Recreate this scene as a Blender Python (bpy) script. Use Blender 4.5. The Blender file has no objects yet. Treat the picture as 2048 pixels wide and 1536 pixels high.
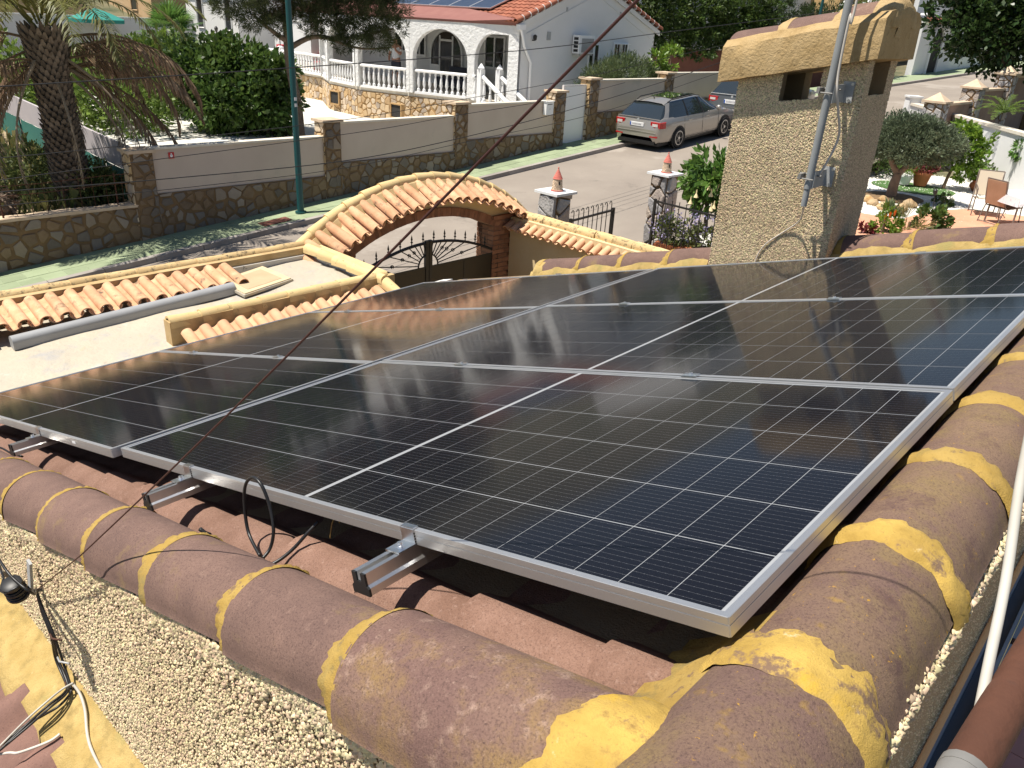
import bpy, bmesh, math, random
import numpy as np
from mathutils import Vector, Matrix
SC = bpy.context.scene
COL = SC.collection
R = math.radians
random.seed(7)
rng = np.random.default_rng(7)

# ------------------------------------------------------------------ camera
CAM = np.array([2.52373764, -0.88372756, 1.41227124])
ROT = np.array([[0.7408, 0.3208, -0.5902], [0.6696, -0.2825, 0.6869], [0.0536, -0.904, -0.4241]])  # columns: right, down, forward
FPX = 1565.28
cam_d = bpy.data.cameras.new('camera')
cam_d.sensor_width = 36.0
cam_d.lens = FPX / 2048 * 36
cam_d.clip_start = 0.05
cam_d.clip_end = 1500
cam = bpy.data.objects.new('camera', cam_d)
COL.objects.link(cam)
_m = Matrix.Identity(4)
for i in range(3):
    _m[i][0] = ROT[i][0]; _m[i][1] = -ROT[i][1]; _m[i][2] = -ROT[i][2]; _m[i][3] = CAM[i]
cam.matrix_world = _m.to_quaternion().to_matrix().to_4x4()
cam.location = CAM
SC.camera = cam

# ------------------------------------------------------------------ sky and sun
SUN_DIR = Vector((-0.23, -0.35, 1.0)).normalized()          # from the ground towards the sun
world = bpy.data.worlds.new('World'); SC.world = world; world.use_nodes = True
wn = world.node_tree
sky = wn.nodes.new('ShaderNodeTexSky'); sky.sky_type = 'NISHITA'; sky.sun_disc = False
sky.sun_elevation = math.asin(SUN_DIR.z)
sky.sun_rotation = math.atan2(SUN_DIR.x, SUN_DIR.y)
sky.air_density = 1.0; sky.dust_density = 0.25; sky.ozone_density = 1.2
bg = wn.nodes['Background']; bg.inputs['Strength'].default_value = 0.062
wn.links.new(sky.outputs[0], bg.inputs['Color'])
sun_d = bpy.data.lights.new('sun', 'SUN'); sun_d.energy = 5.0; sun_d.angle = R(0.5); sun_d.color = (1.0, 0.94, 0.84)
sun = bpy.data.objects.new('sun', sun_d); COL.objects.link(sun)
sun.rotation_euler = SUN_DIR.to_track_quat('Z', 'Y').to_euler(); sun.location = (-20, -20, 60)
SC.view_settings.view_transform = 'Standard'; SC.view_settings.look = 'None'
SC.view_settings.gamma = 1.0; SC.view_settings.exposure = 0.60; SC.view_settings.use_curve_mapping = False
SC.render.engine = 'CYCLES'
SC.cycles.max_bounces = 6; SC.cycles.diffuse_bounces = 3; SC.cycles.glossy_bounces = 3
SC.cycles.transmission_bounces = 4; SC.cycles.transparent_max_bounces = 8

# ------------------------------------------------------------------ survey frames
# house frame: X up the roof slope, Y along the street, Z up. roof frame: u up the slope, v along, w out of the panel plane
PITCH = R(16.5)
ROOF = Matrix.Rotation(-PITCH, 4, 'Y')
TH = R(2.75)
STREET = Matrix.Translation((CAM[0], CAM[1], 0)) @ Matrix.Rotation(math.pi/2 - TH, 4, 'Z')   # x = along the street (s), y = across it (d), z = height
STI = STREET.inverted()
def ray(px, py):
    v = ROT @ np.array([(px - 1024) / FPX, (py - 768) / FPX, 1.0])
    return Vector(v)
def at_z(px, py, z):
    d = ray(px, py); return STI @ (Vector(CAM) + d * ((z - CAM[2]) / d.z))
def at_d(px, py, dd):
    d = STI.to_3x3() @ ray(px, py); o = STI @ Vector(CAM)
    return o + d * ((dd - o.y) / d.y)
def at_s(px, py, ss):
    d = STI.to_3x3() @ ray(px, py); o = STI @ Vector(CAM)
    return o + d * ((ss - o.x) / d.x)
def at_dist(px, py, k):
    return Vector(CAM) + ray(px, py).normalized() * k

# ------------------------------------------------------------------ mesh builder
class MB:
    def __init__(s): s.v = []; s.f = []; s.r = []
    def add(s, vs, fs, r=None):
        o = len(s.v); s.v += [tuple(p) for p in vs]
        s.f += [tuple(i + o for i in f) for f in fs]
        s.r += [random.random() if r is None else r] * len(fs)
        return s
    def box(s, x0, x1, y0, y1, z0, z1, M=None):
        vs = [(x0,y0,z0),(x1,y0,z0),(x1,y1,z0),(x0,y1,z0),(x0,y0,z1),(x1,y0,z1),(x1,y1,z1),(x0,y1,z1)]
        if M is not None: vs = [M @ Vector(p) for p in vs]
        return s.add(vs, [(0,3,2,1),(4,5,6,7),(0,1,5,4),(1,2,6,5),(2,3,7,6),(3,0,4,7)])
    def cbox(s, c, sx, sy, sz, M=None):
        return s.box(c[0]-sx/2, c[0]+sx/2, c[1]-sy/2, c[1]+sy/2, c[2]-sz/2, c[2]+sz/2, M)
    def tube(s, pts, r, n=8, caps=True, M=None):
        pts = [Vector(p) for p in pts]
        rs = r if isinstance(r, (list, tuple)) else [r] * len(pts)
        vs = []; fs = []
        up = None
        for i, p in enumerate(pts):
            t = (pts[min(i+1, len(pts)-1)] - pts[max(i-1, 0)]).normalized()
            if up is None:
                up = Vector((0,0,1)) if abs(t.z) < 0.9 else Vector((1,0,0))
            a = t.cross(up).normalized(); b = a.cross(t).normalized(); up = b
            for k in range(n):
                an = 2*math.pi*k/n
                q = p + (a*math.cos(an) + b*math.sin(an)) * rs[i]
                vs.append(M @ q if M is not None else q)
        for i in range(len(pts)-1):
            for k in range(n):
                fs.append((i*n+k, i*n+(k+1)%n, (i+1)*n+(k+1)%n, (i+1)*n+k))
        if caps:
            fs.append(tuple(range(n-1, -1, -1))); fs.append(tuple((len(pts)-1)*n + k for k in range(n)))
        return s.add(vs, fs)
    def lathe(s, prof, c=(0,0,0), n=12, M=None):
        vs = []; fs = []
        for (r, z) in prof:
            for k in range(n):
                an = 2*math.pi*k/n
                p = Vector((c[0]+r*math.cos(an), c[1]+r*math.sin(an), c[2]+z))
                vs.append(M @ p if M is not None else p)
        for i in range(len(prof)-1):
            for k in range(n):
                fs.append((i*n+k, i*n+(k+1)%n, (i+1)*n+(k+1)%n, (i+1)*n+k))
        fs.append(tuple(range(n-1,-1,-1))); fs.append(tuple((len(prof)-1)*n+k for k in range(n)))
        return s.add(vs, fs)
    def prism(s, poly, z0, z1, M=None):
        """poly in xy extruded z0..z1"""
        n = len(poly)
        vs = [(p[0],p[1],z0) for p in poly] + [(p[0],p[1],z1) for p in poly]
        if M is not None: vs = [M @ Vector(p) for p in vs]
        fs = [tuple(range(n-1,-1,-1)), tuple(range(n, 2*n))] + [(i,(i+1)%n,n+(i+1)%n,n+i) for i in range(n)]
        return s.add(vs, fs)
    def grid(s, P, close=False):
        """P[i][j] points"""
        a = len(P); b = len(P[0])
        vs = [p for row in P for p in row]
        fs = []
        for i in range(a-1):
            for j in range(b-1 if not close else b):
                fs.append((i*b+j, i*b+(j+1)%b, (i+1)*b+(j+1)%b, (i+1)*b+j))
        return s.add(vs, fs)
    def mesh(s, name, mat, smooth=False):
        m = bpy.data.meshes.new(name); m.from_pydata(s.v, [], s.f)
        at = m.attributes.new('rnd', 'FLOAT', 'FACE'); at.data.foreach_set('value', s.r)
        if smooth is True: m.polygons.foreach_set('use_smooth', [True]*len(m.polygons))
        elif smooth: m.polygons.foreach_set('use_smooth', [True]*len(m.polygons)); m.set_sharp_from_angle(angle=R(smooth))
        m.materials.append(mat); m.update()
        return m
    def obj(s, name, mat, parent=None, smooth=False, M=None, kind=None):
        return link(name, s.mesh(name, mat, smooth), parent, M, kind)
def link(name, mesh, parent=None, M=None, kind=None):
    o = bpy.data.objects.new(name, mesh); COL.objects.link(o)
    if parent is not None: o.parent = parent
    if M is not None: o.matrix_local = M
    if kind: o['kind'] = kind
    return o
def np_obj(name, V, F, mat, parent=None, rnd=None, smooth=False, kind=None, M=None):
    """fast mesh from numpy: V (n,3), F (m,k) all faces of k corners"""
    m = bpy.data.meshes.new(name); k = F.shape[1]
    m.vertices.add(len(V)); m.vertices.foreach_set('co', np.asarray(V, dtype=np.float32).ravel())
    m.loops.add(F.size); m.loops.foreach_set('vertex_index', F.astype(np.int32).ravel())
    m.polygons.add(len(F)); m.polygons.foreach_set('loop_start', np.arange(0, F.size, k, dtype=np.int32))
    if smooth: m.polygons.foreach_set('use_smooth', np.ones(len(F), dtype=bool))
    m.update(calc_edges=True); m.validate()
    if rnd is not None:
        at = m.attributes.new('rnd', 'FLOAT', 'FACE'); at.data.foreach_set('value', np.asarray(rnd, dtype=np.float32))
    m.materials.append(mat)
    return link(name, m, parent, M, kind)
def tag(o, label=None, cat=None, group=None, kind=None):
    if label: o['label'] = label
    if cat: o['category'] = cat
    if group: o['group'] = group
    if kind: o['kind'] = kind
    return o
def thing(name, label, cat, M=None, group=None):
    o = bpy.data.objects.new(name, None); COL.objects.link(o); o.empty_display_size = 0.2
    if M is not None: o.matrix_world = M
    return tag(o, label, cat, group)
def kids(o, _c={}): return list(o.children)
def dup(o, M=None, label=None, parent=None):
    c = o.copy(); COL.objects.link(c)
    if parent is not None: c.parent = parent
    if M is not None: c.matrix_local = M
    if label: c['label'] = label
    for k in o.children: dup(k, None, None, c)
    return c
T = Matrix.Translation
def Rz(a): return Matrix.Rotation(a, 4, 'Z')
def Rx(a): return Matrix.Rotation(a, 4, 'X')
def Ry(a): return Matrix.Rotation(a, 4, 'Y')
def S3(x, y, z): return Matrix.Diagonal((x, y, z, 1))
def ST(s, d, z, rz=0): return STREET @ T((s, d, z)) @ Rz(rz)
def road_z(s):
    """height of the far pavement along the street"""
    if s < 36: return -3.84 + 0.0825*s
    return -3.84 + 0.0825*36 + 0.040*(s-36)
# ------------------------------------------------------------------ materials
def mat(name, c, rough=0.8, c2=None, nscale=6.0, detail=5, mix=(0.35, 0.65), metal=0.0, bump=0.0, bscale=60.0, spec=0.4,
        spots=(), rnd=0.0, rndhue=0.0, coat=0.0, coat_r=0.1, vor=None, trans=0.0, attr_ramp=None, orand=0.0, alpha=1.0, bdist=0.01):
    """procedural material: c/c2 blended by noise; spots = [(colour, scale, lo, hi)] noise patches; rnd = brightness change by the face attribute"""
    m = bpy.data.materials.new(name); m.use_nodes = True
    nt = m.node_tree; N = nt.nodes; L = nt.links
    b = N['Principled BSDF']
    b.inputs['Roughness'].default_value = rough; b.inputs['Metallic'].default_value = metal
    b.inputs['Specular IOR Level'].default_value = spec
    if coat: b.inputs['Coat Weight'].default_value = coat; b.inputs['Coat Roughness'].default_value = coat_r
    if trans: b.inputs['Transmission Weight'].default_value = trans
    tc = N.new('ShaderNodeTexCoord')
    oi = N.new('ShaderNodeObjectInfo')
    # shift the texture per object so that copies differ
    va = N.new('ShaderNodeVectorMath'); va.operation = 'ADD'
    sc = N.new('ShaderNodeVectorMath'); sc.operation = 'SCALE'; sc.inputs[0].default_value = (37.0, 11.0, 23.0)
    L.new(oi.outputs['Random'], sc.inputs['Scale']); L.new(tc.outputs['Object'], va.inputs[0]); L.new(sc.outputs[0], va.inputs[1])
    vec = va.outputs[0]
    def noise(scale, det=4, rough_=0.6):
        n = N.new('ShaderNodeTexNoise'); n.inputs['Scale'].default_value = scale; n.inputs['Detail'].default_value = det
        n.inputs['Roughness'].default_value = rough_; L.new(vec, n.inputs['Vector']); return n.outputs['Fac']
    def maprange(v, lo, hi):
        r = N.new('ShaderNodeMapRange'); r.inputs['From Min'].default_value = lo; r.inputs['From Max'].default_value = hi
        L.new(v, r.inputs['Value']); return r.outputs[0]
    def mixc(f, a, bb, mode='MIX'):
        x = N.new('ShaderNodeMix'); x.data_type = 'RGBA'; x.blend_type = mode
        if isinstance(f, float): x.inputs[0].default_value = f
        else: L.new(f, x.inputs[0])
        for k, q in ((6, a), (7, bb)):
            if isinstance(q, (tuple, list)): x.inputs[k].default_value = (*q[:3], 1)
            else: L.new(q, x.inputs[k])
        return x.outputs[2]
    col = c
    if attr_ramp:
        a = N.new('ShaderNodeAttribute'); a.attribute_name = 'rnd'
        cr = N.new('ShaderNodeValToRGB'); cr.color_ramp.interpolation = 'CONSTANT'
        e = cr.color_ramp.elements
        while len(e) < len(attr_ramp): e.new(0.5)
        for i, q in enumerate(attr_ramp):
            e[i].position = i / len(attr_ramp); e[i].color = (*q, 1)
        L.new(a.outputs['Fac'], cr.inputs[0]); col = cr.outputs[0]
    if c2 is not None:
        f = maprange(noise(nscale, detail), *mix)
        if attr_ramp: col = mixc(0.35, col, mixc(f, c, c2))
        else: col = mixc(f, c, c2)
    for (sc_, s_, lo, hi) in spots:
        col = mixc(maprange(noise(s_, 6, 0.7), lo, hi), col, sc_)
    if rnd:
        a = N.new('ShaderNodeAttribute'); a.attribute_name = 'rnd'
        hs = N.new('ShaderNodeHueSaturation')
        mr = N.new('ShaderNodeMapRange'); mr.inputs['To Min'].default_value = 1-rnd; mr.inputs['To Max'].default_value = 1+rnd
        L.new(a.outputs['Fac'], mr.inputs['Value']); L.new(mr.outputs[0], hs.inputs['Value'])
        if rndhue:
            mh = N.new('ShaderNodeMapRange'); mh.inputs['To Min'].default_value = 0.5-rndhue; mh.inputs['To Max'].default_value = 0.5+rndhue
            mm = N.new('ShaderNodeMath'); mm.operation = 'FRACT'; mul = N.new('ShaderNodeMath'); mul.operation = 'MULTIPLY'; mul.inputs[1].default_value = 7.31
            L.new(a.outputs['Fac'], mul.inputs[0]); L.new(mul.outputs[0], mm.inputs[0]); L.new(mm.outputs[0], mh.inputs['Value']); L.new(mh.outputs[0], hs.inputs['Hue'])
        if isinstance(col, (tuple, list)): hs.inputs['Color'].default_value = (*col[:3], 1)
        else: L.new(col, hs.inputs['Color'])
        col = hs.outputs[0]
    if orand:
        hs = N.new('ShaderNodeHueSaturation'); mr = N.new('ShaderNodeMapRange')
        mr.inputs['To Min'].default_value = 1-orand; mr.inputs['To Max'].default_value = 1+orand
        L.new(oi.outputs['Random'], mr.inputs['Value']); L.new(mr.outputs[0], hs.inputs['Value'])
        if isinstance(col, (tuple, list)): hs.inputs['Color'].default_value = (*col[:3], 1)
        else: L.new(col, hs.inputs['Color'])
        col = hs.outputs[0]
    if isinstance(col, (tuple, list)): b.inputs['Base Color'].default_value = (*col[:3], 1)
    else: L.new(col, b.inputs['Base Color'])
    if bump:
        h = noise(bscale, 6, 0.65)
        if vor:
            vn = N.new('ShaderNodeTexVoronoi'); vn.inputs['Scale'].default_value = vor; L.new(vec, vn.inputs['Vector'])
            h = vn.outputs['Distance']
        bn = N.new('ShaderNodeBump'); bn.inputs['Strength'].default_value = bump; bn.inputs['Distance'].default_value = bdist
        L.new(h, bn.inputs['Height']); L.new(bn.outputs[0], b.inputs['Normal'])
    if alpha < 1: b.inputs['Alpha'].default_value = alpha
    return m
M_ = {}
# roof
YEL = (0.345, 0.22, 0.048)
M_['tile_brown'] = mat('brown_concrete_tile', (0.165, 0.092, 0.075), 0.9, (0.215, 0.12, 0.095), 9, bump=0.5, bscale=420, bdist=0.003, orand=0.12,
    spots=[((0.30, 0.19, 0.15), 55, 0.62, 0.78), ((0.09, 0.05, 0.043), 160, 0.55, 0.75)])
M_['tile_red'] = mat('reddish_roof_tile', (0.195, 0.108, 0.076), 0.92, (0.26, 0.152, 0.112), 9, bump=0.8, bscale=300, bdist=0.004, orand=0.10,
    spots=[((0.33, 0.215, 0.17), 70, 0.56, 0.76), ((0.10, 0.052, 0.040), 240, 0.50, 0.72), ((0.36, 0.25, 0.20), 310, 0.60, 0.74)])
M_['cap'] = mat('ridge_cap_tile', (0.145, 0.088, 0.072), 0.9, (0.20, 0.122, 0.096), 7, bump=0.5, bscale=420, bdist=0.003, orand=0.10,
    spots=[((0.25, 0.16, 0.125), 38, 0.56, 0.76), ((0.07, 0.040, 0.036), 240, 0.48, 0.70), ((0.27, 0.18, 0.145), 310, 0.60, 0.74), ((0.55, 0.45, 0.36), 18, 0.74, 0.82), ((0.24, 0.165, 0.07), 5, 0.58, 0.74)])
M_['cap_lichen'] = mat('lichen_ridge_cap_tile', (0.150, 0.090, 0.075), 0.9, (0.21, 0.135, 0.085), 6, bump=0.6, bscale=380, bdist=0.003, orand=0.08,
    spots=[((0.21, 0.145, 0.065), 7, 0.48, 0.68), ((0.35, 0.215, 0.04), 15, 0.60, 0.74), ((0.11, 0.062, 0.052), 5, 0.56, 0.66), ((0.075, 0.043, 0.036), 240, 0.48, 0.70), ((0.34, 0.24, 0.12), 300, 0.60, 0.74), ((0.48, 0.26, 0.02), 70, 0.64, 0.70),
           ((0.62, 0.56, 0.47), 13, 0.715, 0.76)])
M_['cap_worn'] = mat('worn_ridge_cap_tile', (0.160, 0.092, 0.078), 0.9, (0.22, 0.135, 0.10), 6, bump=0.6, bscale=380, bdist=0.003,
    spots=[((0.26, 0.165, 0.06), 7, 0.52, 0.72), ((0.34, 0.23, 0.18), 26, 0.55, 0.72), ((0.075, 0.043, 0.036), 240, 0.48, 0.70), ((0.36, 0.25, 0.20), 300, 0.60, 0.74), ((0.64, 0.52, 0.42), 11, 0.69, 0.76)])
M_['mortar'] = mat('yellow_mortar', YEL, 0.95, (0.40, 0.27, 0.078), 10, bump=0.7, bscale=260, bdist=0.004,
    spots=[((0.30, 0.195, 0.045), 14, 0.52, 0.72), ((0.24, 0.155, 0.045), 60, 0.56, 0.74), ((0.66, 0.55, 0.33), 18, 0.68, 0.78), ((0.14, 0.09, 0.035), 170, 0.60, 0.76), ((0.19, 0.12, 0.075), 28, 0.60, 0.66), ((0.24, 0.19, 0.075), 7, 0.56, 0.70)])
M_['mortar_brush'] = mat('brushed_yellow_mortar', (0.38, 0.265, 0.09), 0.95, (0.48, 0.345, 0.135), 14, bump=0.8, bscale=150, bdist=0.005,
    spots=[((0.27, 0.195, 0.07), 18, 0.50, 0.72), ((0.62, 0.50, 0.28), 40, 0.64, 0.80), ((0.16, 0.115, 0.05), 120, 0.60, 0.78), ((0.33, 0.27, 0.10), 6, 0.54, 0.7)])
M_['mortar_worn'] = mat('worn_yellow_mortar', YEL, 0.95, (0.56, 0.375, 0.09), 12, bump=0.6, bscale=300, bdist=0.004,
    spots=[((0.27, 0.165, 0.05), 24, 0.52, 0.70), ((0.70, 0.58, 0.38), 17, 0.64, 0.76), ((0.50, 0.315, 0.045), 5, 0.56, 0.62), ((0.17, 0.11, 0.045), 190, 0.60, 0.78), ((0.19, 0.12, 0.075), 9, 0.57, 0.63)])
M_['capmortar'] = mat('tan_chimney_mortar', (0.40, 0.275, 0.125), 0.95, (0.47, 0.335, 0.17), 9, bump=1.0, bscale=60, bdist=0.008,
    spots=[((0.30, 0.20, 0.085), 7, 0.52, 0.72), ((0.22, 0.15, 0.07), 34, 0.58, 0.76), ((0.50, 0.38, 0.21), 18, 0.62, 0.8), ((0.16, 0.11, 0.055), 3.5, 0.62, 0.74)])
M_['stucco'] = mat('stucco_bed', (0.30, 0.225, 0.135), 0.95, (0.27, 0.20, 0.12), 30, bump=0.6, bscale=150)
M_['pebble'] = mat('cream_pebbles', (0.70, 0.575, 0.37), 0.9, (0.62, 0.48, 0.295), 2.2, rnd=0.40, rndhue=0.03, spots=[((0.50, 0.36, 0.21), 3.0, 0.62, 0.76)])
M_['pebble_shaded'] = mat('shaded_pebbles', (0.54, 0.43, 0.29), 0.9, None, rnd=0.35, rndhue=0.02)  # darker pebbles for the faces turned from the sun: shade put into colour
M_['black'] = mat('shadow_gap', (0.03, 0.025, 0.022), 0.95)
# solar
M_['alu'] = mat('anodised_aluminium', (0.66, 0.665, 0.67), 0.42, (0.60, 0.60, 0.605), 3, metal=0.85, bump=0.05, bscale=300)
M_['alu_bright'] = mat('raw_aluminium', (0.82, 0.83, 0.84), 0.28, (0.7, 0.71, 0.72), 18, metal=1.0, bump=0.08, bscale=90)
M_['rail'] = mat('mill_finish_rail', (0.74, 0.73, 0.72), 0.38, (0.62, 0.61, 0.60), 7, metal=1.0, bump=0.04, bscale=60)
M_['blackplastic'] = mat('black_plastic', (0.018, 0.018, 0.018), 0.45)
M_['cable'] = mat('black_cable', (0.016, 0.016, 0.017), 0.38)
def pv_materials():
    out = []
    for nm, base in (('cell', (0.006, 0.0063, 0.0095)), ('sheet', (0.30, 0.31, 0.325))):
        m = bpy.data.materials.new('pv_' + nm); m.use_nodes = True; nt = m.node_tree; N = nt.nodes; L = nt.links
        b = N['Principled BSDF']; b.inputs['Roughness'].default_value = 0.55; b.inputs['Specular IOR Level'].default_value = 0.04
        b.inputs['Coat Weight'].default_value = 1.0; b.inputs['Coat Roughness'].default_value = 0.075; b.inputs['Coat IOR'].default_value = 1.23
        if nm == 'cell':
            tc = N.new('ShaderNodeTexCoord'); sx = N.new('ShaderNodeSeparateXYZ'); L.new(tc.outputs['Object'], sx.inputs[0])
            # busbars: ten hairlines parallel to the panel's long side, with solder pads
            def wave(src, pitch, width):
                mu = N.new('ShaderNodeMath'); mu.operation = 'MULTIPLY'; mu.inputs[1].default_value = 1/pitch; L.new(src, mu.inputs[0])
                fr = N.new('ShaderNodeMath'); fr.operation = 'FRACT'; L.new(mu.outputs[0], fr.inputs[0])
                sb = N.new('ShaderNodeMath'); sb.operation = 'SUBTRACT'; sb.inputs[1].default_value = 0.5; L.new(fr.outputs[0], sb.inputs[0])
                ab = N.new('ShaderNodeMath'); ab.operation = 'ABSOLUTE'; L.new(sb.outputs[0], ab.inputs[0])
                lt = N.new('ShaderNodeMath'); lt.operation = 'LESS_THAN'; lt.inputs[1].default_value = width/pitch/2; L.new(ab.outputs[0], lt.inputs[0])
                return lt.outputs[0]
            bus = wave(sx.outputs['Y'], 0.0165, 0.00045)
            padx = wave(sx.outputs['X'], 0.0152, 0.0018)
            pady = wave(sx.outputs['Y'], 0.0165, 0.0012)
            pad = N.new('ShaderNodeMath'); pad.operation = 'MULTIPLY'; L.new(padx, pad.inputs[0]); L.new(pady, pad.inputs[1])
            mx = N.new('ShaderNodeMath'); mx.operation = 'MAXIMUM'; L.new(bus, mx.inputs[0]); L.new(pad.outputs[0], mx.inputs[1])
            oi = N.new('ShaderNodeObjectInfo')
            mix = N.new('ShaderNodeMix'); mix.data_type = 'RGBA'; mix.inputs[6].default_value = (*base, 1); mix.inputs[7].default_value = (0.10, 0.103, 0.11, 1)
            L.new(mx.outputs[0], mix.inputs[0]); L.new(mix.outputs[2], b.inputs['Base Color'])
        else: b.inputs['Base Color'].default_value = (*base, 1)
        # dust film and the slight texture of the glass
        tc = N.new('ShaderNodeTexCoord'); n = N.new('ShaderNodeTexNoise'); n.inputs['Scale'].default_value = 3.0; n.inputs['Detail'].default_value = 6
        geo = N.new('ShaderNodeNewGeometry'); L.new(geo.outputs['Position'], n.inputs['Vector'])
        mr = N.new('ShaderNodeMapRange'); mr.inputs['To Min'].default_value = 0.055; mr.inputs['To Max'].default_value = 0.11
        L.new(n.outputs['Fac'], mr.inputs['Value']); L.new(mr.outputs[0], b.inputs['Coat Roughness'])
        out.append(m)
    return out
M_['cell'], M_['sheet'] = pv_materials()
# terrace and gate
TERRA = (0.56, 0.285, 0.15)
M_['terra'] = mat('terracotta_tile', TERRA, 0.85, (0.66, 0.40, 0.235), 7, bump=0.3, bscale=120, orand=0.16,
    spots=[((0.14, 0.10, 0.065), 8, 0.56, 0.70), ((0.66, 0.47, 0.29), 9, 0.58, 0.8), ((0.16, 0.11, 0.07), 60, 0.60, 0.72)])
M_['terra_clean'] = mat('clean_terracotta_tile', (0.60, 0.33, 0.18), 0.85, (0.68, 0.43, 0.26), 7, bump=0.3, bscale=120, orand=0.12, spots=[((0.66, 0.46, 0.26), 9, 0.58, 0.8), ((0.25, 0.15, 0.08), 22, 0.70, 0.84)])
M_['coping'] = mat('cream_coping', (0.63, 0.46, 0.215), 0.9, (0.66, 0.49, 0.25), 8, bump=0.3, bscale=90, orand=0.10, spots=[((0.16, 0.11, 0.06), 24, 0.60, 0.72), ((0.42, 0.30, 0.14), 7, 0.62, 0.8)])
M_['coping_old'] = mat('weathered_coping', (0.52, 0.36, 0.17), 0.9, (0.58, 0.43, 0.22), 8, bump=0.4, bscale=90, orand=0.12, spots=[((0.09, 0.065, 0.04), 16, 0.52, 0.66), ((0.66, 0.52, 0.32), 14, 0.64, 0.8)])
M_['cream'] = mat('cream_render', (0.62, 0.475, 0.255), 0.9, (0.67, 0.53, 0.31), 3, bump=0.15, bscale=80)
M_['ochre'] = mat('dirty_ochre_render', (0.42, 0.285, 0.13), 0.9, (0.52, 0.38, 0.20), 5, bump=0.3, bscale=60, spots=[((0.15, 0.10, 0.05), 24, 0.64, 0.78)])
M_['membrane'] = mat('silver_roof_membrane', (0.42, 0.375, 0.30), 0.6, (0.49, 0.43, 0.33), 1.6, bump=0.5, bscale=7, bdist=0.05, spots=[((0.36, 0.345, 0.33), 2.2, 0.54, 0.68), ((0.53, 0.40, 0.245), 3.5, 0.60, 0.76), ((0.54, 0.50, 0.43), 1.3, 0.60, 0.66), ((0.30, 0.25, 0.19), 14, 0.64, 0.78), ((0.22, 0.18, 0.13), 9, 0.70, 0.8)])
M_['membrane_dark'] = mat('peeling_grey_membrane', (0.52, 0.50, 0.47), 0.6, (0.62, 0.58, 0.50), 4, bump=0.3, bscale=12, spots=[((0.05, 0.045, 0.04), 8, 0.62, 0.68)])
M_['hatch'] = mat('beige_hatch', (0.45, 0.32, 0.19), 0.8, (0.50, 0.37, 0.23), 4)
M_['hatchframe'] = mat('cream_hatch_frame', (0.54, 0.43, 0.26), 0.8, (0.60, 0.49, 0.32), 5, spots=[((0.30, 0.22, 0.12), 9, 0.64, 0.74)])
M_['whitestrip'] = mat('white_fascia_paint', (0.78, 0.77, 0.73), 0.6)
M_['greymetal'] = mat('grey_painted_metal', (0.30, 0.305, 0.31), 0.42, (0.34, 0.345, 0.35), 4)
M_['brick'] = mat('brown_brick', (0.23, 0.105, 0.06), 0.9, (0.30, 0.15, 0.085), 9, bump=0.4, bscale=120, orand=0.25)
M_['brickjoint'] = mat('brick_joint', (0.22, 0.13, 0.085), 0.95)
M_['iron'] = mat('dark_painted_iron', (0.022, 0.020, 0.018), 0.45)
M_['gatebrown'] = mat('dark_brown_gate_sheet', (0.026, 0.019, 0.013), 0.40)
# street
M_['asphalt'] = mat('worn_asphalt', (0.235, 0.20, 0.168), 0.92, (0.285, 0.245, 0.205), 0.45, bump=0.35, bscale=70, spots=[((0.165, 0.142, 0.12), 0.8, 0.58, 0.70), ((0.32, 0.28, 0.24), 0.25, 0.56, 0.62), ((0.12, 0.105, 0.09), 3.0, 0.70, 0.76), ((0.31, 0.28, 0.25), 40, 0.6, 0.78)])
M_['greenpave'] = mat('green_pavement_tile', (0.235, 0.285, 0.17), 0.85, (0.28, 0.33, 0.205), 2.5, rnd=0.10, spots=[((0.19, 0.225, 0.14), 5, 0.56, 0.75), ((0.16, 0.17, 0.12), 1.4, 0.60, 0.72)])
M_['kerb'] = mat('concrete_kerb', (0.27, 0.24, 0.215), 0.9, (0.33, 0.30, 0.27), 4, bump=0.2, bscale=50, orand=0.1)
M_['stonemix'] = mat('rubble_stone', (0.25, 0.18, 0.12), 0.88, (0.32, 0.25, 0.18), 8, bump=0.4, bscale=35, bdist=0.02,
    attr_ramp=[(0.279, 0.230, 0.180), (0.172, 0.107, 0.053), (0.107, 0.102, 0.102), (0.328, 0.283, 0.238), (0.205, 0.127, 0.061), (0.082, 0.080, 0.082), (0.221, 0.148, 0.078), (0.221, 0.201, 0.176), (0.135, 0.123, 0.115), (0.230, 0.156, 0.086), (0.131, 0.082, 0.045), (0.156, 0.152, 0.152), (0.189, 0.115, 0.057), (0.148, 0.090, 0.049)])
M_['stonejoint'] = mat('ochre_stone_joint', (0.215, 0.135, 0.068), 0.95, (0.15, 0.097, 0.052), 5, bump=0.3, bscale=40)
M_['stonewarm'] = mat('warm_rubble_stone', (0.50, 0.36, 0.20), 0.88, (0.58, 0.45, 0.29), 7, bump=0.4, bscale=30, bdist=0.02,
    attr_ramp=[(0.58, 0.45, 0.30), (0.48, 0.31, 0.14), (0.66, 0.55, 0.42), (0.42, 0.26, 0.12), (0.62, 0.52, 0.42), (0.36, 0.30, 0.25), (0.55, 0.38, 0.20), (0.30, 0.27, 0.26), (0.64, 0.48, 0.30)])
M_['stonejointwarm'] = mat('tan_stone_joint', (0.38, 0.235, 0.10), 0.95, (0.42, 0.27, 0.13), 5)
M_['stonegrey'] = mat('grey_rough_stone', (0.33, 0.31, 0.30), 0.85, (0.46, 0.43, 0.40), 9, bump=0.8, bscale=14, bdist=0.04, attr_ramp=[(0.40, 0.38, 0.37), (0.30, 0.29, 0.30), (0.46, 0.36, 0.27), (0.50, 0.46, 0.42), (0.24, 0.23, 0.23), (0.42, 0.33, 0.27)])
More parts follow.
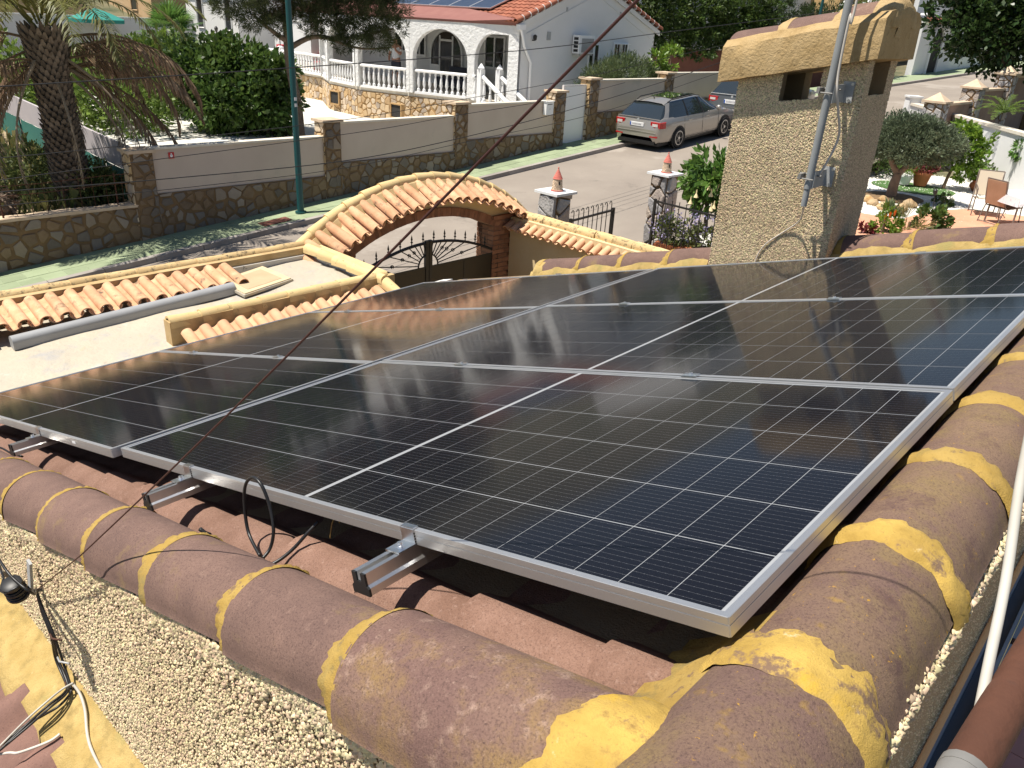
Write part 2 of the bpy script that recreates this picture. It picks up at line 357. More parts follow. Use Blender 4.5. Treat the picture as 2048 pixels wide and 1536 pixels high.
M_['plaster'] = mat('pinkish_beige_plaster', (0.55, 0.45, 0.37), 0.9, (0.59, 0.49, 0.405), 1.5, bump=0.08, bscale=40, spots=[((0.47, 0.40, 0.34), 1.1, 0.58, 0.75)])
M_['wallcap'] = mat('pale_wall_cap', (0.70, 0.65, 0.56), 0.85, (0.62, 0.55, 0.45), 5)
M_['slab'] = mat('sandstone_slab', (0.60, 0.47, 0.34), 0.85, (0.52, 0.39, 0.27), 6)
M_['white'] = mat('white_wall_paint', (0.71, 0.71, 0.705), 0.75, (0.68, 0.68, 0.675), 1.2, bump=0.1, bscale=30)
M_['whiterough'] = mat('rough_white_render', (0.82, 0.815, 0.80), 0.8, None, bump=1.0, bscale=9, bdist=0.05)
M_['offwhite'] = mat('off_white_wall', (0.66, 0.645, 0.625), 0.8, (0.70, 0.69, 0.67), 1.0, bump=0.1, bscale=20)
M_['whitegloss'] = mat('white_gloss_paint', (0.82, 0.82, 0.82), 0.4)
M_['greywall'] = mat('grey_white_wall', (0.58, 0.575, 0.575), 0.8, (0.62, 0.61, 0.61), 1.0)
M_['beige'] = mat('beige_house_wall', (0.56, 0.38, 0.21), 0.85, (0.60, 0.42, 0.25), 1.5)
M_['ochrehouse'] = mat('ochre_house_wall', (0.50, 0.33, 0.15), 0.85, (0.54, 0.37, 0.18), 1.5)
M_['redtile'] = mat('red_roof_tile', (0.25, 0.082, 0.048), 0.85, (0.32, 0.12, 0.07), 6, rnd=0.18, orand=0.1, spots=[((0.17, 0.06, 0.04), 9, 0.62, 0.78)])
M_['redband'] = mat('dull_red_membrane', (0.23, 0.095, 0.08), 0.8, (0.26, 0.115, 0.095), 2)
M_['oldtile'] = mat('mixed_roof_tile', (0.45, 0.26, 0.16), 0.85, (0.55, 0.38, 0.26), 5, rnd=0.30, spots=[((0.33, 0.17, 0.10), 7, 0.58, 0.72)])
M_['glassdark'] = mat('dark_window_glass', (0.018, 0.020, 0.022), 0.06, spec=0.6)
M_['darkroom'] = mat('dark_interior', (0.03, 0.028, 0.026), 0.9)
M_['pvblue'] = mat('blue_grey_pv_glass', (0.035, 0.045, 0.07), 0.12, (0.05, 0.06, 0.085), 3, spec=0.6)
M_['gravel'] = mat('white_gravel', (0.72, 0.69, 0.62), 0.9, (0.80, 0.77, 0.70), 3, bump=0.9, bscale=26, bdist=0.06, spots=[((0.50, 0.47, 0.42), 30, 0.60, 0.74)])
M_['gravelstone'] = mat('white_gravel_stone', (0.76, 0.73, 0.67), 0.85, None, rnd=0.25)
M_['pinkpave'] = mat('salmon_paving', (0.56, 0.27, 0.165), 0.85, (0.62, 0.33, 0.21), 1.3, bump=0.2, bscale=6, bdist=0.03, spots=[((0.47, 0.215, 0.13), 2.2, 0.56, 0.7)])
M_['soil'] = mat('dry_soil', (0.26, 0.195, 0.12), 0.95, (0.34, 0.265, 0.165), 0.8, bump=0.5, bscale=12, bdist=0.05)
M_['hill'] = mat('scrub_hillside', (0.10, 0.105, 0.055), 0.95, (0.22, 0.175, 0.11), 0.06, spots=[((0.05, 0.065, 0.03), 0.25, 0.5, 0.6)])
M_['lawn'] = mat('artificial_turf', (0.055, 0.115, 0.03), 0.9, (0.075, 0.15, 0.04), 9)
# plants
def leafmat(name, c, c2, rnd=0.35, hue=0.012, rough=0.5, spec=0.4): 
    m = mat(name, c, rough, c2, 1.2, rnd=rnd, rndhue=hue, spec=spec)
    nt = m.node_tree; N = nt.nodes; b = N['Principled BSDF']; tr = N.new('ShaderNodeBsdfTranslucent'); mx = N.new('ShaderNodeMixShader'); mx.inputs[0].default_value = 0.30
    src = b.inputs['Base Color'].links[0].from_socket; hs = N.new('ShaderNodeHueSaturation'); hs.inputs['Value'].default_value = 1.5; hs.inputs['Hue'].default_value = 0.485
    nt.links.new(src, hs.inputs['Color']); nt.links.new(hs.outputs[0], tr.inputs['Color']); nt.links.new(b.outputs[0], mx.inputs[1]); nt.links.new(tr.outputs[0], mx.inputs[2]); nt.links.new(mx.outputs[0], N['Material Output'].inputs['Surface'])
    return m
M_['fig'] = leafmat('dark_green_leaf', (0.045, 0.085, 0.018), (0.075, 0.13, 0.028), 0.45, rough=0.4)
M_['shrub'] = leafmat('fresh_green_leaf', (0.085, 0.14, 0.022), (0.13, 0.20, 0.035), 0.45)
M_['hedge'] = leafmat('ivy_leaf', (0.04, 0.075, 0.014), (0.07, 0.11, 0.024), 0.5)
M_['cypress'] = leafmat('cypress_leaf', (0.03, 0.05, 0.015), (0.045, 0.07, 0.02), 0.5)
M_['pine'] = leafmat('pine_needle', (0.032, 0.045, 0.014), (0.055, 0.068, 0.022), 0.5, rough=0.7)
M_['pine_dry'] = leafmat('dry_pine_needle', (0.11, 0.065, 0.028), (0.09, 0.06, 0.03), 0.4, rough=0.8)
M_['olive'] = leafmat('olive_leaf', (0.085, 0.115, 0.062), (0.13, 0.16, 0.095), 0.5)
M_['lemon'] = leafmat('citrus_leaf', (0.10, 0.18, 0.022), (0.16, 0.26, 0.03), 0.45, rough=0.4)
M_['laurel'] = leafmat('laurel_leaf', (0.025, 0.05, 0.013), (0.04, 0.075, 0.02), 0.5, rough=0.35)
M_['brug'] = leafmat('large_soft_leaf', (0.075, 0.155, 0.028), (0.11, 0.21, 0.04), 0.4)
M_['rosemary'] = leafmat('grey_green_leaf', (0.075, 0.11, 0.045), (0.12, 0.155, 0.065), 0.45)
M_['palmgreen'] = leafmat('palm_leaflet', (0.14, 0.15, 0.045), (0.20, 0.19, 0.06), 0.35)
M_['palmfan'] = leafmat('fan_palm_leaf', (0.07, 0.15, 0.03), (0.10, 0.20, 0.04), 0.35)
M_['palmdry'] = leafmat('dry_palm_leaflet', (0.17, 0.115, 0.07), (0.24, 0.175, 0.115), 0.40, 0.01, 0.8, 0.2)
M_['palmtrunk'] = mat('palm_trunk_bark', (0.13, 0.10, 0.075), 0.95, (0.20, 0.16, 0.125), 6, rnd=0.35, bump=0.5, bscale=30)
M_['palmstalk'] = mat('dry_palm_stalk', (0.27, 0.215, 0.155), 0.8, (0.20, 0.15, 0.10), 5)
M_['bark'] = mat('rough_bark', (0.12, 0.085, 0.06), 0.95, (0.18, 0.135, 0.10), 7, bump=0.8, bscale=18, bdist=0.03)
M_['barkpale'] = mat('pale_olive_bark', (0.27, 0.18, 0.12), 0.95, (0.20, 0.135, 0.095), 7, bump=0.6, bscale=22, bdist=0.03)
M_['weed'] = leafmat('dry_weed', (0.26, 0.22, 0.09), (0.17, 0.18, 0.06), 0.5)
M_['weedgreen'] = leafmat('green_weed', (0.09, 0.125, 0.035), (0.13, 0.15, 0.05), 0.5)
M_['flowerwhite'] = mat('white_petal', (0.80, 0.79, 0.76), 0.7)
M_['flowerorange'] = mat('orange_petal', (0.80, 0.16, 0.01), 0.6)
M_['flowerpurple'] = mat('lilac_petal', (0.30, 0.26, 0.42), 0.7, None, rnd=0.3)
M_['flowercream'] = mat('cream_petal', (0.75, 0.62, 0.36), 0.7)
M_['flowerred'] = mat('dark_red_leaf', (0.16, 0.03, 0.03), 0.6, None, rnd=0.4)
# things
M_['lamppost'] = mat('dark_teal_paint', (0.012, 0.075, 0.08), 0.35)
M_['meshgreen'] = mat('green_shade_mesh', (0.03, 0.14, 0.115), 0.8, (0.035, 0.16, 0.13), 2, bump=0.1, bscale=60)
M_['fencegrey'] = mat('lilac_grey_board', (0.42, 0.38, 0.39), 0.8, (0.46, 0.42, 0.42), 2)
M_['rust'] = mat('rusty_iron', (0.075, 0.029, 0.016), 0.85, (0.11, 0.043, 0.024), 7, bump=0.3, bscale=60, spots=[((0.05, 0.028, 0.022), 12, 0.54, 0.72)])
M_['galv'] = mat('galvanised_steel', (0.34, 0.35, 0.35), 0.55, (0.42, 0.43, 0.43), 14, metal=0.25)
M_['galvdark'] = mat('stained_galvanised', (0.17, 0.165, 0.155), 0.6, (0.25, 0.24, 0.225), 12, metal=0.2)
M_['mast'] = mat('grey_mast_paint', (0.25, 0.26, 0.262), 0.55, (0.29, 0.30, 0.302), 6)
M_['coax'] = mat('dirty_white_coax', (0.58, 0.53, 0.47), 0.6)
M_['cord'] = mat('white_plastic_cord', (0.50, 0.475, 0.425), 0.6, (0.42, 0.395, 0.345), 12)
M_['wirebrown'] = mat('brown_guy_wire', (0.055, 0.018, 0.016), 0.5)
M_['wireblack'] = mat('black_overhead_wire', (0.02, 0.02, 0.022), 0.6)
M_['greytrim'] = mat('blue_grey_painted_steel', (0.30, 0.325, 0.35), 0.5, (0.34, 0.365, 0.39), 5, metal=0.05)
M_['greytrimdark'] = mat('dark_grey_sheet', (0.13, 0.14, 0.155), 0.45)
M_['pinktile'] = mat('salmon_floor_tile', (0.46, 0.20, 0.15), 0.7, (0.50, 0.23, 0.175), 3, orand=0.05)
M_['grout'] = mat('pale_grout', (0.60, 0.50, 0.45), 0.9)
M_['carbeige'] = mat('silver_beige_car_paint', (0.37, 0.345, 0.31), 0.34, metal=0.5, coat=1.0, coat_r=0.04)
M_['cargrey'] = mat('dark_grey_car_paint', (0.12, 0.13, 0.14), 0.35, metal=0.4, coat=1.0, coat_r=0.04)
M_['carblack'] = mat('black_trim', (0.015, 0.015, 0.016), 0.5)
M_['carglass'] = mat('car_window_glass', (0.02, 0.026, 0.028), 0.05, spec=0.8, coat=1.0, coat_r=0.02)
M_['tyre'] = mat('tyre_rubber', (0.018, 0.018, 0.018), 0.8)
M_['rim'] = mat('alloy_rim', (0.62, 0.62, 0.63), 0.3, metal=0.9)
M_['redlens'] = mat('red_lamp_lens', (0.42, 0.012, 0.014), 0.12, spec=0.7)
M_['clearlens'] = mat('clear_lamp_lens', (0.66, 0.63, 0.60), 0.15, spec=0.7)
M_['plate'] = mat('number_plate_white', (0.78, 0.78, 0.77), 0.5)
M_['plateblue'] = mat('number_plate_blue', (0.02, 0.09, 0.42), 0.5)
M_['plateink'] = mat('number_plate_ink', (0.30, 0.30, 0.32), 0.6)
M_['skin'] = mat('tanned_skin', (0.42, 0.22, 0.15), 0.55)
M_['shirt'] = mat('white_tshirt', (0.72, 0.73, 0.77), 0.9)
M_['shorts'] = mat('dark_shorts', (0.05, 0.055, 0.075), 0.9)
M_['shoe'] = mat('dark_sandal', (0.05, 0.035, 0.03), 0.8)
M_['teal'] = mat('teal_parasol_cloth', (0.03, 0.24, 0.20), 0.85)
M_['redplastic'] = mat('red_plastic', (0.55, 0.03, 0.04), 0.5)
M_['clay'] = mat('terracotta_pot', (0.42, 0.13, 0.055), 0.8, (0.48, 0.17, 0.08), 4)
M_['towerwall'] = mat('tower_cream_stone', (0.60, 0.46, 0.33), 0.85, None, rnd=0.30)
M_['towerred'] = mat('tower_red_roof', (0.50, 0.135, 0.105), 0.8, (0.55, 0.17, 0.13), 12, rnd=0.12)
M_['cushion'] = mat('beige_mesh_fabric', (0.58, 0.50, 0.38), 0.85)
M_['cushion2'] = mat('brown_mesh_fabric', (0.36, 0.22, 0.135), 0.85, (0.40, 0.25, 0.16), 6)
M_['chairframe'] = mat('taupe_metal_frame', (0.16, 0.125, 0.105), 0.5)
M_['cloth'] = mat('white_patterned_tablecloth', (0.74, 0.73, 0.75), 0.85, (0.58, 0.57, 0.62), 14, mix=(0.55, 0.62))
M_['rock'] = mat('ochre_rock', (0.40, 0.24, 0.10), 0.9, (0.48, 0.36, 0.22), 4, orand=0.3, bump=0.6, bscale=10, bdist=0.04)
M_['woodpole'] = mat('treated_wood_pole', (0.20, 0.075, 0.04), 0.85, (0.15, 0.055, 0.03), 8)
M_['brownwall'] = mat('brown_garden_wall', (0.30, 0.205, 0.155), 0.9, (0.25, 0.165, 0.125), 2.5, spots=[((0.17, 0.10, 0.08), 5, 0.58, 0.72)])
M_['rustwall'] = mat('rust_brown_wall', (0.14, 0.055, 0.038), 0.9, (0.17, 0.07, 0.05), 1.5)
M_['redsign'] = mat('red_sign', (0.50, 0.03, 0.03), 0.5)
M_['manhole'] = mat('cast_iron_cover', (0.05, 0.05, 0.055), 0.7)
M_['ironplate'] = mat('rust_red_cover', (0.17, 0.065, 0.045), 0.8)
# ------------------------------------------------------------------ own house: roof, walls, chimney
def roofM(u, v, w): return ROOF @ T((u, v, w))
house = thing('house', 'near house with brown tiled roof, yellow mortared ridge caps and pebbledash walls', 'house', T((0, 0, 0)))
def tile_deck(u, v): return -0.235
bm = MB()
P = [(-2.42, -3.2), (2.412, -3.2), (2.417, 0.535), (-2.42, -0.935)]
v0, v1 = -0.315, 3.93
bm.add([(x, v0, z) for x, z in P] + [(x, v1, z) for x, z in P], [(0,1,2,3), (7,6,5,4), (0,4,5,1), (1,5,6,2), (2,6,7,3), (3,7,4,0)])
bm.obj('wall', M_['stucco'], house)

# roof tiles: S profile across v, laid in courses up the slope
PROF = []
for k in range(13):
    t = k / 12
    y = 0.30 * t
    PROF.append((y, 0.052 * max(0.0, math.sin(math.pi * min(1, t / 0.55))) ** 0.85 if t < 0.55 else 0.006 * math.sin(math.pi * (t - 0.55) / 0.45)))
def tile_mesh(name, material, L, th, lift):
    b = MB(); n = len(PROF)
    vs = []
    for (x, dz) in ((0, lift), (L, 0.0)):
        for (y, z) in PROF: vs.append((x, y, z + dz))
        for (y, z) in PROF: vs.append((x, y, z + dz - th))
    fs = []
    for k in range(n-1):
        fs.append((k, 2*n+k, 2*n+k+1, k+1))
        fs.append((k, k+1, n+k+1, n+k))
        fs.append((n+k, n+k+1, 3*n+k+1, 3*n+k))
    fs.append((0, n, 3*n, 2*n)); fs.append((n-1, 3*n-1, 4*n-1, 2*n-1)[::-1])
    b.add(vs, fs)
    return b.mesh(name, material, 40)
TM = tile_mesh('roof_tile', M_['tile_red'], 0.40, 0.014, 0.026)
for i in range(16):
    for j in range(13):
        u = -2.50 + 0.325 * i + random.uniform(-.006, .006); v = -0.072 + 0.30 * j
        if v > 3.6 or u > 2.28: continue
        o = link('roof_tile', TM, house, ROOF @ T((u, v, -0.205 + random.uniform(-.003, .003))))

def half_ring(R0, n, a0=0, a1=180): return [(R0*math.cos(R(a0+(a1-a0)*k/n)), R0*math.sin(R(a0+(a1-a0)*k/n))) for k in range(n+1)]
def cap_mesh(name, material, L, Rl, Ru, lip=0.0, th=0.018, drop=0.04):
    """half-round ridge tile lying along +x; low end (x=0) is the wide one. axis at z=0, skirts drop a little below it"""
    b = MB(); n = 22; rows = []
    for (x, r) in ((0, Rl), (0.03, Rl*1.0), (L*0.5, (Rl+Ru)/2*1.005), (L-0.03, Ru), (L, Ru)):
        ring = [(x, r*1.02, -drop)] + [(x, a, z) for a, z in half_ring(r, n)] + [(x, -r*1.02, -drop)]
        rows.append(ring)
    b.grid(rows)
    inner = [[(x, r_*0.86*math.cos(0) if False else p1, p2) for (x, p1, p2) in [(q[0], q[1]*(1-th/Rl), q[2]-(th if q[2] > 0.02 else 0)) for q in rows[k]]] for k, r_ in ((0, Rl), (4, Ru))]
    m0 = len(rows[0])
    for k, row in ((0, rows[0]), (1, rows[-1])):
        b.grid([row, inner[k]])
    return b.mesh(name, material, 50)
def sleeve(fn, n=40, m=5, name='mortar', material=None, parent=None, M=None, a0=0, a1=180, rough=0.004):
    """mortar strip round a cap: fn(angle, t) -> (x, radius) ; t 0..1 across the strip"""
    b = MB(); rows = []
    for k in range(n+1):
        a = a0 + (a1-a0)*k/n
        row = []
        for j in range(m+1):
            x, r = fn(a, j/m)
            if 0 < j < m: r += random.uniform(-rough, rough)
            row.append((x, r*math.cos(R(a)), r*math.sin(R(a))))
        rows.append(row)
    b.grid(rows)
    return b.obj(name, material or M_['mortar'], parent, True, M)
class Wob:
    """smooth random wobble of an angle"""
    def __init__(s, amp, freq=1.0): s.p = [(random.uniform(.6, 1.4)*freq*k, random.uniform(0, 6.3), amp/k**0.7) for k in (1, 2, 4, 9, 17)]
    def __call__(s, a): return sum(A*math.sin(f*R(a)*2 + p) for f, p, A in s.p)

# --- near verge: caps along u at v = -0.235
NV, NW = -0.216, -0.172
KN, KR = 0.925, 0.91
near_b = [2.155, 1.735, 1.325, 0.925, 0.52, 0.115, -0.285, -0.69, -1.09, -1.49, -1.89, -2.29]    # low ends
for i, u0 in enumerate(near_b):
    Lc = 0.415 if i else 0.30
    if i == 0: continue
    big = (0.140 if i == 1 else 0.126 + random.uniform(-.002, .003))*KN
    me = cap_mesh('ridge_tile', M_['cap_worn'] if i == 1 else M_['cap'], 0.47 if i == 1 else 0.45, big, (0.1365 if i == 1 else 0.112)*KN, drop=0.006)
    link('ridge_tile', me, house, ROOF @ T((u0, NV + random.uniform(-.004, .004), NW)) @ Rz(R(random.uniform(-.5, .5) if i > 1 else 0)) @ Ry(R(-1.1 if i > 1 else 0)))
    wob = Wob(0.0075, 3); thick = random.uniform(0.8, 1.15) * (1.1 if i < 5 else 0.75)
    def fn(a, t, big=big, wob=wob, thick=thick):
        # a = 180 is the outer (wall) side: the mortar is widest low on that side and thins out over the crown
        q = max(0.0, (a - 62) / 118.0)
        wdt = (0.008 + 0.052 * (math.sin(math.pi * min(1, q*0.80)) if q > 0 else 0)) * thick + wob(a) * (0.3 + q)
        wdt = max(0.004, wdt)
        return (0.006 - (wdt + 0.006) * t, (big+0.0012)*(1-t) + t*0.1145*KN + 0.007*math.sin(math.pi*t))
    sleeve(fn, parent=house, M=ROOF @ T((u0, NV, NW)), material=M_['mortar'], a0=8, a1=184)

# --- right verge: caps along v at u = 2.36
RU, RW = 2.358, -0.168
right_v = [-0.52, 0.015, 0.435, 0.835, 1.235, 1.635, 2.035, 2.435, 2.835, 3.235, 3.62]
Mr = ROOF @ T((RU, 0, RW)) @ Rz(R(90))                    # local x runs along v, local +y points to -u
for i, vv in enumerate(right_v):
    L = (right_v[i+1] - vv + 0.03) if i+1 < len(right_v) else 0.4
    big = (0.150 if i == 0 else 0.135)*KR
    me = cap_mesh('ridge_tile', M_['cap_lichen'], L, big, (0.130 if i else 0.142)*KR, drop=0.008)
    link('ridge_tile', me, house, Mr @ T((vv, random.uniform(-.004, .004), 0)) @ Ry(R(-0.8 if i else 0)))
    if i == 0: continue
    w0, w1 = Wob(0.007, 3), Wob(0.010, 3)
    wide = [0, 0.105, 0.085, 0.07, 0.075, 0.08, 0.07, 0.075, 0.08, 0.07, 0.07][i]
    def fn(a, t, w0=w0, w1=w1, wide=wide, big=big, i=i):
        x0 = -0.055 + w0(a) * 0.6; x1 = wide - 0.055 + w1(a)
        e = 0.0 if t in (0, 1) else 0.0
        rr = 0.1385 + 0.0095 * math.sin(math.pi * t) ** 0.6
        if i == 1: rr = 0.1475*(1-t) + 0.1395*t + 0.006*math.sin(math.pi*t)
        if t == 0: rr = 0.136 if i > 1 else 0.144
        return (x0 + (x1-x0)*t, rr*KR + (0.0006 if t else 0))
    sleeve(fn, n=56, m=8, parent=house, M=Mr @ T((vv, 0, 0)), material=M_['mortar'] if i > 2 else M_['mortar_worn'], a0=-12, a1=188, rough=0.0018)

# bedding mortar under the right caps on the panel side, wavy, and at the inside corner
rows = []
for k in range(90):
    v = -0.10 + k * 0.043
    a = 0.028 * math.sin(v*21) + 0.010*math.sin(v*47)
    rows.append([(RU-0.098, v, RW+0.060), (RU-0.128, v, RW+0.01+random.uniform(-.004,.004)), (RU-0.175-a*0.5, v, RW-0.035), (RU-0.20-a, v, RW-0.075)])
MB().grid(rows).obj('mortar', M_['mortar'], house, True, ROOF)
# saddle where the near row runs into the right row
rows = []
wa, wb = Wob(0.010, 2), Wob(0.006, 2)
for k in range(57):
    a = -12 + 204*k/56
    c, s_ = math.cos(R(a)), math.sin(R(a)); row = []
    outer = max(0.0, min(1.0, (a-75)/90))
    for j in range(11):
        t = j/10
        r = KN*(0.1395 + 0.006*math.sin(math.pi*t*0.8) - 0.026*t*t) + (random.uniform(-.0015, .0015) if 0 < j < 10 else 0)
        x0 = 2.205 - 0.085*outer + wa(a); x1 = 2.315
        if j == 0: r = 0.1365*KN
        row.append((x0 + (x1-x0)*t, NV + r*c, NW + r*s_))
    rows.append(row)
MB().grid(rows).obj('mortar', M_['mortar_worn'], house, True, ROOF)
rows = []
for k in range(21):
    v = -0.155 + 0.29*k/20; q = math.sin(math.pi*k/20)**0.5; e = 0.008*math.sin(k*1.9)+random.uniform(-.004,.004)
    rows.append([(2.300, v, RW+0.108), (2.246-0.006*q, v, RW+0.078), (2.212-0.018*q+e, v+random.uniform(-.003,.003), RW+0.038), (2.165-0.030*q+e, v, RW+0.014), (2.13-0.03*q+e, v, RW-0.03)])
MB().grid(rows).obj('mortar', M_['mortar'], house, True, ROOF)

# --- far verge: caps along u at v = 3.80 with thick yellow fillet
FV, FW = 3.80, -0.065
for i in range(10):
    u0 = -1.265 + i*0.385
    if 0.12 < u0 < 0.55: continue
    me = cap_mesh('ridge_tile', M_['cap'], 0.43, 0.128, 0.108)
    if u0 > 0.5 and u0 < 0.95: continue
    link('ridge_tile', me, house, ROOF @ T((u0, FV, FW)) @ Ry(R(-1.5)))
    w0 = Wob(0.010, 2)
    def fn(a, t, w0=w0):
        q = max(0, (a-70)/110)
        wd = 0.022 + 0.075*q + w0(a)*(0.2+q)
        return (0.02 - wd*t, 0.1305*(1-t) + t*0.110 + 0.008*math.sin(math.pi*t))
    sleeve(fn, parent=house, M=ROOF @ T((u0, FV, FW)), a0=0, a1=185)
for (ua, ub) in ((-1.33, 0.22), (0.99, 2.34)):
    rows = []; n = int((ub-ua)/0.035); w0 = Wob(0.012, 3)
    for k in range(n+1):
        u = ua + (ub-ua)*k/n; e = 0.012*math.sin(u*16.3) + random.uniform(-.005, .005)
        rows.append([(u, FV-0.117, FW+0.062+e), (u, FV-0.150+random.uniform(-.004,.004), FW+0.02), (u, FV-0.168+random.uniform(-.005,.005), FW-0.05), (u, FV-0.185, FW-0.20)])
    MB().grid(rows).obj('mortar', M_['mortar_brush'], house, True, ROOF)
b = MB(); b.box(-2.4, 2.3, FV-0.12, FV+0.10, -0.30, FW-0.005); b.obj('wall', M_['stucco'], house, False, ROOF)
# end lump of the far row
b = MB(); rows = []
for k in range(13):
    a = R(180*k/12)
    rows.append([( -1.36 - 0.05*math.sin(a)+random.uniform(-.012,.012), FV+0.16*math.cos(a), FW-0.10+0.10*math.sin(a)), (-1.30+random.uniform(-.01,.01), FV+0.142*math.cos(a), FW+0.130*math.sin(a)), (-1.22+random.uniform(-.015,.015), FV+0.134*math.cos(a), FW+0.127*math.sin(a))])
b.grid(rows).obj('mortar', M_['mortar_brush'], house, True, ROOF)
# lower plain tiles past the end of the far row
me = cap_mesh('ridge_tile', M_['cap'], 0.42, 0.105, 0.095)
for i in range(3): link('ridge_tile', me, house, ROOF @ T((-1.75 - 0.39*i, FV-0.02, FW-0.095)))

# pebbledash as real pebbles pressed into the stucco
def pebbles(name, pts, nrm, tang, size, mtl, parent, M=None):
    """pts (n,3) on the wall, nrm wall normal (3,), tang (3,) in-plane; a low five-sided lump per pebble"""
    n = len(pts); bit = np.cross(nrm, tang)
    k = 5
    V = np.zeros((n, k+1, 3)); sz = size * rng.uniform(0.6, 1.35, (n, 1)); el = rng.uniform(0.7, 1.0, (n, 1)); th = rng.uniform(0, 6.283, (n, 1))
    for j in range(k):
        a = th + 2*np.pi*j/k + rng.uniform(-.35, .35, (n, 1)); rr = sz * rng.uniform(0.75, 1.15, (n, 1))
        V[:, j] = pts + tang*rr*np.cos(a) + bit*rr*np.sin(a)*el - nrm*0.001
    V[:, k] = pts + nrm*sz*rng.uniform(0.45, 1.0, (n, 1)) + tang*sz*rng.uniform(-.3, .3, (n, 1)) + bit*sz*rng.uniform(-.3, .3, (n, 1))
    base = (np.arange(n)*(k+1))[:, None]
    F = np.concatenate([np.stack([base[:, 0]+j, base[:, 0]+(j+1) % k, base[:, 0]+k], 1) for j in range(k)], 0)
    rr = np.tile(rng.uniform(0, 1, n), k)
    return np_obj(name, V.reshape(-1, 3), F, mtl, parent, rr, False, 'stuff', M)
# near gable (faces -Y)
n = 125000
x = rng.uniform(-2.3, 2.40, n); top = (x*math.tan(PITCH)) - 0.19; depth = rng.uniform(0, 1, n)**1.0
z = top - depth*(1.05)
keep = (z > -0.80)
x, z = x[keep], z[keep]
pts = np.stack([x, np.full_like(x, -0.316) - rng.uniform(0, .004, len(x)), z], 1)
pebbles('pebbledash', pts, np.array([0,-1.,0]), np.array([1.,0,0]), 0.0044, M_['pebble'], house)
# coarse pebbles just under the caps
n = 9000; x = rng.uniform(-2.3, 2.38, n); z = x*math.tan(PITCH) - 0.195 - np.abs(rng.normal(0, 0.035, n))
pebbles('pebbledash', np.stack([x, np.full_like(x, -0.322), z], 1), np.array([0,-1.,0]), np.array([1.,0,0]), 0.0068, M_['pebble'], house)
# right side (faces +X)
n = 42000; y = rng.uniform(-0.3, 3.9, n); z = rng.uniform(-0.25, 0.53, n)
pebbles('pebbledash', np.stack([np.full_like(y, 2.414), y, z], 1), np.array([1.,0,0]), np.array([0,1.,0]), 0.0048, M_['pebble_shaded'], house)
n = 5200; y = rng.uniform(-0.3, 3.9, n); z = 0.523 + 0.006*np.sin(y*9) + rng.normal(0, 0.006, n)
V = np.stack([2.431+rng.uniform(-.008,.008,n), y, z], 1)
pebbles('pebbledash', V, np.array([.8,0,.6]), np.array([0,1.,0]), 0.0062, M_['pebble'], house)

# --- lower porch roof at the bottom left with a yellow mortar fillet against the gable
rows = []
for k in range(70):
    x = -2.4 + 5.0*k/69
    wv = random.uniform(-.006, .006)
    rows.append([(x, -0.318, -0.735+wv), (x, -0.345, -0.765), (x, -0.42+random.uniform(-.006,.006), -0.80), (x, -0.475+0.012*math.sin(x*17), -0.825), (x, -0.485+0.012*math.sin(x*17), -0.90)])
MB().grid(rows).obj('mortar', M_['mortar_brush'], house, True)
PT = tile_mesh('porch_tile', M_['tile_brown'], 0.42, 0.014, 0.03)
PM = T((0, -0.42, -0.86)) @ Rz(R(-90)) @ Ry(R(17))      # local x points away from the wall and down
for i in range(4):
    for j in range(12):
        link('porch_tile', PT, house, PM @ T((0.36*i, -2.2+0.30*j, -0.02)) @ Rz(0) @ Matrix.Scale(1, 4))
b = MB(); b.box(0, 1.6, -2.4, 1.6, -0.12, -0.05); b.obj('porch_deck', M_['stucco'], house, False, PM)
# mounded mortar and one cap on that roof
rows = []
for k in range(17):
    t = k/16
    rows.append([(0.02+0.22*t+0.02*math.sin(j*1.7), -0.50+0.02*math.cos(j*0.7)+ (j-6)*0.022, -0.01-0.03*t+0.05*math.sin(math.pi*j/12)+0.02*math.sin(9*t+j)+random.uniform(-.004,.004)) for j in range(13)])
MB().grid(rows).obj('mortar', M_['mortar_brush'], house, True, PM)
link('porch_tile', cap_mesh('porch_cap', M_['tile_brown'], 1.8, 0.12, 0.115), house, PM @ T((0.16, -0.20, -0.03)))

# --- chimney
CX0, CX1, CY0, CY1 = 0.262, 0.975, 3.60, 4.02
def ch_top(x): return 1.155 + (x-0.2)*0.215
ch = MB()
za, zb = -0.35, None
def wallbox(x0, x1, y0, y1, z0, f):   # box with sloping top f(x)
    vs = [(x0,y0,z0),(x1,y0,z0),(x1,y1,z0),(x0,y1,z0),(x0,y0,f(x0)),(x1,y0,f(x1)),(x1,y1,f(x1)),(x0,y1,f(x0))]
    ch.add(vs, [(0,3,2,1),(4,5,6,7),(0,1,5,4),(1,2,6,5),(2,3,7,6),(3,0,4,7)])
low = lambda x: 1.02 + (x-0.262)*0.16
wallbox(CX0, CX1, CY0, CY1, -0.5, low)
up = lambda x: ch_top(x) + 0.02
for (x0, x1) in ((CX0, 0.515), (0.745, CX1)):        # piers between the smoke openings
    for (y0, y1) in ((CY0, CY0+0.07), (CY1-0.10, CY1)):
        wallbox(x0, x1 if x1 < 0.9 else x1, y0, y1, 0.95, up)
wallbox(CX0, CX0+0.10, CY0+0.1, CY1-0.1, 0.95, up)
chim = ch.obj('chimney', M_['stucco'], house)
cp = MB(); x0, x1, y0, y1 = 0.165, 1.035, 3.525, 4.08
f = lambda x: 1.132 + (x-0.15)*0.213
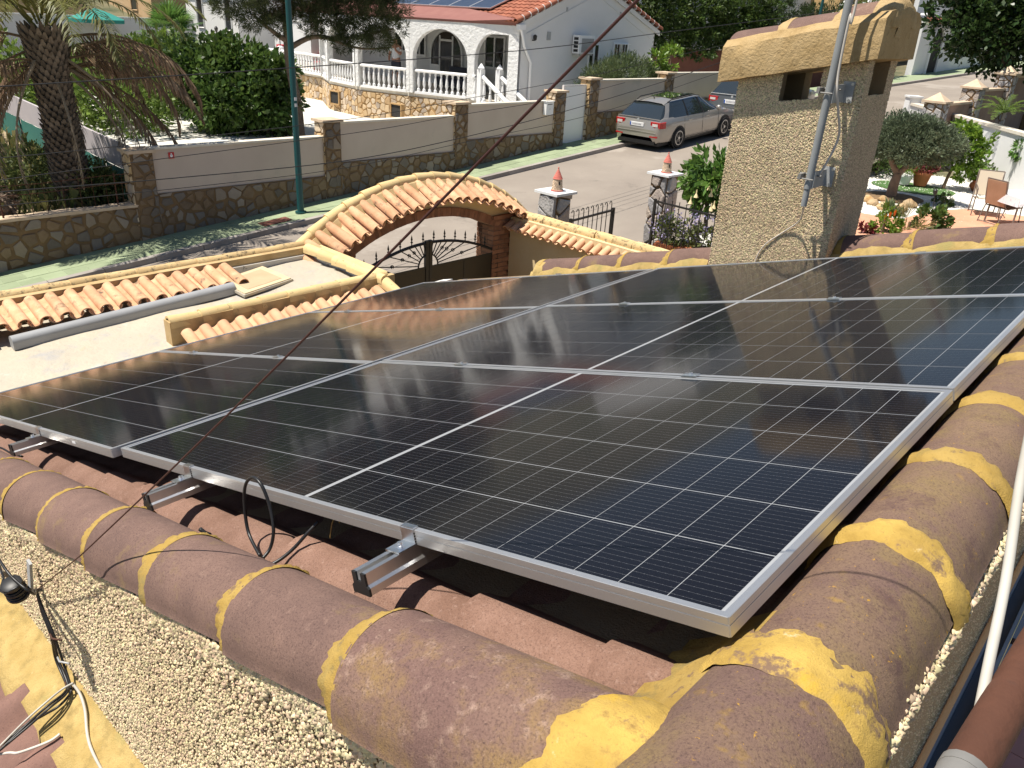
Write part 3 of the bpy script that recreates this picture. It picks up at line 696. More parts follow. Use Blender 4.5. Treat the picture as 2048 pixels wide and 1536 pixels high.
# cap beam with slightly rounded upper arris
prof = [(y0, 0.0), (y0-0.004, 0.10), (y0+0.008, 0.185), (y0+0.05, 0.225), ((y0+y1)/2, 0.245), (y1-0.05, 0.225), (y1-0.008, 0.185), (y1, 0.0)]
ns = 14; rows = []
for k in range(ns+1):
    x = x0 + (x1-x0)*k/ns
    rows.append([(x + random.uniform(-.004,.004), y + random.uniform(-.003,.003), f(x) + z + (random.uniform(-.005,.005) if z > 0.05 else random.uniform(-.002,.002))) for y, z in prof])
cp.grid(rows)
for row in (rows[0], rows[-1]): cp.add(row, [tuple(range(len(row)))])
cp.add([rows[0][0], rows[-1][0], rows[-1][-1], rows[0][-1]], [(0,1,2,3)])
cp.obj('chimney_cap', M_['capmortar'], chim, 35)
sl = math.atan(0.213)
for i in range(3):
    xx = x0 + 0.0 + 0.31*i
    me = cap_mesh('cap_tile', M_['cap_worn'] if i == 2 else M_['cap'], 0.33 if i < 2 else 0.245, 0.205, 0.190, drop=0.02)
    link('cap_tile', me, chim, T((xx, (y0+y1)/2, f(xx)+0.132+0.012*i)) @ Ry(-sl) @ S3(1, 1.08, 0.72))
    if i:
        w0 = Wob(0.008, 2)
        def fn(a, t, w0=w0): return (0.03 - (0.07 + w0(a))*t, 0.2075*(1-t) + 0.192*t + 0.006*math.sin(math.pi*t))
        sleeve(fn, parent=chim, M=T((xx, (y0+y1)/2, f(xx)+0.132+0.012*i)) @ Ry(-sl) @ S3(1, 1.08, 0.72), material=M_['capmortar'])
rows = []
for k in range(19):
    a = R(180*k/18); yy = (y0+y1)/2 + 0.225*math.cos(a); zz = f(x1)+0.150+0.140*math.sin(a)
    rows.append([(x1-0.10, yy, zz+0.012), (x1-0.03, (y0+y1)/2+0.222*math.cos(a), zz+random.uniform(-.002,.006)), (x1+0.002, (y0+y1)/2+0.19*math.cos(a), f(x1)+0.150+0.115*math.sin(a)+random.uniform(-.003,.003)), (x1+0.006, (y0+y1)/2+0.10*math.cos(a), f(x1)+0.145+0.05*math.sin(a)), (x1+0.002, (y0+y1)/2+0.24*math.cos(a)*0.5, f(x1)+0.10)])
MB().grid(rows).obj('end_mortar', M_['capmortar'], chim, True)
n = 62000; x = rng.uniform(CX0, CX1, n); z = rng.uniform(-0.1, 1.32, n)
keep = (z < 1.14 + (x-0.2)*0.215) & ~((x > 0.52) & (x < 0.742) & (z > 1.02 + (x-0.262)*0.16))
x, z = x[keep], z[keep]
pebbles('pebbledash', np.stack([x, np.full_like(x, CY0-0.001), z], 1), np.array([0,-1.,0]), np.array([1.,0,0]), 0.0056, M_['pebble'], chim)
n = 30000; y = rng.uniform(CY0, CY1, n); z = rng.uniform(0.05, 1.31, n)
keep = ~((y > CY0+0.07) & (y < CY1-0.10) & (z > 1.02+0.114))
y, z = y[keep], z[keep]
pebbles('pebbledash', np.stack([np.full_like(y, CX1+0.001), y, z], 1), np.array([1.,0,0]), np.array([0,1.,0]), 0.0050, M_['pebble_shaded'], chim)

# --- mast strapped to the chimney
def on_front(px, py, off=0.0): 
    d = ray(px, py); k = (CY0-off-CAM[1])/d.y; return Vector(CAM)+d*k
mast = thing('antenna_mast', 'grey steel mast clamped to the front of the chimney with a white coax cable', 'mast', T(on_front(1607, 412, 0.165)))
O = Vector(mast.matrix_world.translation)
A = on_front(1607, 412, 0.165); Bv = Vector((0.0, 0.0, 1.0))
MT = T(-O)
p0 = A; p1 = on_front(1655, 205, 0.165); p2 = on_front(1712, -60, 0.165)
dirm = (p2-p0).normalized()
def mp(k): return p0 + dirm*k
def qtube(pts, r, n=12): 
    b = MB(); b.tube([p-O for p in pts], r, n); return b
qtube([mp(0), mp(0.10)], 0.0165).obj('pole', M_['mast'], mast, 40)
qtube([mp(0.095), mp(2.6)], 0.0205).obj('pole', M_['mast'], mast, 40)
for k in (0.16, 0.60):   # brackets
    c = mp(k); b = MB()
    b.box(c.x-O.x+0.012, c.x-O.x+0.072, CY0-O.y-0.018, CY0-O.y-0.012, c.z-O.z-0.062, c.z-O.z+0.045)
    b.box(c.x-O.x+0.020, c.x-O.x+0.026, CY0-O.y-0.165, CY0-O.y-0.012, c.z-O.z-0.06, c.z-O.z+0.03)
    br = b.obj('bracket', M_['galv'], mast)
    b = MB(); b.tube([(c.x-O.x-0.06, c.y-O.y-0.026, c.z-O.z-0.012), (c.x-O.x+0.03, c.y-O.y-0.026, c.z-O.z-0.012)], 0.004, 6)
    b.tube([(c.x-O.x-0.07, c.y-O.y+0.03, c.z-O.z+0.006), (c.x-O.x+0.05, c.y-O.y+0.03, c.z-O.z+0.006)], 0.006, 6)
    b.cbox((c.x-O.x-0.045, c.y-O.y-0.0, c.z-O.z-0.003), 0.016, 0.07, 0.03); b.obj('clamp', M_['galvdark'], mast)
    b = MB()
    for (dx, dz) in ((0.062, 0.033), (0.060, -0.048)): b.lathe([(0.008, 0), (0.008, 0.008)], (0, 0, 0), 6, T((c.x-O.x+dx, CY0-O.y-0.018, c.z-O.z+dz)) @ Rx(R(90)))
    b.obj('bolt', M_['alu_bright'], br)
pts = [mp(2.6)+Vector((0.03, -0.02, 0)), mp(1.05)+Vector((0.045, -0.02, 0)), mp(0.95)+Vector((0.03, -0.022, 0)), mp(0.70)+Vector((0.03, -0.01, 0.0)), mp(0.60)+Vector((0.045, -0.01, 0)), mp(0.50)+Vector((0.06, 0.03, 0)), mp(0.36)+Vector((0.07, 0.09, 0)), mp(0.18)+Vector((0.03, 0.06, 0)), mp(0.12)+Vector((0.0, 0.05, 0))]
def smooth_pts(p, n=8):
    out = []
    for i in range(len(p)-1):
        a, b_, c, d = p[max(i-1,0)], p[i], p[i+1], p[min(i+2,len(p)-1)]
        for k in range(n):
            t = k/n
            out.append(0.5*((2*b_) + (c-a)*t + (2*a-5*b_+4*c-d)*t*t + (3*b_-a-3*c+d)*t**3))
    out.append(p[-1]); return out
b = MB(); b.tube([p-O for p in smooth_pts(pts)], 0.0062, 6); b.obj('cable', M_['coax'], mast, True)
pts = [mp(0.005), on_front(1600, 440, 0.05), on_front(1570, 462, 0.012), on_front(1535, 485, 0.012), on_front(1518, 505, 0.012), on_front(1508, 530, 0.012)]
b = MB(); b.tube([p-O for p in smooth_pts(pts)], 0.0040, 6); b.obj('cable', M_['coax'], mast, True)

# ------------------------------------------------------------------ solar panels
PL, PW, FH = 2.278, 1.134, 0.033
GU, GV = 0.030, 0.0048
fr = MB(); fw = 0.012
def frame_mesh():
    b = MB(); z1, z0 = 0.0, -FH
    for (x0, x1, y0, y1) in ((0, PL, 0, fw), (0, PL, PW-fw, PW), (0, fw, fw, PW-fw), (PL-fw, PL, fw, PW-fw)):
        b.box(x0, x1, y0, y1, z0, z1)
    # the rolled groove along the outside of the profile
    b.box(0.001, PL-0.001, -0.0012, 0.0, -0.0125, -0.0005); b.box(PL, PL+0.0012, 0.001, PW-0.001, -0.0125, -0.0005); b.box(-0.0012, 0, 0.001, PW-0.001, -0.0125, -0.0005)
    b.box(0.001, PL-0.001, -0.0012, 0.0, -FH, -0.0142); b.box(PL, PL+0.0012, 0.001, PW-0.001, -FH, -0.0142); b.box(-0.0012, 0, 0.001, PW-0.001, -FH, -0.0142)
    return b.mesh('frame', M_['alu'])
FM = frame_mesh()
SMh = MB().box(fw, PL-fw, fw, PW-fw, -0.009, -0.0035).mesh('backsheet', M_['sheet'])
mS = 0.0150; pit = (PW-2*mS)/6; mL = 0.020; hp = (PL/2-0.0075-mL)/12
cw, chh = hp-0.0017, pit-0.0029
CM = MB().box(0, cw, 0, chh, -0.0034, -0.0031).mesh('cell', M_['cell'])
panel_names = ['front right solar panel with dusty glass next to the lichen covered ridge caps', 'front left solar panel with a small white sticker on its frame', 'middle right solar panel reflecting the chimney',
               'middle left solar panel between the seam and the terrace', 'rear right solar panel directly in front of the chimney', 'rear left solar panel in front of the arched gate']
panels = []
q = 0
for row in range(3):
    for side in (1, -1):
        u0 = GU/2 if side > 0 else -GU/2 - PL
        v0 = row*(PW+GV) + (-0.0225 if side < 0 else 0.0) + (0.006 if row == 1 and side > 0 else 0)
        p = thing('solar_panel', panel_names[q], 'solar panel', ROOF @ T((u0, v0, random.uniform(-.001, .001))), 'solar panels of the roof array'); q += 1
        link('frame', FM, p); link('backsheet', SMh, p)
        for i in range(24):
            for j in range(6):
                x = mL + hp*i + (0.015 if i >= 12 else 0.0) + 0.00085
                link('cell', CM, p, T((x, mS + pit*j + 0.00145, 0)))
        panels.append(p)
b = MB(); b.box(PL-0.40, PL-0.365, -0.0018, -0.0012, -0.022, -0.012); b.obj('sticker', M_['whitegloss'], panels[1])
# rails with end caps and clamps
rail_u = [-1.80, -0.826, 0.534, 1.569]
labs = ['aluminium rail far left under the array, hidden behind the panel edge', 'aluminium mounting rail end sticking out under the left front panel', 'aluminium mounting rail end beside the black cable loop', 'aluminium mounting rail end nearest the camera under the front right panel']
for u, lb in zip(rail_u, labs):
    rt = thing('mounting_rail', lb, 'rail', ROOF @ T((u, -0.135, 0)), 'mounting rails under the solar panels')
    w = 0.040; h = 0.046; zt = -FH-0.0015
    prof = [(-w/2, zt), (-w/2+0.013, zt), (-w/2+0.013, zt-0.018), (w/2-0.013, zt-0.018), (w/2-0.013, zt), (w/2, zt), (w/2, zt-h*0.55), (w/2+0.006, zt-h*0.66), (w/2+0.006, zt-h), (-w/2-0.006, zt-h), (-w/2-0.006, zt-h*0.66), (-w/2, zt-h*0.55)]
    b = MB(); n = len(prof); Lr = 3.66
    b.add([(x, 0, z) for x, z in prof]+[(x, Lr, z) for x, z in prof], [(i,(i+1)%n,n+(i+1)%n,n+i) for i in range(n)] + [tuple(range(n))])
    b.obj('rail_profile', M_['rail'], rt)
    b = MB(); g = 1.04
    b.add([(x*g, -0.004, zt+(z-zt)*1.02) for x, z in prof]+[(x*g, 0.001, zt+(z-zt)*1.02) for x, z in prof], [tuple(range(n-1,-1,-1)), tuple(range(n,2*n))]+[(i,(i+1)%n,n+(i+1)%n,n+i) for i in range(n)])
    b.obj('end_cap', M_['blackplastic'], rt)
    # end clamp at the front edge (front edge of the panel is y = 0.135)
    e = 0.135 - (0.0225 if u < 0 else 0)
    b = MB(); cwd = 0.040
    b.box(-cwd/2, cwd/2, e-0.003, e+0.0115, 0.0006, 0.0034)              # lip over the frame
    b.box(-cwd/2, cwd/2, e-0.0048, e-0.0016, zt+0.005, 0.0006)           # web
    b.box(-cwd/2-0.002, cwd/2+0.002, e-0.050, e-0.0048, zt+0.001, zt+0.005)    # foot
    cl = b.obj('end_clamp', M_['alu_bright'], rt)
    b = MB(); b.lathe([(0.0085, 0), (0.0085, 0.0025), (0.0065, 0.003), (0.0065, 0.0095), (0.003, 0.0095), (0.003, 0.006)], (0, e-0.027, zt+0.005), 12); b.obj('bolt', M_['alu_bright'], cl)
    b = MB()
    for k in range(4): b.box(cwd/2+0.0002, cwd/2+0.0008, e-0.004, e+0.006, -0.010-0.006*k, -0.0065-0.006*k)
    b.obj('grip_teeth', M_['blackplastic'], cl)
    for row in (1, 2):
        yy = 0.135 + row*(PW+GV) - GV/2 + (0.0035 if u > 0 else -0.02)
        b = MB(); b.box(-0.025, 0.025, yy-0.016, yy+0.016, 0.0008, 0.0042); b.box(-0.022, 0.022, yy-0.005, yy-0.002, 0.0042, 0.0058)
        mc = b.obj('mid_clamp', M_['alu_bright'], rt)
        b = MB(); b.lathe([(0.0065, 0), (0.0065, 0.0055)], (0.0, yy+0.003, 0.0042), 6); b.obj('bolt', M_['alu_bright'], mc)
    yy = 0.135 + 3*PW + 2*GV
    b = MB(); b.box(-0.025, 0.025, yy-0.010, yy+0.006, 0.0006, 0.0034); b.box(-0.025, 0.025, yy+0.003, yy+0.006, -0.035, 0.0006); b.obj('end_clamp', M_['alu_bright'], rt)
    b = MB()
    for k in range(3): b.box(-0.018, 0.018, 0.45+k*1.25, 0.50+k*1.25, -0.205, zt-h)
    b.obj('roof_hook', M_['galv'], rt)

# black cable loop left hanging out from under the front panel
def onroof(px, py, w):
    Ri = ROOF.to_3x3().transposed(); o = Ri @ Vector(CAM); d = Ri @ ray(px, py); return o + d*((w-o.z)/d.z)
def Rw(p): return ROOF @ Vector(p)
cl_o = Rw((0.93, -0.03, -0.15))
cable = thing('black_cable', 'loose black cable looped up over the front panel edge', 'cable', T(cl_o))
def img_v(px, py, v):     # point on the roof-frame plane v = const
    Ri = ROOF.to_3x3().transposed(); o = Ri @ Vector(CAM); d = Ri @ ray(px, py); return Rw(o + d*((v-o.y)/d.y))
loop = [img_v(520, 1112, -0.075), img_v(497, 1065, -0.055), img_v(489, 1010, -0.045), img_v(491, 970, -0.04), img_v(506, 955, -0.035), img_v(524, 972, -0.035), img_v(540, 1015, -0.035), img_v(547, 1060, -0.045), img_v(541, 1095, -0.06), img_v(526, 1116, -0.085)]
b = MB(); b.tube([p-cl_o for p in smooth_pts(loop)], 0.0044, 8); b.obj('loop', M_['cable'], cable, True)
tail = [img_v(545, 1128, -0.085), img_v(566, 1115, -0.06), img_v(590, 1094, -0.03), img_v(615, 1066, 0.0), img_v(637, 1043, 0.03)]
b = MB(); b.tube([p-cl_o for p in smooth_pts(tail)], 0.0044, 8); b.obj('tail', M_['cable'], cable, True)
c2o = Rw((-0.9, -0.1, -0.15))
cb2 = [img_v(-10, 893, -0.11), img_v(5, 897, -0.10), img_v(25, 908, -0.09), img_v(45, 913, -0.10), img_v(20, 905, -0.12)]
b = MB(); b.tube([p-c2o for p in smooth_pts(cb2)], 0.0042, 6)
tag(b.obj('black_cable', M_['cable'], None, True, T(c2o)), 'short black cable end lying on the tiles at the left picture edge', 'cable')
cb3 = [img_v(400, 1058, -0.12), img_v(410, 1066, -0.11), img_v(420, 1070, -0.105)]
b = MB(); b.tube([p-c2o for p in cb3], 0.006, 8)
tag(b.obj('cable_plug', M_['cable'], None, True, T(c2o)), 'black cable plug lying between cap tiles and roof tiles', 'plug')
yt = [img_v(660, 1076, 0.02), img_v(663, 1052, 0.02), img_v(667, 1040, 0.02), img_v(677, 1038, 0.02), img_v(679, 1046, 0.02)]
b = MB(); b.tube([p-c2o for p in smooth_pts(yt)], 0.0012, 5)
tag(b.obj('yellow_tie', M_['mortar'], None, True, T(c2o)), 'thin yellow tie wire under the front right panel', 'wire')
# ------------------------------------------------------------------ gable wall: service bracket, cables, guy wire
def on_y(px, py, Y): d = ray(px, py); return Vector(CAM) + d*((Y-CAM[1])/d.y)
def onz_(px, py, z): d = ray(px, py); return Vector(CAM) + d*((z-CAM[2])/d.z)
def line_thing(name, pts, r, material, label, cat, n=8, smooth_it=True, group=None, seg=8):
    o = Vector(pts[0]); b = MB(); b.tube([Vector(p)-o for p in (smooth_pts([Vector(p) for p in pts], seg) if smooth_it else pts)], r, n)
    return tag(b.obj(name, material, None, True, T(o)), label, cat, group)
bo = on_y(72, 1178, -0.335)
brk = thing('cable_bracket', 'steel wall bracket holding a black reel insulator on the pebbledash gable', 'bracket', T(bo))
b = MB(); q = on_y(50, 1122, -0.345)-bo
b.add([(q.x-0.004, -0.005, q.z), (q.x+0.020, -0.005, q.z-0.008), (0.012, -0.02, 0.0), (-0.012, -0.02, 0.0), (q.x-0.004, 0.004, q.z), (q.x+0.020, 0.004, q.z-0.008), (0.012, -0.011, 0.0), (-0.012, -0.011, 0.0)], [(0,1,2,3),(7,6,5,4),(0,4,5,1),(1,5,6,2),(2,6,7,3),(3,7,4,0)])
b.obj('plate', M_['galv'], brk)
b = MB(); rr = on_y(30, 1178, -0.44)-bo
b.tube([(0, -0.012, -0.004), (rr.x-0.12, rr.y, rr.z-0.005)], 0.006, 6); b.tube([(0,-0.012,-0.006), (0.0, 0.02, -0.01)], 0.007, 6); b.obj('arm', M_['galvdark'], brk)
b = MB(); b.lathe([(0.030, -0.034), (0.033, -0.03), (0.033, -0.022), (0.022, -0.018), (0.022, -0.010), (0.031, -0.006), (0.031, 0.002), (0.021, 0.006), (0.021, 0.014), (0.029, 0.018), (0.030, 0.030), (0.020, 0.035)], (0,0,0), 20, T(rr) @ Rx(R(14)) @ Ry(R(10))); b.obj('insulator', M_['blackplastic'], brk, 30)
b = MB()
for k in range(3):
    b.tube([rr + (Rx(R(14)) @ Ry(R(10))).to_3x3() @ Vector((0.027*math.cos(a*0.5), 0.027*math.sin(a*0.5), -0.016+0.012*k+0.002*math.sin(a))) for a in range(14)], 0.0035, 6)
b.tube([rr+Vector((-0.12, 0, 0.018)), rr+Vector((-0.055, -0.01, 0.016)), rr+Vector((-0.02, -0.034, 0.0)), rr+Vector((0.02, -0.03, 0.012)), rr+Vector((0.045, 0.0, 0.035))], 0.0035, 6)
b.obj('wire_wrap', M_['cable'], brk, True)
pts = [rr+Vector((-0.20, 0.0, 0.085)), rr+Vector((-0.06, -0.005, 0.068)), rr+Vector((0.01, 0.0, 0.048)), rr+Vector((0.06, 0.03, 0.0)), Vector((0, 0, 0))]
b = MB(); b.tube(smooth_pts(pts), 0.0042, 6); b.obj('cable', M_['cable'], brk, True)
Yw = -0.338
def bun(off, end=True):
    p = [on_y(72, 1180, Yw), on_y(86+off*3, 1225, Yw), on_y(104+off*4, 1270, Yw), on_y(116+off*8, 1318, Yw), on_y(135+off*5, 1368, Yw-0.01)]
    return p
down = [bun(-0.6) + [onz_(128, 1386, -0.74), onz_(95, 1412, -0.74), onz_(55, 1448, -0.77), onz_(0, 1500, -0.80), onz_(-60, 1556, -0.84)],
        bun(0.1) + [onz_(132, 1388, -0.74), onz_(100, 1415, -0.74), onz_(60, 1450, -0.77), onz_(4, 1497, -0.80), onz_(-60, 1550, -0.84)],
        bun(1.0) + [onz_(141, 1386, -0.745), onz_(118, 1412, -0.775), onz_(88, 1430, -0.78), onz_(50, 1452, -0.78), onz_(2, 1490, -0.80), onz_(-60, 1540, -0.84)]]
co = down[0][0]
cb = thing('cable_bundle', 'bundle of black cables tied down the pebbledash gable below the reel', 'cables', T(co))
for p in down:
    b = MB(); b.tube([x-co for x in smooth_pts(p)], 0.0042, 6); b.obj('cable', M_['cable'], cb, True)
for (px, py, mt) in ((113, 1273, 'rust'), (128, 1319, 'galv'), (143, 1369, 'rust')):
    c = on_y(px, py, Yw)-co; b = MB(); b.tube([c+Vector((-0.03, -0.010, -0.004)), c+Vector((0.0, -0.014, 0)), c+Vector((0.045, 0.002, 0.012))], 0.0035, 6); b.obj('wall_tie', M_[mt], cb, True)
line_thing('white_cable', [on_y(146, 1368, -0.345), onz_(160, 1388, -0.73), onz_(170, 1420, -0.75), onz_(175, 1470, -0.775), onz_(186, 1506, -0.78), onz_(215, 1560, -0.80)], 0.0048, M_['cord'], 'white cable running down over the yellow mortar at the lower left', 'cable')
line_thing('white_cable', [on_y(146, 1366, -0.345), onz_(125, 1378, -0.73), onz_(95, 1402, -0.73), onz_(50, 1442, -0.76), onz_(0, 1492, -0.79), onz_(-60, 1550, -0.83)], 0.0035, M_['cord'], 'thin white cable strapped to the black cables at the lower left corner', 'cable')
line_thing('white_cable', [onz_(-40, 1516, -0.82), onz_(15, 1506, -0.815), onz_(34, 1506, -0.81), onz_(60, 1498, -0.81), onz_(100, 1482, -0.80), onz_(120, 1468, -0.79)], 0.0045, M_['coax'], 'short dirty white cable on the lower mortar mound', 'cable')
# guy wire crossing the whole view
w0 = on_y(74, 1180, -0.345); w1 = on_y(160, 1112, -0.365); w2 = at_dist(1275, 0, 0.98); 
pts = [w0, w1]
for k in range(1, 24):
    t = k/23; p = w1.lerp(w2, t); p.z -= 0.012*math.sin(math.pi*t); pts.append(p)
pts.append(w2 + (w2-w1)*0.5)
line_thing('guy_wire', pts, 0.0021, M_['wirebrown'], 'brown steel guy wire stretched diagonally over the solar panels', 'wire', 8, False)
tw = [img_v(330, 965, -0.02)]

# ------------------------------------------------------------------ right edge: sheet metal, cord, rusty pipe, lower tiled terrace
Zc = -0.24
def onz_(px, py, z): d = ray(px, py); return Vector(CAM) + d*((z-CAM[2])/d.z)
def edge_x(px, py): return onz_(px, py, Zc).x
xa, xb, xc = 2.437, 2.487, 2.556
b = MB()
b.box(xa, xb, -0.6, 6, Zc-0.06, Zc-0.03); gut = thing('gutter', 'dark grey sheet metal channel along the shaded pebbledash wall', 'gutter', T((xa, 0, Zc)))
b = MB(); b.box(0, xb-xa, -0.6, 6.0, -0.07, -0.035); b.obj('channel_floor', M_['greytrimdark'], gut)
b = MB(); b.box(0, 0.006, -0.6, 6.0, -0.035, 0.004); b.box(xb-xa-0.006, xb-xa+0.004, -0.6, 6.0, -0.035, 0.012); b.obj('channel_lip', M_['greytrim'], gut)
ledge = thing('metal_ledge', 'pale blue grey metal ledge at the lower right edge', 'ledge', T((xb, 0, Zc)))
b = MB(); b.box(0.006, xc-xb, -0.6, 1.55, -0.06, 0.006); b.box(0.006, xc-xb, 1.585, 6.0, -0.06, 0.006); b.obj('sheet', M_['greytrim'], ledge)
b = MB(); b.box(xc-xb, xc-xb+0.005, -0.6, 6.0, -0.10, 0.010); b.obj('edge_trim', M_['galv'], ledge)
b = MB(); b.box(0.010, xc-xb+0.01, 1.552, 1.582, -0.05, 0.008); b.obj('joint_strip', M_['rust'], ledge)
low = thing('lower_terrace', 'salmon tiled terrace far below the right roof edge', 'terrace', T((xc, 0, -2.6)))
b = MB(); b.box(0.02, 3.5, -1.0, 6, -0.3, -0.006); b.obj('grout_bed', M_['grout'], low)
TLm = MB().box(0, 0.296, 0, 0.296, -0.006, 0.0).mesh('floor_tile', M_['pinktile'])
for i in range(4):
    for j in range(22): link('floor_tile', TLm, low, T((0.03+0.303*i, -0.9+0.303*j, 0)))
# rusty scaffold pipe and white cord close to the lens
p0 = at_dist(1930, 1548, 0.78); p1 = at_dist(2096, 1262, 0.95)
dd = (p1-p0).normalized()
pipe = thing('rusty_pipe', 'rusty steel pipe with a galvanised sleeve at the lower right corner', 'pipe', T(p0))
b = MB(); b.tube([Vector((0,0,0)), dd*0.55], 0.0182, 20); b.obj('pipe', M_['rust'], pipe, 40)
b = MB(); b.tube([-dd*0.30, -dd*0.004], 0.0190, 20); b.tube([-dd*0.006, dd*0.003], 0.0196, 20); b.obj('sleeve', M_['galvdark'], pipe, 40)
c0 = at_dist(2075, 790, 0.92); c1 = at_dist(1950, 1470, 0.84)
pts = [c0 + (c0-c1)*0.6, c0, at_dist(2040, 970, 0.90), at_dist(2012, 1160, 0.88), at_dist(1975, 1340, 0.86), c1, at_dist(1935, 1560, 0.83)]
line_thing('white_cord', pts, 0.0047, M_['cord'], 'taut white cord hanging beside the rusty pipe', 'cord', 10)

# ------------------------------------------------------------------ terrace beside the house
yard = MB(); yard.add([tuple(STREET @ Vector(p)) for p in ((-12, 1.0, -3.3), (24, 1.0, -2.45), (24, 7.75, -2.45), (-12, 7.75, -3.3))], [(0,1,2,3)])
tag(yard.obj('yard_ground', M_['soil']), None, None, None, 'structure')
def tfz(s): return -1.205 - (4.62-s)*0.040
terr = thing('roof_terrace', 'flat roof terrace with silvery waterproofing membrane left of the solar panels', 'terrace', ST(3.0, 6.5, 0))
def tl(s, d, z): return (s-3.0, d-6.5, z)
b = MB(); b.box(-4.5, 1.62, -1.75, 1.2, -3.2, -1.45); b.obj('wall', M_['cream'], terr)
rows = []
for i in range(41):
    s = -1.5 + (4.64+1.5)*i/40
    rows.append([tl(s, 4.55 + 3.12*j/24, tfz(s) + 0.008*math.sin(3.1*s+1.3*j)+0.006*math.sin(7*s-0.9*j) + random.uniform(-.002,.002)) for j in range(25)])
b = MB(); b.grid(rows); b.obj('membrane', M_['membrane'], terr, True)
# white flashing by the eave of the panels
b = MB(); rows = [[tuple(STREET.inverted() @ Vector((-2.49, y, -0.80)) - Vector((3.0, 6.5, 0))), tuple(STREET.inverted() @ Vector((-2.37, y, -0.765)) - Vector((3.0, 6.5, 0))), tuple(STREET.inverted() @ Vector((-2.36, y, -0.95)) - Vector((3.0, 6.5, 0)))] for y in np.linspace(-0.3, 3.9, 12)]
b.grid(rows); b.obj('flashing', M_['whitestrip'], terr)
# upstands
b = MB(); b.box(-4.5, 1.76, 1.22, 1.48, -3.2, -1.085); b.obj('parapet', M_['ochre'], terr)
b = MB(); b.box(1.70, 1.82, -0.10, 1.22, -1.5, -1.085); b.box(1.66, 1.70, -0.05, 1.22, -1.26, -1.13); b.obj('parapet', M_['coping'], terr)
b = MB(); b.box(-0.55, 1.82, -0.16, -0.04, -1.55, -1.085); b.obj('parapet', M_['ochre'], terr)
b = MB(); b.box(0.55, 1.66, 1.19, 1.222, -1.30, -1.16); b.obj('membrane_upstand', M_['membrane_dark'], terr)
b = MB(); b.box(1.655, 1.70, 0.0, 1.19, -1.27, -1.165); b.obj('membrane_upstand', M_['membrane_dark'], terr)
def coping_run(parent, pts, material, L=0.30, r=0.062, name='coping_tile', mf=None):
    """half-round coping tiles end to end along a polyline (local points)"""
    me = cap_mesh(name, material, L+0.03, r, r*0.80, drop=0.035)
    for a, c in zip(pts[:-1], pts[1:]):
        a = Vector(a); c = Vector(c); n = max(1, round((c-a).length/L)); dv = (c-a)/n; ang = math.atan2(dv.y, dv.x); pitch = math.asin(max(-1, min(1, dv.z/dv.length)))
        for k in range(n):
            p = a + dv*k
            link(name, me, parent, T(p) @ Rz(ang + R(random.uniform(-2.5, 2.5))) @ Ry(-pitch + R(random.uniform(-2.5, -0.5))) @ S3(dv.length/L, 1, 1))
coping_run(terr, [tl(-1.2, 7.85, -1.105), tl(4.62, 7.85, -1.105)], M_['coping_old'])
coping_run(terr, [tl(4.64, 7.72, -1.105), tl(4.64, 6.30, -1.105)], M_['coping'])
coping_run(terr, [tl(2.46, 6.40, -1.105), tl(4.72, 6.40, -1.105)], M_['coping'])
coping_run(terr, [tl(4.66, 6.36, -1.11), tl(4.66, 5.75, -1.27)], M_['coping'])
def barrel(name, material, L, r, conv=True):
    b = MB(); n = 10; rows = []
    for (x, rr) in ((0, r), (L, r*0.86)):
        rows.append([(x, rr*math.cos(R(180*k/n)), rr*0.95*math.sin(R(180*k/n))*(1 if conv else -1)) for k in range(n+1)])
    th = 0.012
    inn = [[(p[0], p[1]*0.86, p[2]*(0.86)) for p in row] for row in rows]
    b.grid(rows); b.grid(inn); b.grid([rows[0], inn[0]]); b.grid([rows[1], inn[1]])
    return b.mesh(name, material, 40)
def tile_skirt(parent, p0, p1, down, n, L, r, material, mat2=None, name='barrel_tile'):
    """one course of barrel tiles: crests and troughs between p0 and p1 (top line, local), falling along vector down"""
    p0, p1, down = Vector(p0), Vector(p1), Vector(down)
    X = down.normalized(); Y = (p1-p0).normalized(); Z = X.cross(Y).normalized()
    if Z.z < 0: Z = -Z
    Yo = Z.cross(X)
    def frame(o):
        m = Matrix.Identity(4)
        for i in range(3): m[i][0], m[i][1], m[i][2], m[i][3] = -X[i], -Yo[i], Z[i], o[i]
        return m
    cv = barrel(name, material, L, r); cc = barrel(name, mat2 or material, L+0.01, r*1.12, False)
    st = (p1-p0)/n
    for k in range(n+1):
        if k < n: link(name, cc, parent, frame(p0 + st*(k+0.5) + X*(L+0.015) + Z*0.026))
        link(name, cv, parent, frame(p0 + st*k + X*(L+0.03+random.uniform(-.008,.008)) + Z*0.008))
tile_skirt(terr, tl(-0.9, 7.70, -1.045-0.06), tl(3.60, 7.70, -1.06-0.06), (0, -0.40, -0.075), 27, 0.42, 0.058, M_['terra'])
tile_skirt(terr, tl(2.56, 6.32, -1.175), tl(4.54, 6.32, -1.175), (0, -0.45, -0.16), 12, 0.48, 0.058, M_['terra_clean'])
# beige hatch
h = [STI.to_3x3().to_4x4() @ Vector((0,0,0))]
hz = lambda px, py: at_z(px, py, -1.20)
hc = [hz(440, 562), hz(525, 533), hz(582, 557), hz(490, 588)]
ctr = sum(hc, Vector())/4
hat = thing('roof_hatch', 'beige square hatch cover on the membrane roof', 'hatch', STREET @ T(ctr))
def quadprism(c, z0, z1, k): 
    p = [((q-ctr)*k) for q in c]; b = MB(); b.prism([(q.x, q.y) for q in p], z0, z1); return b
quadprism(hc, -0.03, -0.004, 1.06).obj('curb', M_['membrane'], hat)
quadprism(hc, -0.004, 0.006, 1.0).obj('frame', M_['hatchframe'], hat)
quadprism(hc, 0.006, 0.009, 0.74).obj('cover', M_['hatch'], hat)
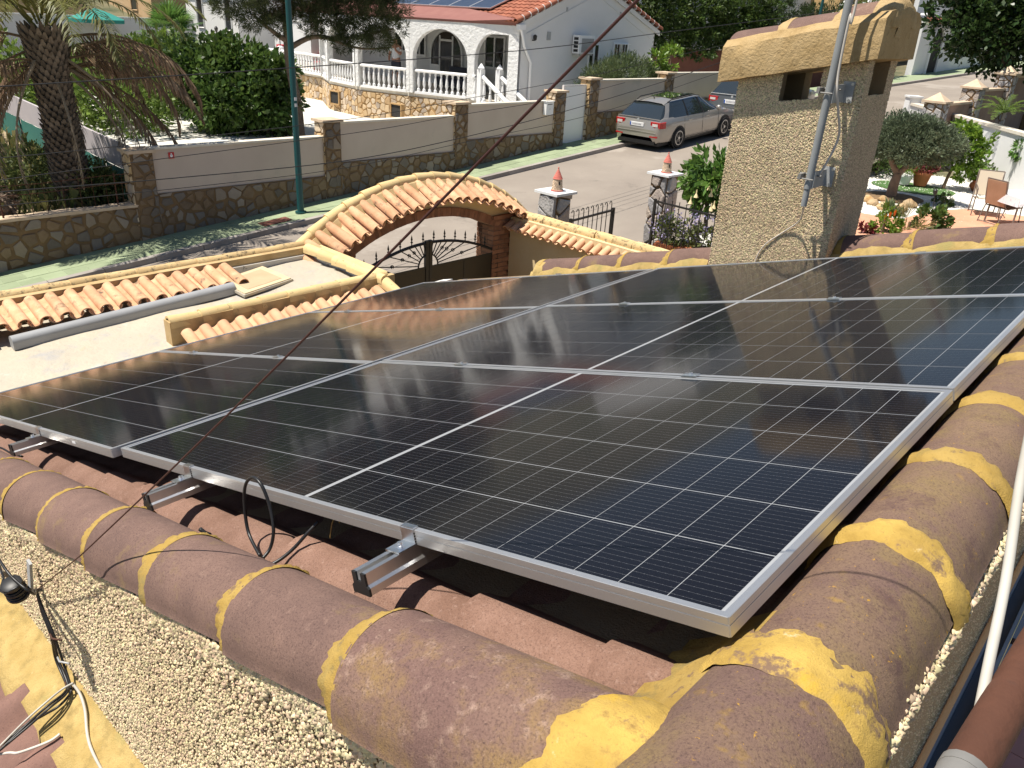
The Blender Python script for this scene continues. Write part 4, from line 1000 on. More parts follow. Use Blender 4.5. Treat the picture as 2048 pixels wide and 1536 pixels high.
# awning cassette under the tiles
a0 = at_z(22, 688, -1.30); a1 = at_z(402, 578, -1.21)
a0 = Vector((a0.x, 7.17, -1.275)); a1 = Vector((3.46, 7.20, -1.19))
aw = thing('awning_cassette', 'long grey awning cassette lying under the old terracotta tiles', 'awning', STREET @ T(a0))
dv = a1-a0; n = 10; rows = []
for k in (0, 1):
    rows.append([(dv.x*k, dv.y*k + 0.056*math.cos(R(-25+215*j/n)) , dv.z*k + 0.050*math.sin(R(-25+215*j/n))) for j in range(n+1)] + [(dv.x*k, dv.y*k-0.055, dv.z*k-0.06), (dv.x*k, dv.y*k+0.055, dv.z*k-0.06)])
b = MB(); b.grid(rows, True); b.obj('housing', M_['greymetal'], aw, 40)
for k in (0, 1):
    b = MB(); r_ = [Vector(p) for p in rows[k]]; b.add(r_, [tuple(range(len(r_)))]); b.obj('end_plate', M_['greymetal'], aw)

# ------------------------------------------------------------------ gate arch
AD = 7.86
arch = thing('gate_arch', 'cream wall arch with curved terracotta tiling and brick soffit over the drive gate', 'arch', ST(6.45, AD, 0))
Rr = 3.02; s_c, z_c = 6.45, -0.50-Rr
def ap(a, r): return (r*math.sin(R(a)), z_c + r*math.cos(R(a)))     # local x, z along the arc; a from -38..38
AM = 38.5
# cream body between two arcs, thick
b = MB(); rows = []
for k in range(33):
    a = -AM + 2*AM*k/32
    xo, zo = ap(a, Rr-0.02); xi, zi = ap(a, Rr-0.36)
    xm, zm = ap(a, Rr-0.15)
    rows.append([(xo, -0.055, zo), (xo, 0.10, zo), (xi, 0.14, zi), (xi, -0.14, zi), (xm, -0.13, zm)])
b.grid(rows, True); b.add(rows[0], [(0,1,2,3,4)]); b.add(rows[-1], [(4,3,2,1,0)]); b.obj('wall', M_['cream'], arch)
# brick soffit ring: single bricks set on edge
BM = MB().box(-0.027, 0.027, -0.17, 0.17, -0.115, 0.0).mesh('brick', M_['brick'])
nb = 60
for k in range(nb):
    a = -31.5 + 63*(k+0.5)/nb
    x, z = ap(a, Rr-0.36)
    link('brick', BM, arch, T((x, random.uniform(-.003,.003), z)) @ Ry(R(a)) @ Rx(R(random.uniform(-.6,.6))))
b = MB(); rows = []
for k in range(33):
    a = -31.5 + 63*k/32; x0, z0 = ap(a, Rr-0.358); x1, z1 = ap(a, Rr-0.465)
    rows.append([(x0, -0.16, z0), (x0, 0.16, z0), (x1, 0.16, z1), (x1, -0.16, z1)])
b.grid(rows, True).obj('brick_bed', M_['brickjoint'], arch)
# coping tiles along the crown and barrel tiles hanging towards the yard
nC = 15
me = cap_mesh('coping_tile', M_['coping'], 0.315, 0.072, 0.056, drop=0.03)
for k in range(nC):
    a = -AM + 2*AM*k/nC; x, z = ap(a, Rr); a2 = a + AM/nC
    link('coping_tile', me, arch, T((x, 0.02, z)) @ Ry(R(a2 + random.uniform(-1, 1))) @ Rz(R(random.uniform(-2.5,2.5))))
b = MB(); rows = []
for k in range(33):
    a = -AM + 2*AM*k/32; x, z = ap(a, Rr-0.01); x2, z2 = ap(a, Rr-0.12)
    rows.append([(x, -0.03, z), (x, -0.062, z-0.012), (x2, -0.14, z2)])
b.grid(rows).obj('bedding', M_['ochre'], arch)
nt = 24; cv = barrel('barrel_tile', M_['terra'], 0.46, 0.064); cc = barrel('barrel_tile', M_['terra_clean'], 0.45, 0.068, False)
for k in range(nt+1):
    a = -AM + 2.0 + (2*AM-3)*k/nt
    for half, mm in ((0, cv), (1, cc)):
        if half and k == nt: continue
        aa = a + (AM/nt if half else 0)
        x, z = ap(aa, Rr-0.035 - (-0.018 if half else 0))
        # tile axis: falls towards the yard (-d) and slightly down radially
        link('barrel_tile', mm, arch, T((x, -0.45 + random.uniform(-.015,.015), z - 0.185)) @ Ry(R(aa + random.uniform(-2, 2))) @ Rz(R(90 + random.uniform(-2, 2))) @ Ry(R(-22)))
# brick pillars
def brick_pillar(x0, x1, z0, z1, parent):
    b = MB(); b.box(x0+0.006, x1-0.006, -0.17+0.006, 0.17-0.006, z0, z1); b.obj('pillar_core', M_['brickjoint'], parent)
    n = int((z1-z0)/0.065); w = (x1-x0); bl = MB().box(0, 0.215, 0, 0.112, 0, 0.054).mesh('brick', M_['brick']); bh = MB().box(0, 0.1, 0, 0.112, 0, 0.054).mesh('brick', M_['brick'])
    for k in range(n):
        z = z0 + k*(z1-z0)/n
        if z < -2.35: continue
        if k % 2: link('brick', bl, parent, T((x0, -0.17, z))); link('brick', bl, parent, T((x1-0.215, -0.17, z)))
        else: link('brick', bh, parent, T((x0, -0.17, z))); link('brick', bl, parent, T((x0+0.112, -0.17, z))); link('brick', bh, parent, T((x1-0.1, -0.17, z)))
        link('brick', bl, parent, T((x0, 0.06, z)) @ Rz(0)); 
        link('brick', bl, parent, T((x0+0.112, -0.055, z)) @ Rz(R(90)))
brick_pillar(1.12, 1.52, -3.05, -1.10, arch); brick_pillar(-1.58, -1.18, -3.05, -1.10, arch)
b = MB(); b.box(1.50, 1.80, -0.13, 0.13, -3.05, -1.12); b.box(-1.86, -1.56, -0.13, 0.13, -3.05, -1.12); b.obj('wall', M_['cream'], arch)
b = MB(); b.box(1.09, 1.55, -0.19, 0.19, -1.145, -1.095); b.box(-1.61, -1.15, -0.19, 0.19, -1.145, -1.095); b.obj('impost', M_['brick'], arch)

# double gate
gate = thing('drive_gate', 'dark brown double gate with arched top, spear spikes and sunburst bars', 'gate', ST(6.42, 7.72, 0))
GL = 1.22; zs = -1.62
def garc(x): return -1.30 - 0.30*(x/GL)**2
for sg in (-1, 1):
    xs = np.linspace(0, GL, 13)
    b = MB(); b.box(min(0.03*sg, GL*sg), max(0.03*sg, GL*sg), -0.012, 0.012, -3.0, zs); lf = b.obj('sheet', M_['gatebrown'], gate)
    b = MB(); b.tube([(sg*x, 0, garc(x)) for x in xs], 0.020, 6); b.obj('top_rail', M_['iron'], gate)
    b = MB(); b.box(min(0.005*sg, 0.055*sg), max(0.005*sg, 0.055*sg), -0.022, 0.022, -3.0, garc(0)+0.03); b.obj('stile', M_['iron'], gate); b = MB(); b.box(min(GL*sg, (GL+0.05)*sg), max(GL*sg, (GL+0.05)*sg), -0.025, 0.025, -3.0, garc(GL)+0.02); b.obj('stile', M_['iron'], gate)
    b = MB(); b.box(min(0.62*sg, 0.64*sg), max(0.62*sg, 0.64*sg), -0.016, -0.0125, -3.0, zs-0.02); b.box(min(0.05*sg, GL*sg), max(0.05*sg, GL*sg), -0.017, -0.0125, zs-0.02, zs+0.008); b.obj('sheet_seam', M_['iron'], gate)
    b = MB(); b.tube([(sg*0.165*math.sin(R(a)), 0, zs+0.165*math.cos(R(a))) for a in range(0, 91, 10)], 0.011, 6); b.obj('sun_ring', M_['iron'], gate)
    for k in range(7):
        a = R(14 + 11.2*k); d0 = Vector((sg*math.sin(a), 0, math.cos(a))); p = d0*0.165
        t = 0.2
        while t < 1.4:
            x, z = abs(d0.x*t), zs + d0.z*t
            if z > garc(x) or x > GL: break
            t += 0.01
        b = MB(); b.tube([Vector((0,0,zs))+d0*0.165, Vector((0,0,zs))+d0*t], 0.0075, 6); bar = b.obj('ray_bar', M_['iron'], gate)
        if t > 0.40:
            m_ = Vector((0,0,zs)) + d0*(0.165+(t-0.165)*(0.55 if k > 2 else 0.45)); b = MB()
            for j in range(4):
                b.tube([m_ + d0*(0.035*(q/6-0.5)*1.6) + (Vector((0,1,0))*math.cos(j*1.57+q*0.5) + d0.cross(Vector((0,1,0)))*math.sin(j*1.57+q*0.5))*0.024*math.sin(math.pi*q/6) for q in range(7)], 0.0042, 5)
            b.obj('basket', M_['iron'], bar)
    for k in range(7):
        x = 0.09 + k*0.185 if k < 6 else GL+0.025
        z = garc(min(x, GL)); b = MB()
        b.lathe([(0.007, -0.01), (0.007, 0.045), (0.017, 0.055), (0.017, 0.062), (0.006, 0.068), (0.009, 0.082), (0.0135, 0.094), (0.0075, 0.125), (0.001, 0.155)], (sg*x, 0, z), 8)
        b.obj('spike', M_['iron'], gate, 40)

# cream wall with tiles on the right of the drive
rw = thing('drive_wall', 'cream wall with a sloping terracotta tile skirt right of the drive gate', 'wall', ST(8.02, 7.7, 0))
b = MB(); b.box(-0.12, 0.12, -3.4, 0.02, -3.05, -1.14); b.obj('wall', M_['cream'], rw)
coping_run(rw, [(0.0, -3.3, -1.12), (0.0, 0.06, -1.12)], M_['coping_old'])
coping_run(rw, [(0.03, -0.03, -1.115), (0.03, -3.3, -1.115)], M_['coping'])
tile_skirt(rw, (-0.02, -0.06, -1.165), (-0.02, -3.2, -1.165), (-0.24, 0, -0.12), 22, 0.25, 0.050, M_['terra_clean'])
# ------------------------------------------------------------------ street
def strip(name, s0, s1, d0, d1, zf, material, ds=1.0, kind='structure'):
    n = int((s1-s0)/ds); b = MB()
    b.grid([[tuple(STREET @ Vector((s0+(s1-s0)*k/n, d, zf(s0+(s1-s0)*k/n, d)))) for d in np.linspace(d0, d1, 3)] for k in range(n+1)])
    return tag(b.obj(name, material), None, None, None, kind)
KD = 15.78
# one ground sheet to the horizon, dropping under everything
gr = MB(); NS, ND = 40, 40
ss = np.concatenate([np.linspace(-220, -12, 8), np.linspace(-8, 70, 26), np.linspace(85, 420, 8)]); dds = np.concatenate([np.linspace(-160, 0, 6), np.linspace(4, 60, 18), np.linspace(75, 420, 12)])
def ground_h(s, d):
    z = road_z(max(-20, min(s, 60))) - 0.65
    if d > 66: z += (d-66)*0.17
    if s > 60: z += (s-60)*0.05
    if d > 130: z += (d-130)*0.06
    if s > 130: z += (s-130)*0.10
    return z
gr.grid([[tuple(STREET @ Vector((s, d, ground_h(s, d)))) for d in dds] for s in ss])
tag(gr.obj('ground', M_['hill']), None, None, None, 'structure')
strip('road', -30, 90, 9.0, KD, lambda s, d: road_z(s) - 0.10 + 0.02*math.sin((d-9)/(KD-9)*math.pi), M_['asphalt'])
strip('pavement', -30, 9.0, 8.05, 8.9, lambda s, d: road_z(s) - 0.02, M_['greenpave'])
# far pavement: separate green tiles near, plain sheet beyond
strip('pavement', -30, 90, KD+0.10, 17.3, lambda s, d: road_z(s) + 0.012*(d-KD), M_['greenpave'])
pv = MB()
s = 0.0
while s < 26:
    for k in range(3):
        d = KD+0.115 + 0.385*k
        z = lambda q: road_z(q) + 0.012*(d-KD)
        off = 0.2*(k % 2); a, c = s+off, s+off+0.392
        j = random.uniform(0.003, 0.007)
        pv.add([(a, d, z(a)+j), (c, d, z(c)+j), (c, d+0.378, z(c)+j), (a, d+0.378, z(a)+j), (a, d, z(a)-0.01), (c, d, z(c)-0.01), (c, d+0.378, z(c)-0.01), (a, d+0.378, z(a)-0.01)], [(0,1,2,3), (0,4,5,1), (1,5,6,2), (2,6,7,3), (3,7,4,0)])
    s += 0.40
tag(pv.obj('pavement_tiles', M_['greenpave'], None, False, STREET.copy()), None, None, None, 'stuff')
kb = thing('kerb', 'weathered concrete kerb along the far pavement', 'kerb', STREET @ T((0, KD, 0)))
KM = MB().box(0.004, 0.996, -0.05, 0.10, -0.20, 0.012).mesh('kerb_stone', M_['kerb'])
sl = math.atan(0.0825)
for k in range(-6, 37): link('kerb_stone', KM, kb, T((k, 0, road_z(k))) @ Ry(-sl))
b = MB(); b.grid([[(s, y, road_z(s)+z) for (y, z) in ((-0.05, -0.2), (-0.05, 0.012), (0.10, 0.012))] for s in np.linspace(37, 90, 30)]); b.obj('kerb_run', M_['kerb'], kb)
# iron covers
for (px, py, nm, lb) in ((550, 437, 'valve_cover', 'rust red iron cover set in the green pavement'), ):
    p = at_d(px, py, 16.15); b = MB(); b.box(-0.35, 0.35, -0.16, 0.16, -0.02, 0.016, Ry(-sl)); tag(b.obj(nm, M_['ironplate'], None, False, ST(p.x, 16.15, road_z(p.x)+0.006)), lb, 'cover')
mh = at_z(852, 423, road_z(10.3)-0.08); b = MB(); b.lathe([(0.36, -0.02), (0.36, 0.012), (0.33, 0.016)], (0,0,0), 24, Ry(-sl)); tag(b.obj('manhole_cover', M_['manhole'], None, False, ST(mh.x, mh.y, road_z(mh.x)-0.075)), 'round dark manhole cover in the road behind the gate arch', 'manhole')

# ------------------------------------------------------------------ rubble stone facing
def voronoi_cells(w, h, size, jitter=0.42, aspect=1.0):
    nx, ny = max(1, round(w/size)), max(1, round(h/(size*aspect)))
    gx, gy = w/nx, h/ny
    P = []
    for i in range(-2, nx+2):
        for j in range(-2, ny+2):
            P.append(((i+0.5+random.uniform(-jitter, jitter)+(0.5 if j % 2 else 0)*0.6)*gx, (j+0.5+random.uniform(-jitter, jitter))*gy))
    P = np.array(P); out = []
    for i, (x, y) in enumerate(P):
        if x < -gx*0.5 or x > w+gx*0.5 or y < -gy*0.5 or y > h+gy*0.5: continue
        poly = [(0, 0), (w, 0), (w, h), (0, h)]
        dd = np.hypot(P[:, 0]-x, P[:, 1]-y); idx = np.argsort(dd)[1:16]
        for q in idx:
            mx, my = (x+P[q, 0])/2, (y+P[q, 1])/2; nx_, ny_ = P[q, 0]-x, P[q, 1]-y
            new = []
            for k in range(len(poly)):
                a, c = poly[k], poly[(k+1) % len(poly)]
                da = (a[0]-mx)*nx_ + (a[1]-my)*ny_; dc = (c[0]-mx)*nx_ + (c[1]-my)*ny_
                if da <= 0: new.append(a)
                if da*dc < 0:
                    t = da/(da-dc); new.append((a[0]+(c[0]-a[0])*t, a[1]+(c[1]-a[1])*t))
            poly = new
            if len(poly) < 3: break
        if len(poly) >= 3: out.append(poly)
    return out
def stone_shape(b, poly, gap, depth, F):
    """F(x, y, out) -> local point; polygon shrunk by gap, face pillowed outwards"""
    cx = sum(p[0] for p in poly)/len(poly); cy = sum(p[1] for p in poly)/len(poly)
    rad = min(math.hypot(p[0]-cx, p[1]-cy) for p in poly)
    if rad < gap*1.6: return False
    k1 = max(0.35, (1-gap/rad*random.uniform(0.8, 1.5))*random.choice((1, 1, 0.97, 0.88, 0.78))); k2 = k1*0.86
    n = len(poly); dz = depth*random.uniform(0.6, 1.2)
    jit = lambda: random.uniform(-0.13, 0.13)*rad
    r0 = [(cx+(p[0]-cx)*k1+jit(), cy+(p[1]-cy)*k1+jit()) for p in poly]
    vs = [F(x, y, 0) for x, y in r0] + [F(x, y, dz*0.7) for x, y in r0] + [F(cx+(x-cx)*0.84, cy+(y-cy)*0.84, dz*random.uniform(.9, 1.1)) for x, y in r0]
    fs = [(i, (i+1) % n, n+(i+1) % n, n+i) for i in range(n)] + [(n+i, n+(i+1) % n, 2*n+(i+1) % n, 2*n+i) for i in range(n)] + [tuple(range(2*n, 3*n))]
    b.add(vs, fs, random.random()); return True
def stone_face(parent, w, h, F, size, material, budget, gap=0.014, depth=0.022, aspect=0.9, cut=None):
    rest = MB(); n = 0
    for poly in voronoi_cells(w, h, size, 0.48, aspect):
        if cut and cut(sum(p[0] for p in poly)/len(poly), sum(p[1] for p in poly)/len(poly)): continue
        if budget[0] > 0:
            b = MB()
            if stone_shape(b, poly, gap, depth, F):
                # own origin at the stone
                o = Vector(b.v[0]); b.v = [tuple(Vector(v)-o) for v in b.v]
                b.obj('stone', material, parent, False, T(o)); budget[0] -= 1; n += 1
        else: stone_shape(rest, poly, gap, depth, F)
    if rest.f: rest.obj('stones', material, parent, False, None, 'stuff')
    return n

# ------------------------------------------------------------------ wall across the street
WD = 17.0
sw = thing('street_wall', 'long stepped garden wall of rubble stone and pinkish plaster panels across the street', 'wall', STREET @ T((7.0, WD, 0)))
budget = [300]
pill = [6.45, 11.05, 15.25, 19.35, 20.95, 25.15, 29.8]     # pillar centres
pw = 0.46
tops = {6.45: -1.52, 11.05: -1.12, 15.25: -0.84, 19.35: -0.62, 20.95: -0.27, 25.15: -0.12, 29.8: 0.25}
panels_w = [(0, -1.48, -2.38), (1, -1.17, -2.09), (2, -0.89, -1.80), (4, -0.31, -1.26), (5, -0.12, -0.98)]
jm = MB(); X = lambda s: s-7.0
def Fw(s0, z0, out0): return lambda x, y, o: (X(s0)+x, -out0-o, z0+y)
for (i, zt, zb) in panels_w:
    a, c = pill[i]+pw/2-0.02, pill[i+1]-pw/2+0.02
    b = MB(); b.box(X(a), X(c), 0.0, 0.18, road_z(a)-0.5, zt); b.obj('plaster_panel', M_['plaster'], sw)
    b = MB(); b.box(X(a), X(c), -0.03, 0.21, zt, zt+0.045); b.obj('wall_cap', M_['wallcap'], sw)
    # stone plinth follows the pavement
    b = MB(); n = 8
    rows = [[(X(a+(c-a)*k/n), -0.04, road_z(a+(c-a)*k/n)-0.1), (X(a+(c-a)*k/n), -0.04, zb), (X(a+(c-a)*k/n), 0.0, zb)] for k in range(n+1)]
    b.grid(rows); b.obj('stone_plinth', M_['stonejoint'], sw)
    zlow = road_z(a)-0.02; hgt = zb-zlow
    stone_face(sw, c-a, hgt, Fw(a, zlow, 0.04), 0.25, M_['stonemix'], budget, 0.018, cut=lambda x, y, a=a, zlow=zlow: zlow+y < road_z(a+x)-0.08)
for s in pill:
    t = tops[s]; z0 = road_z(s)-0.15
    b = MB(); b.box(X(s-pw/2), X(s+pw/2), -0.06, 0.36, z0, t); b.obj('pillar', M_['stonejoint'], sw)
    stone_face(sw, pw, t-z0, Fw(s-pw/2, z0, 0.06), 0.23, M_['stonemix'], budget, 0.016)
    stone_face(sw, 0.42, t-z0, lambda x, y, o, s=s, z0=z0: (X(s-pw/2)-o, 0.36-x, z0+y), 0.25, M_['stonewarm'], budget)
    b = MB(); b.box(X(s-pw/2-0.06), X(s+pw/2+0.06), -0.12, 0.42, t, t+0.06); b.obj('pillar_cap', M_['slab'], sw)
# planted pillar top (stone planter behind the wall further up)
# low wall of the empty plot on the left
lw = thing('plot_wall', 'low rubble stone wall in front of the dry plot with the palm', 'wall', STREET @ T((2.0, WD, 0)))
budget = [220]
b = MB(); b.box(-9.0, 4.25, -0.03, 0.25, -4.6, -2.60); b.obj('wall', M_['stonejoint'], lw)
b = MB(); rows = [[(x, -0.07, -2.60), (x, -0.07, -2.545+0.01*math.sin(x*7)), (x, 0.28, -2.55+0.01*math.sin(x*5)), (x, 0.28, -2.6)] for x in np.linspace(-9, 4.25, 40)]
b.grid(rows).obj('wall_cap', M_['slab'], lw)
stone_face(lw, 5.0, 1.15, lambda x, y, o: (x-0.75, -0.03-o, -3.73+y), 0.27, M_['stonemix'], budget, 0.020, cut=lambda x, y: -3.73+y < road_z(2.0+x-0.75)-0.08)
stone_face(lw, 8.0, 1.4, lambda x, y, o: (x-8.75, -0.03-o, -4.0+y), 0.30, M_['stonemix'], budget, 0.020)
# thin rusty railing on the low wall
rl = thing('plot_railing', 'rusty wire railing on the low stone wall', 'railing', STREET @ T((2.0, WD+0.08, -2.55)))
b = MB()
for zz in (0.42, 0.60): b.tube([(x, 0, zz+0.02*math.sin(x*2)) for x in np.linspace(-7, 4.2, 20)], 0.008, 5)
b.obj('rail', M_['rust'], rl)
for k in range(6):
    b = MB(); b.tube([(-6.6+2.1*k, 0, 0), (-6.6+2.1*k, 0, 0.66)], 0.014, 6); b.obj('post', M_['rust'], rl)
for k in range(40):
    x = -6.9 + 0.28*k + random.uniform(-.05, .05); b = MB(); b.tube([(x, 0, 0.0), (x+random.uniform(-.03,.03), 0, 0.58)], 0.0045, 4); b.obj('wire_bar', M_['rust'], rl)
# white gate and letter box
wg = thing('white_gate', 'white metal garden gate between two stone pillars', 'gate', STREET @ T((20.15, WD+0.12, 0)))
b = MB(); b.box(-0.52, 0.54, -0.02, 0.02, road_z(20.15)+0.0, -0.44); b.obj('leaf', M_['whitegloss'], wg)
b = MB(); b.box(-0.54, -0.50, -0.035, 0.035, road_z(20.15)-0.05, -0.42); b.box(0.53, 0.57, -0.035, 0.035, road_z(20.15)-0.05, -0.42); b.box(-0.50, 0.53, -0.026, 0.026, -0.46, -0.42); b.obj('gate_frame', M_['greywall'], wg)
b = MB(); b.box(-0.45, -0.41, -0.06, -0.02, -1.45, -1.33); b.obj('handle', M_['galv'], wg)
p = at_d(1100, 216, WD-0.16)
lb = thing('letter_box', 'white letter box on the wall beside the white gate', 'letter box', STREET @ T((p.x, WD-0.16, p.z)))
b = MB(); b.box(-0.16, 0.16, 0.0, 0.13, -0.20, 0.17); b.box(-0.18, 0.18, -0.02, 0.14, 0.17, 0.195); b.obj('box', M_['whitegloss'], lb)
b = MB(); b.box(-0.10, 0.10, -0.004, 0.0, 0.09, 0.115); b.lathe([(0.012, 0), (0.012, 0.006)], (0,0,0), 8, T((0, 0.0, -0.03)) @ Rx(R(90))); b.obj('slot', M_['galvdark'], lb)
# small signs
p = at_d(343, 311, WD-0.02); b = MB(); b.box(-0.06, 0.06, -0.01, 0.0, -0.065, 0.065); o = tag(b.obj('red_sign', M_['redsign'], None, False, STREET @ T((p.x, WD-0.005, p.z))), 'small square red sign at the left end of the plaster wall', 'sign')
b = MB(); b.lathe([(0.03, 0), (0.03, 0.003)], (0, 0, 0), 10, T((0.0, -0.0105, -0.005)) @ Rx(R(90))); b.box(-0.012, 0.012, -0.0135, -0.0105, 0.0, 0.045); b.obj('emblem', M_['whitegloss'], o)
for (px, py, mt, lbl, hh) in ((1199, 171, 'greymetal', 'small grey intercom on the wall right of the white gate', 0.06), (1199, 181, 'slab', 'narrow house number tile under the intercom by the white gate', 0.06)):
    p = at_d(px, py, WD-0.02); b = MB(); b.box(-0.06, 0.06, -0.025, 0.0, -hh, hh); o = tag(b.obj('door_plate', M_[mt], None, False, STREET @ T((p.x, WD, p.z))), lbl, 'plate')

# lamp post
lp = at_d(602, 428, 16.35)
lamp = thing('street_lamp', 'dark teal steel lamp post standing on the green pavement', 'street lamp', ST(lp.x, 16.35, road_z(lp.x)))
b = MB(); b.tube([(0,0,0), (0,0,1.2), (0,0,7.4)], [0.078, 0.072, 0.052], 14); b.tube([(0,0,0), (0,0,0.05)], 0.13, 12); b.obj('pole', M_['lamppost'], lamp, 40)
b = MB(); b.tube(smooth_pts([Vector((0,0,7.3)), Vector((0,-0.2,7.7)), Vector((0,-0.9,7.9))]), 0.03, 8); b.obj('arm', M_['lamppost'], lamp, True)
b = MB(); b.lathe([(0.05, 0.1), (0.14, 0.02), (0.16, -0.1), (0.02, -0.12)], (0, -1.1, 7.9), 10); b.obj('lantern', M_['galv'], lamp, 40)
b = MB()
for zz in (2.55, 2.42): b.box(-0.028, 0.028, -0.078, -0.06, zz-0.035, zz+0.035)
b.obj('sticker', M_['greywall'], lamp)
lp2 = at_d(1636, 50, 18.5)
l2 = dup(lamp, ST(lp2.x, 18.5, road_z(lp2.x)), 'distant teal lamp post rising behind the clipped hedge')

# dividing fence of the empty plot: lilac boards over green mesh, running away from the street
f0 = Vector((6.55, WD+0.3, -1.50)); f1 = Vector((6.55, 40, -0.75))
df = thing('boundary_fence', 'boundary fence of lilac grey boards above dark green shade mesh beside the palm', 'fence', STREET @ T((6.55, WD+0.3, 0)))
Lf = 24.0
for k in range(12):
    y0, y1 = Lf*k/12, Lf*(k+1)/12
    zt = lambda y: -1.55 + y*0.034
    b = MB(); b.add([(0, y0+0.01, zt(y0)-0.55), (0, y1-0.01, zt(y1)-0.55), (0, y1-0.01, zt(y1)), (0, y0+0.01, zt(y0)), (0.06, y0+0.01, zt(y0)-0.55), (0.06, y1-0.01, zt(y1)-0.55), (0.06, y1-0.01, zt(y1)), (0.06, y0+0.01, zt(y0))], [(0,1,2,3),(7,6,5,4),(0,3,7,4),(1,5,6,2),(3,2,6,7),(0,4,5,1)])
    b.obj('board', M_['fencegrey'], df)
    b = MB(); n = 6
    b.grid([[(-0.01+0.012*math.sin(q*2.4+j), y0+(y1-y0)*q/n, zt(y0+(y1-y0)*q/n)-0.55-0.26*j) for j in range(5)] for q in range(n+1)]); b.obj('shade_mesh', M_['meshgreen'], df, True)
    b = MB(); b.tube([(-0.03, y0, zt(y0)-1.7), (-0.03, y0, zt(y0)-0.5)], 0.02, 6); b.obj('post', M_['lamppost'], df)
# dry plot and gravel garden
def patch(name, pts, material, kind='structure'):
    b = MB(); b.grid(pts); return tag(b.obj(name, material, None, True), None, None, None, kind)
patch('plot_ground', [[tuple(STREET @ Vector((s, d, -2.72 + 0.035*(d-17) + 0.05*math.sin(s*1.7+d)))) for d in np.linspace(17.2, 45, 24)] for s in np.linspace(-12, 6.5, 20)], M_['soil'])
def gz(s, d): return -2.42 + (max(0, s-19.5)*0.09) + 0.012*math.sin(3*s)*math.sin(2.3*d)
patch('gravel_garden', [[tuple(STREET @ Vector((s, d, gz(s, d)))) for d in np.linspace(17.18, 44, 40)] for s in np.linspace(6.6, 34, 50)], M_['gravel'])
# ------------------------------------------------------------------ white house with arcade
wh = thing('white_house', 'white house with arched porch, red tiled roof and balustrades across the street', 'house', STREET @ T((20.6, 20.0, 0)))
hx = lambda s: s-20.6
hy = lambda d: d-20.0
DK = -1.30
# main volume: gable faces the street
b = MB()
eZ, rZ, s0, s1, sr = 1.22, 2.75, 20.6, 28.1, 24.35
prof = [(hx(s0), -2.6), (hx(s1), -2.6), (hx(s1), eZ), (hx(sr), rZ-0.12), (hx(s0), eZ)]
# front wall set back behind the porch, gable and side wall
L_ = 13.0
b.add([(x, 0, z) for x, z in prof], [tuple(range(5))[::-1]])
b.add([(x, L_, z) for x, z in prof], [tuple(range(5))])
b.add([(hx(s1), 0, -2.6), (hx(s1), L_, -2.6), (hx(s1), L_, eZ), (hx(s1), 0, eZ)], [(0,1,2,3)])
b.obj('wall', M_['white'], wh)
b = MB(); pb = 22.9    # porch back wall plane
b.box(hx(pb), hx(pb)+0.2, 0.05, L_, DK, eZ+0.2); b.obj('porch_back_wall', M_['white'], wh)
b = MB(); b.box(hx(20.62), hx(pb), 0.02, 0.30, DK, 1.2); b.obj('porch_side_wall', M_['white'], wh)
# roof: two slopes with rows of tiles as geometry
def tile_slope(name, p00, p10, p01, rows_, cols, material, parent, amp=0.035):
    """corrugated tiled slope: p00 eave start, p10 eave end, p01 ridge start"""
    p00, p10, p01 = Vector(p00), Vector(p10), Vector(p01); ex = p10-p00; ey = p01-p00; nz = ex.cross(ey).normalized()
    if nz.z < 0: nz = -nz
    b = MB(); m = cols*4
    for r in range(rows_):
        a0, a1 = r/rows_, (r+1)/rows_ + 0.02
        row0 = []; row1 = []; row2 = []
        for k in range(m+1):
            h = amp*(0.5+0.5*math.cos(2*math.pi*k/4))
            row2.append(p00 + ex*(k/m) + ey*a0 + nz*(h-0.01)); row0.append(p00 + ex*(k/m) + ey*a0 + nz*(h+0.045)); row1.append(p00 + ex*(k/m) + ey*a1 + nz*(h+0.012))
        o = len(b.v); b.v += [tuple(p) for p in row2+row0+row1]
        for k in range(m):
            rv = random.Random((r*977 + (k//4)*131)).random()
            b.f.append((o+k, o+k+1, o+m+1+k+1, o+m+1+k)); b.r.append(rv)
            b.f.append((o+m+1+k, o+m+1+k+1, o+2*(m+1)+k+1, o+2*(m+1)+k)); b.r.append(rv)
    return b.obj(name, material, parent)
rf = tile_slope('roof', (hx(20.25), -0.12, eZ+0.02), (hx(20.25), L_, eZ+0.02), (hx(sr), -0.12, rZ), 14, 52, M_['redtile'], wh)
tile_slope('roof', (hx(28.4), L_, eZ+0.02), (hx(28.4), -0.12, eZ+0.02), (hx(sr), L_, rZ), 14, 52, M_['redtile'], wh)
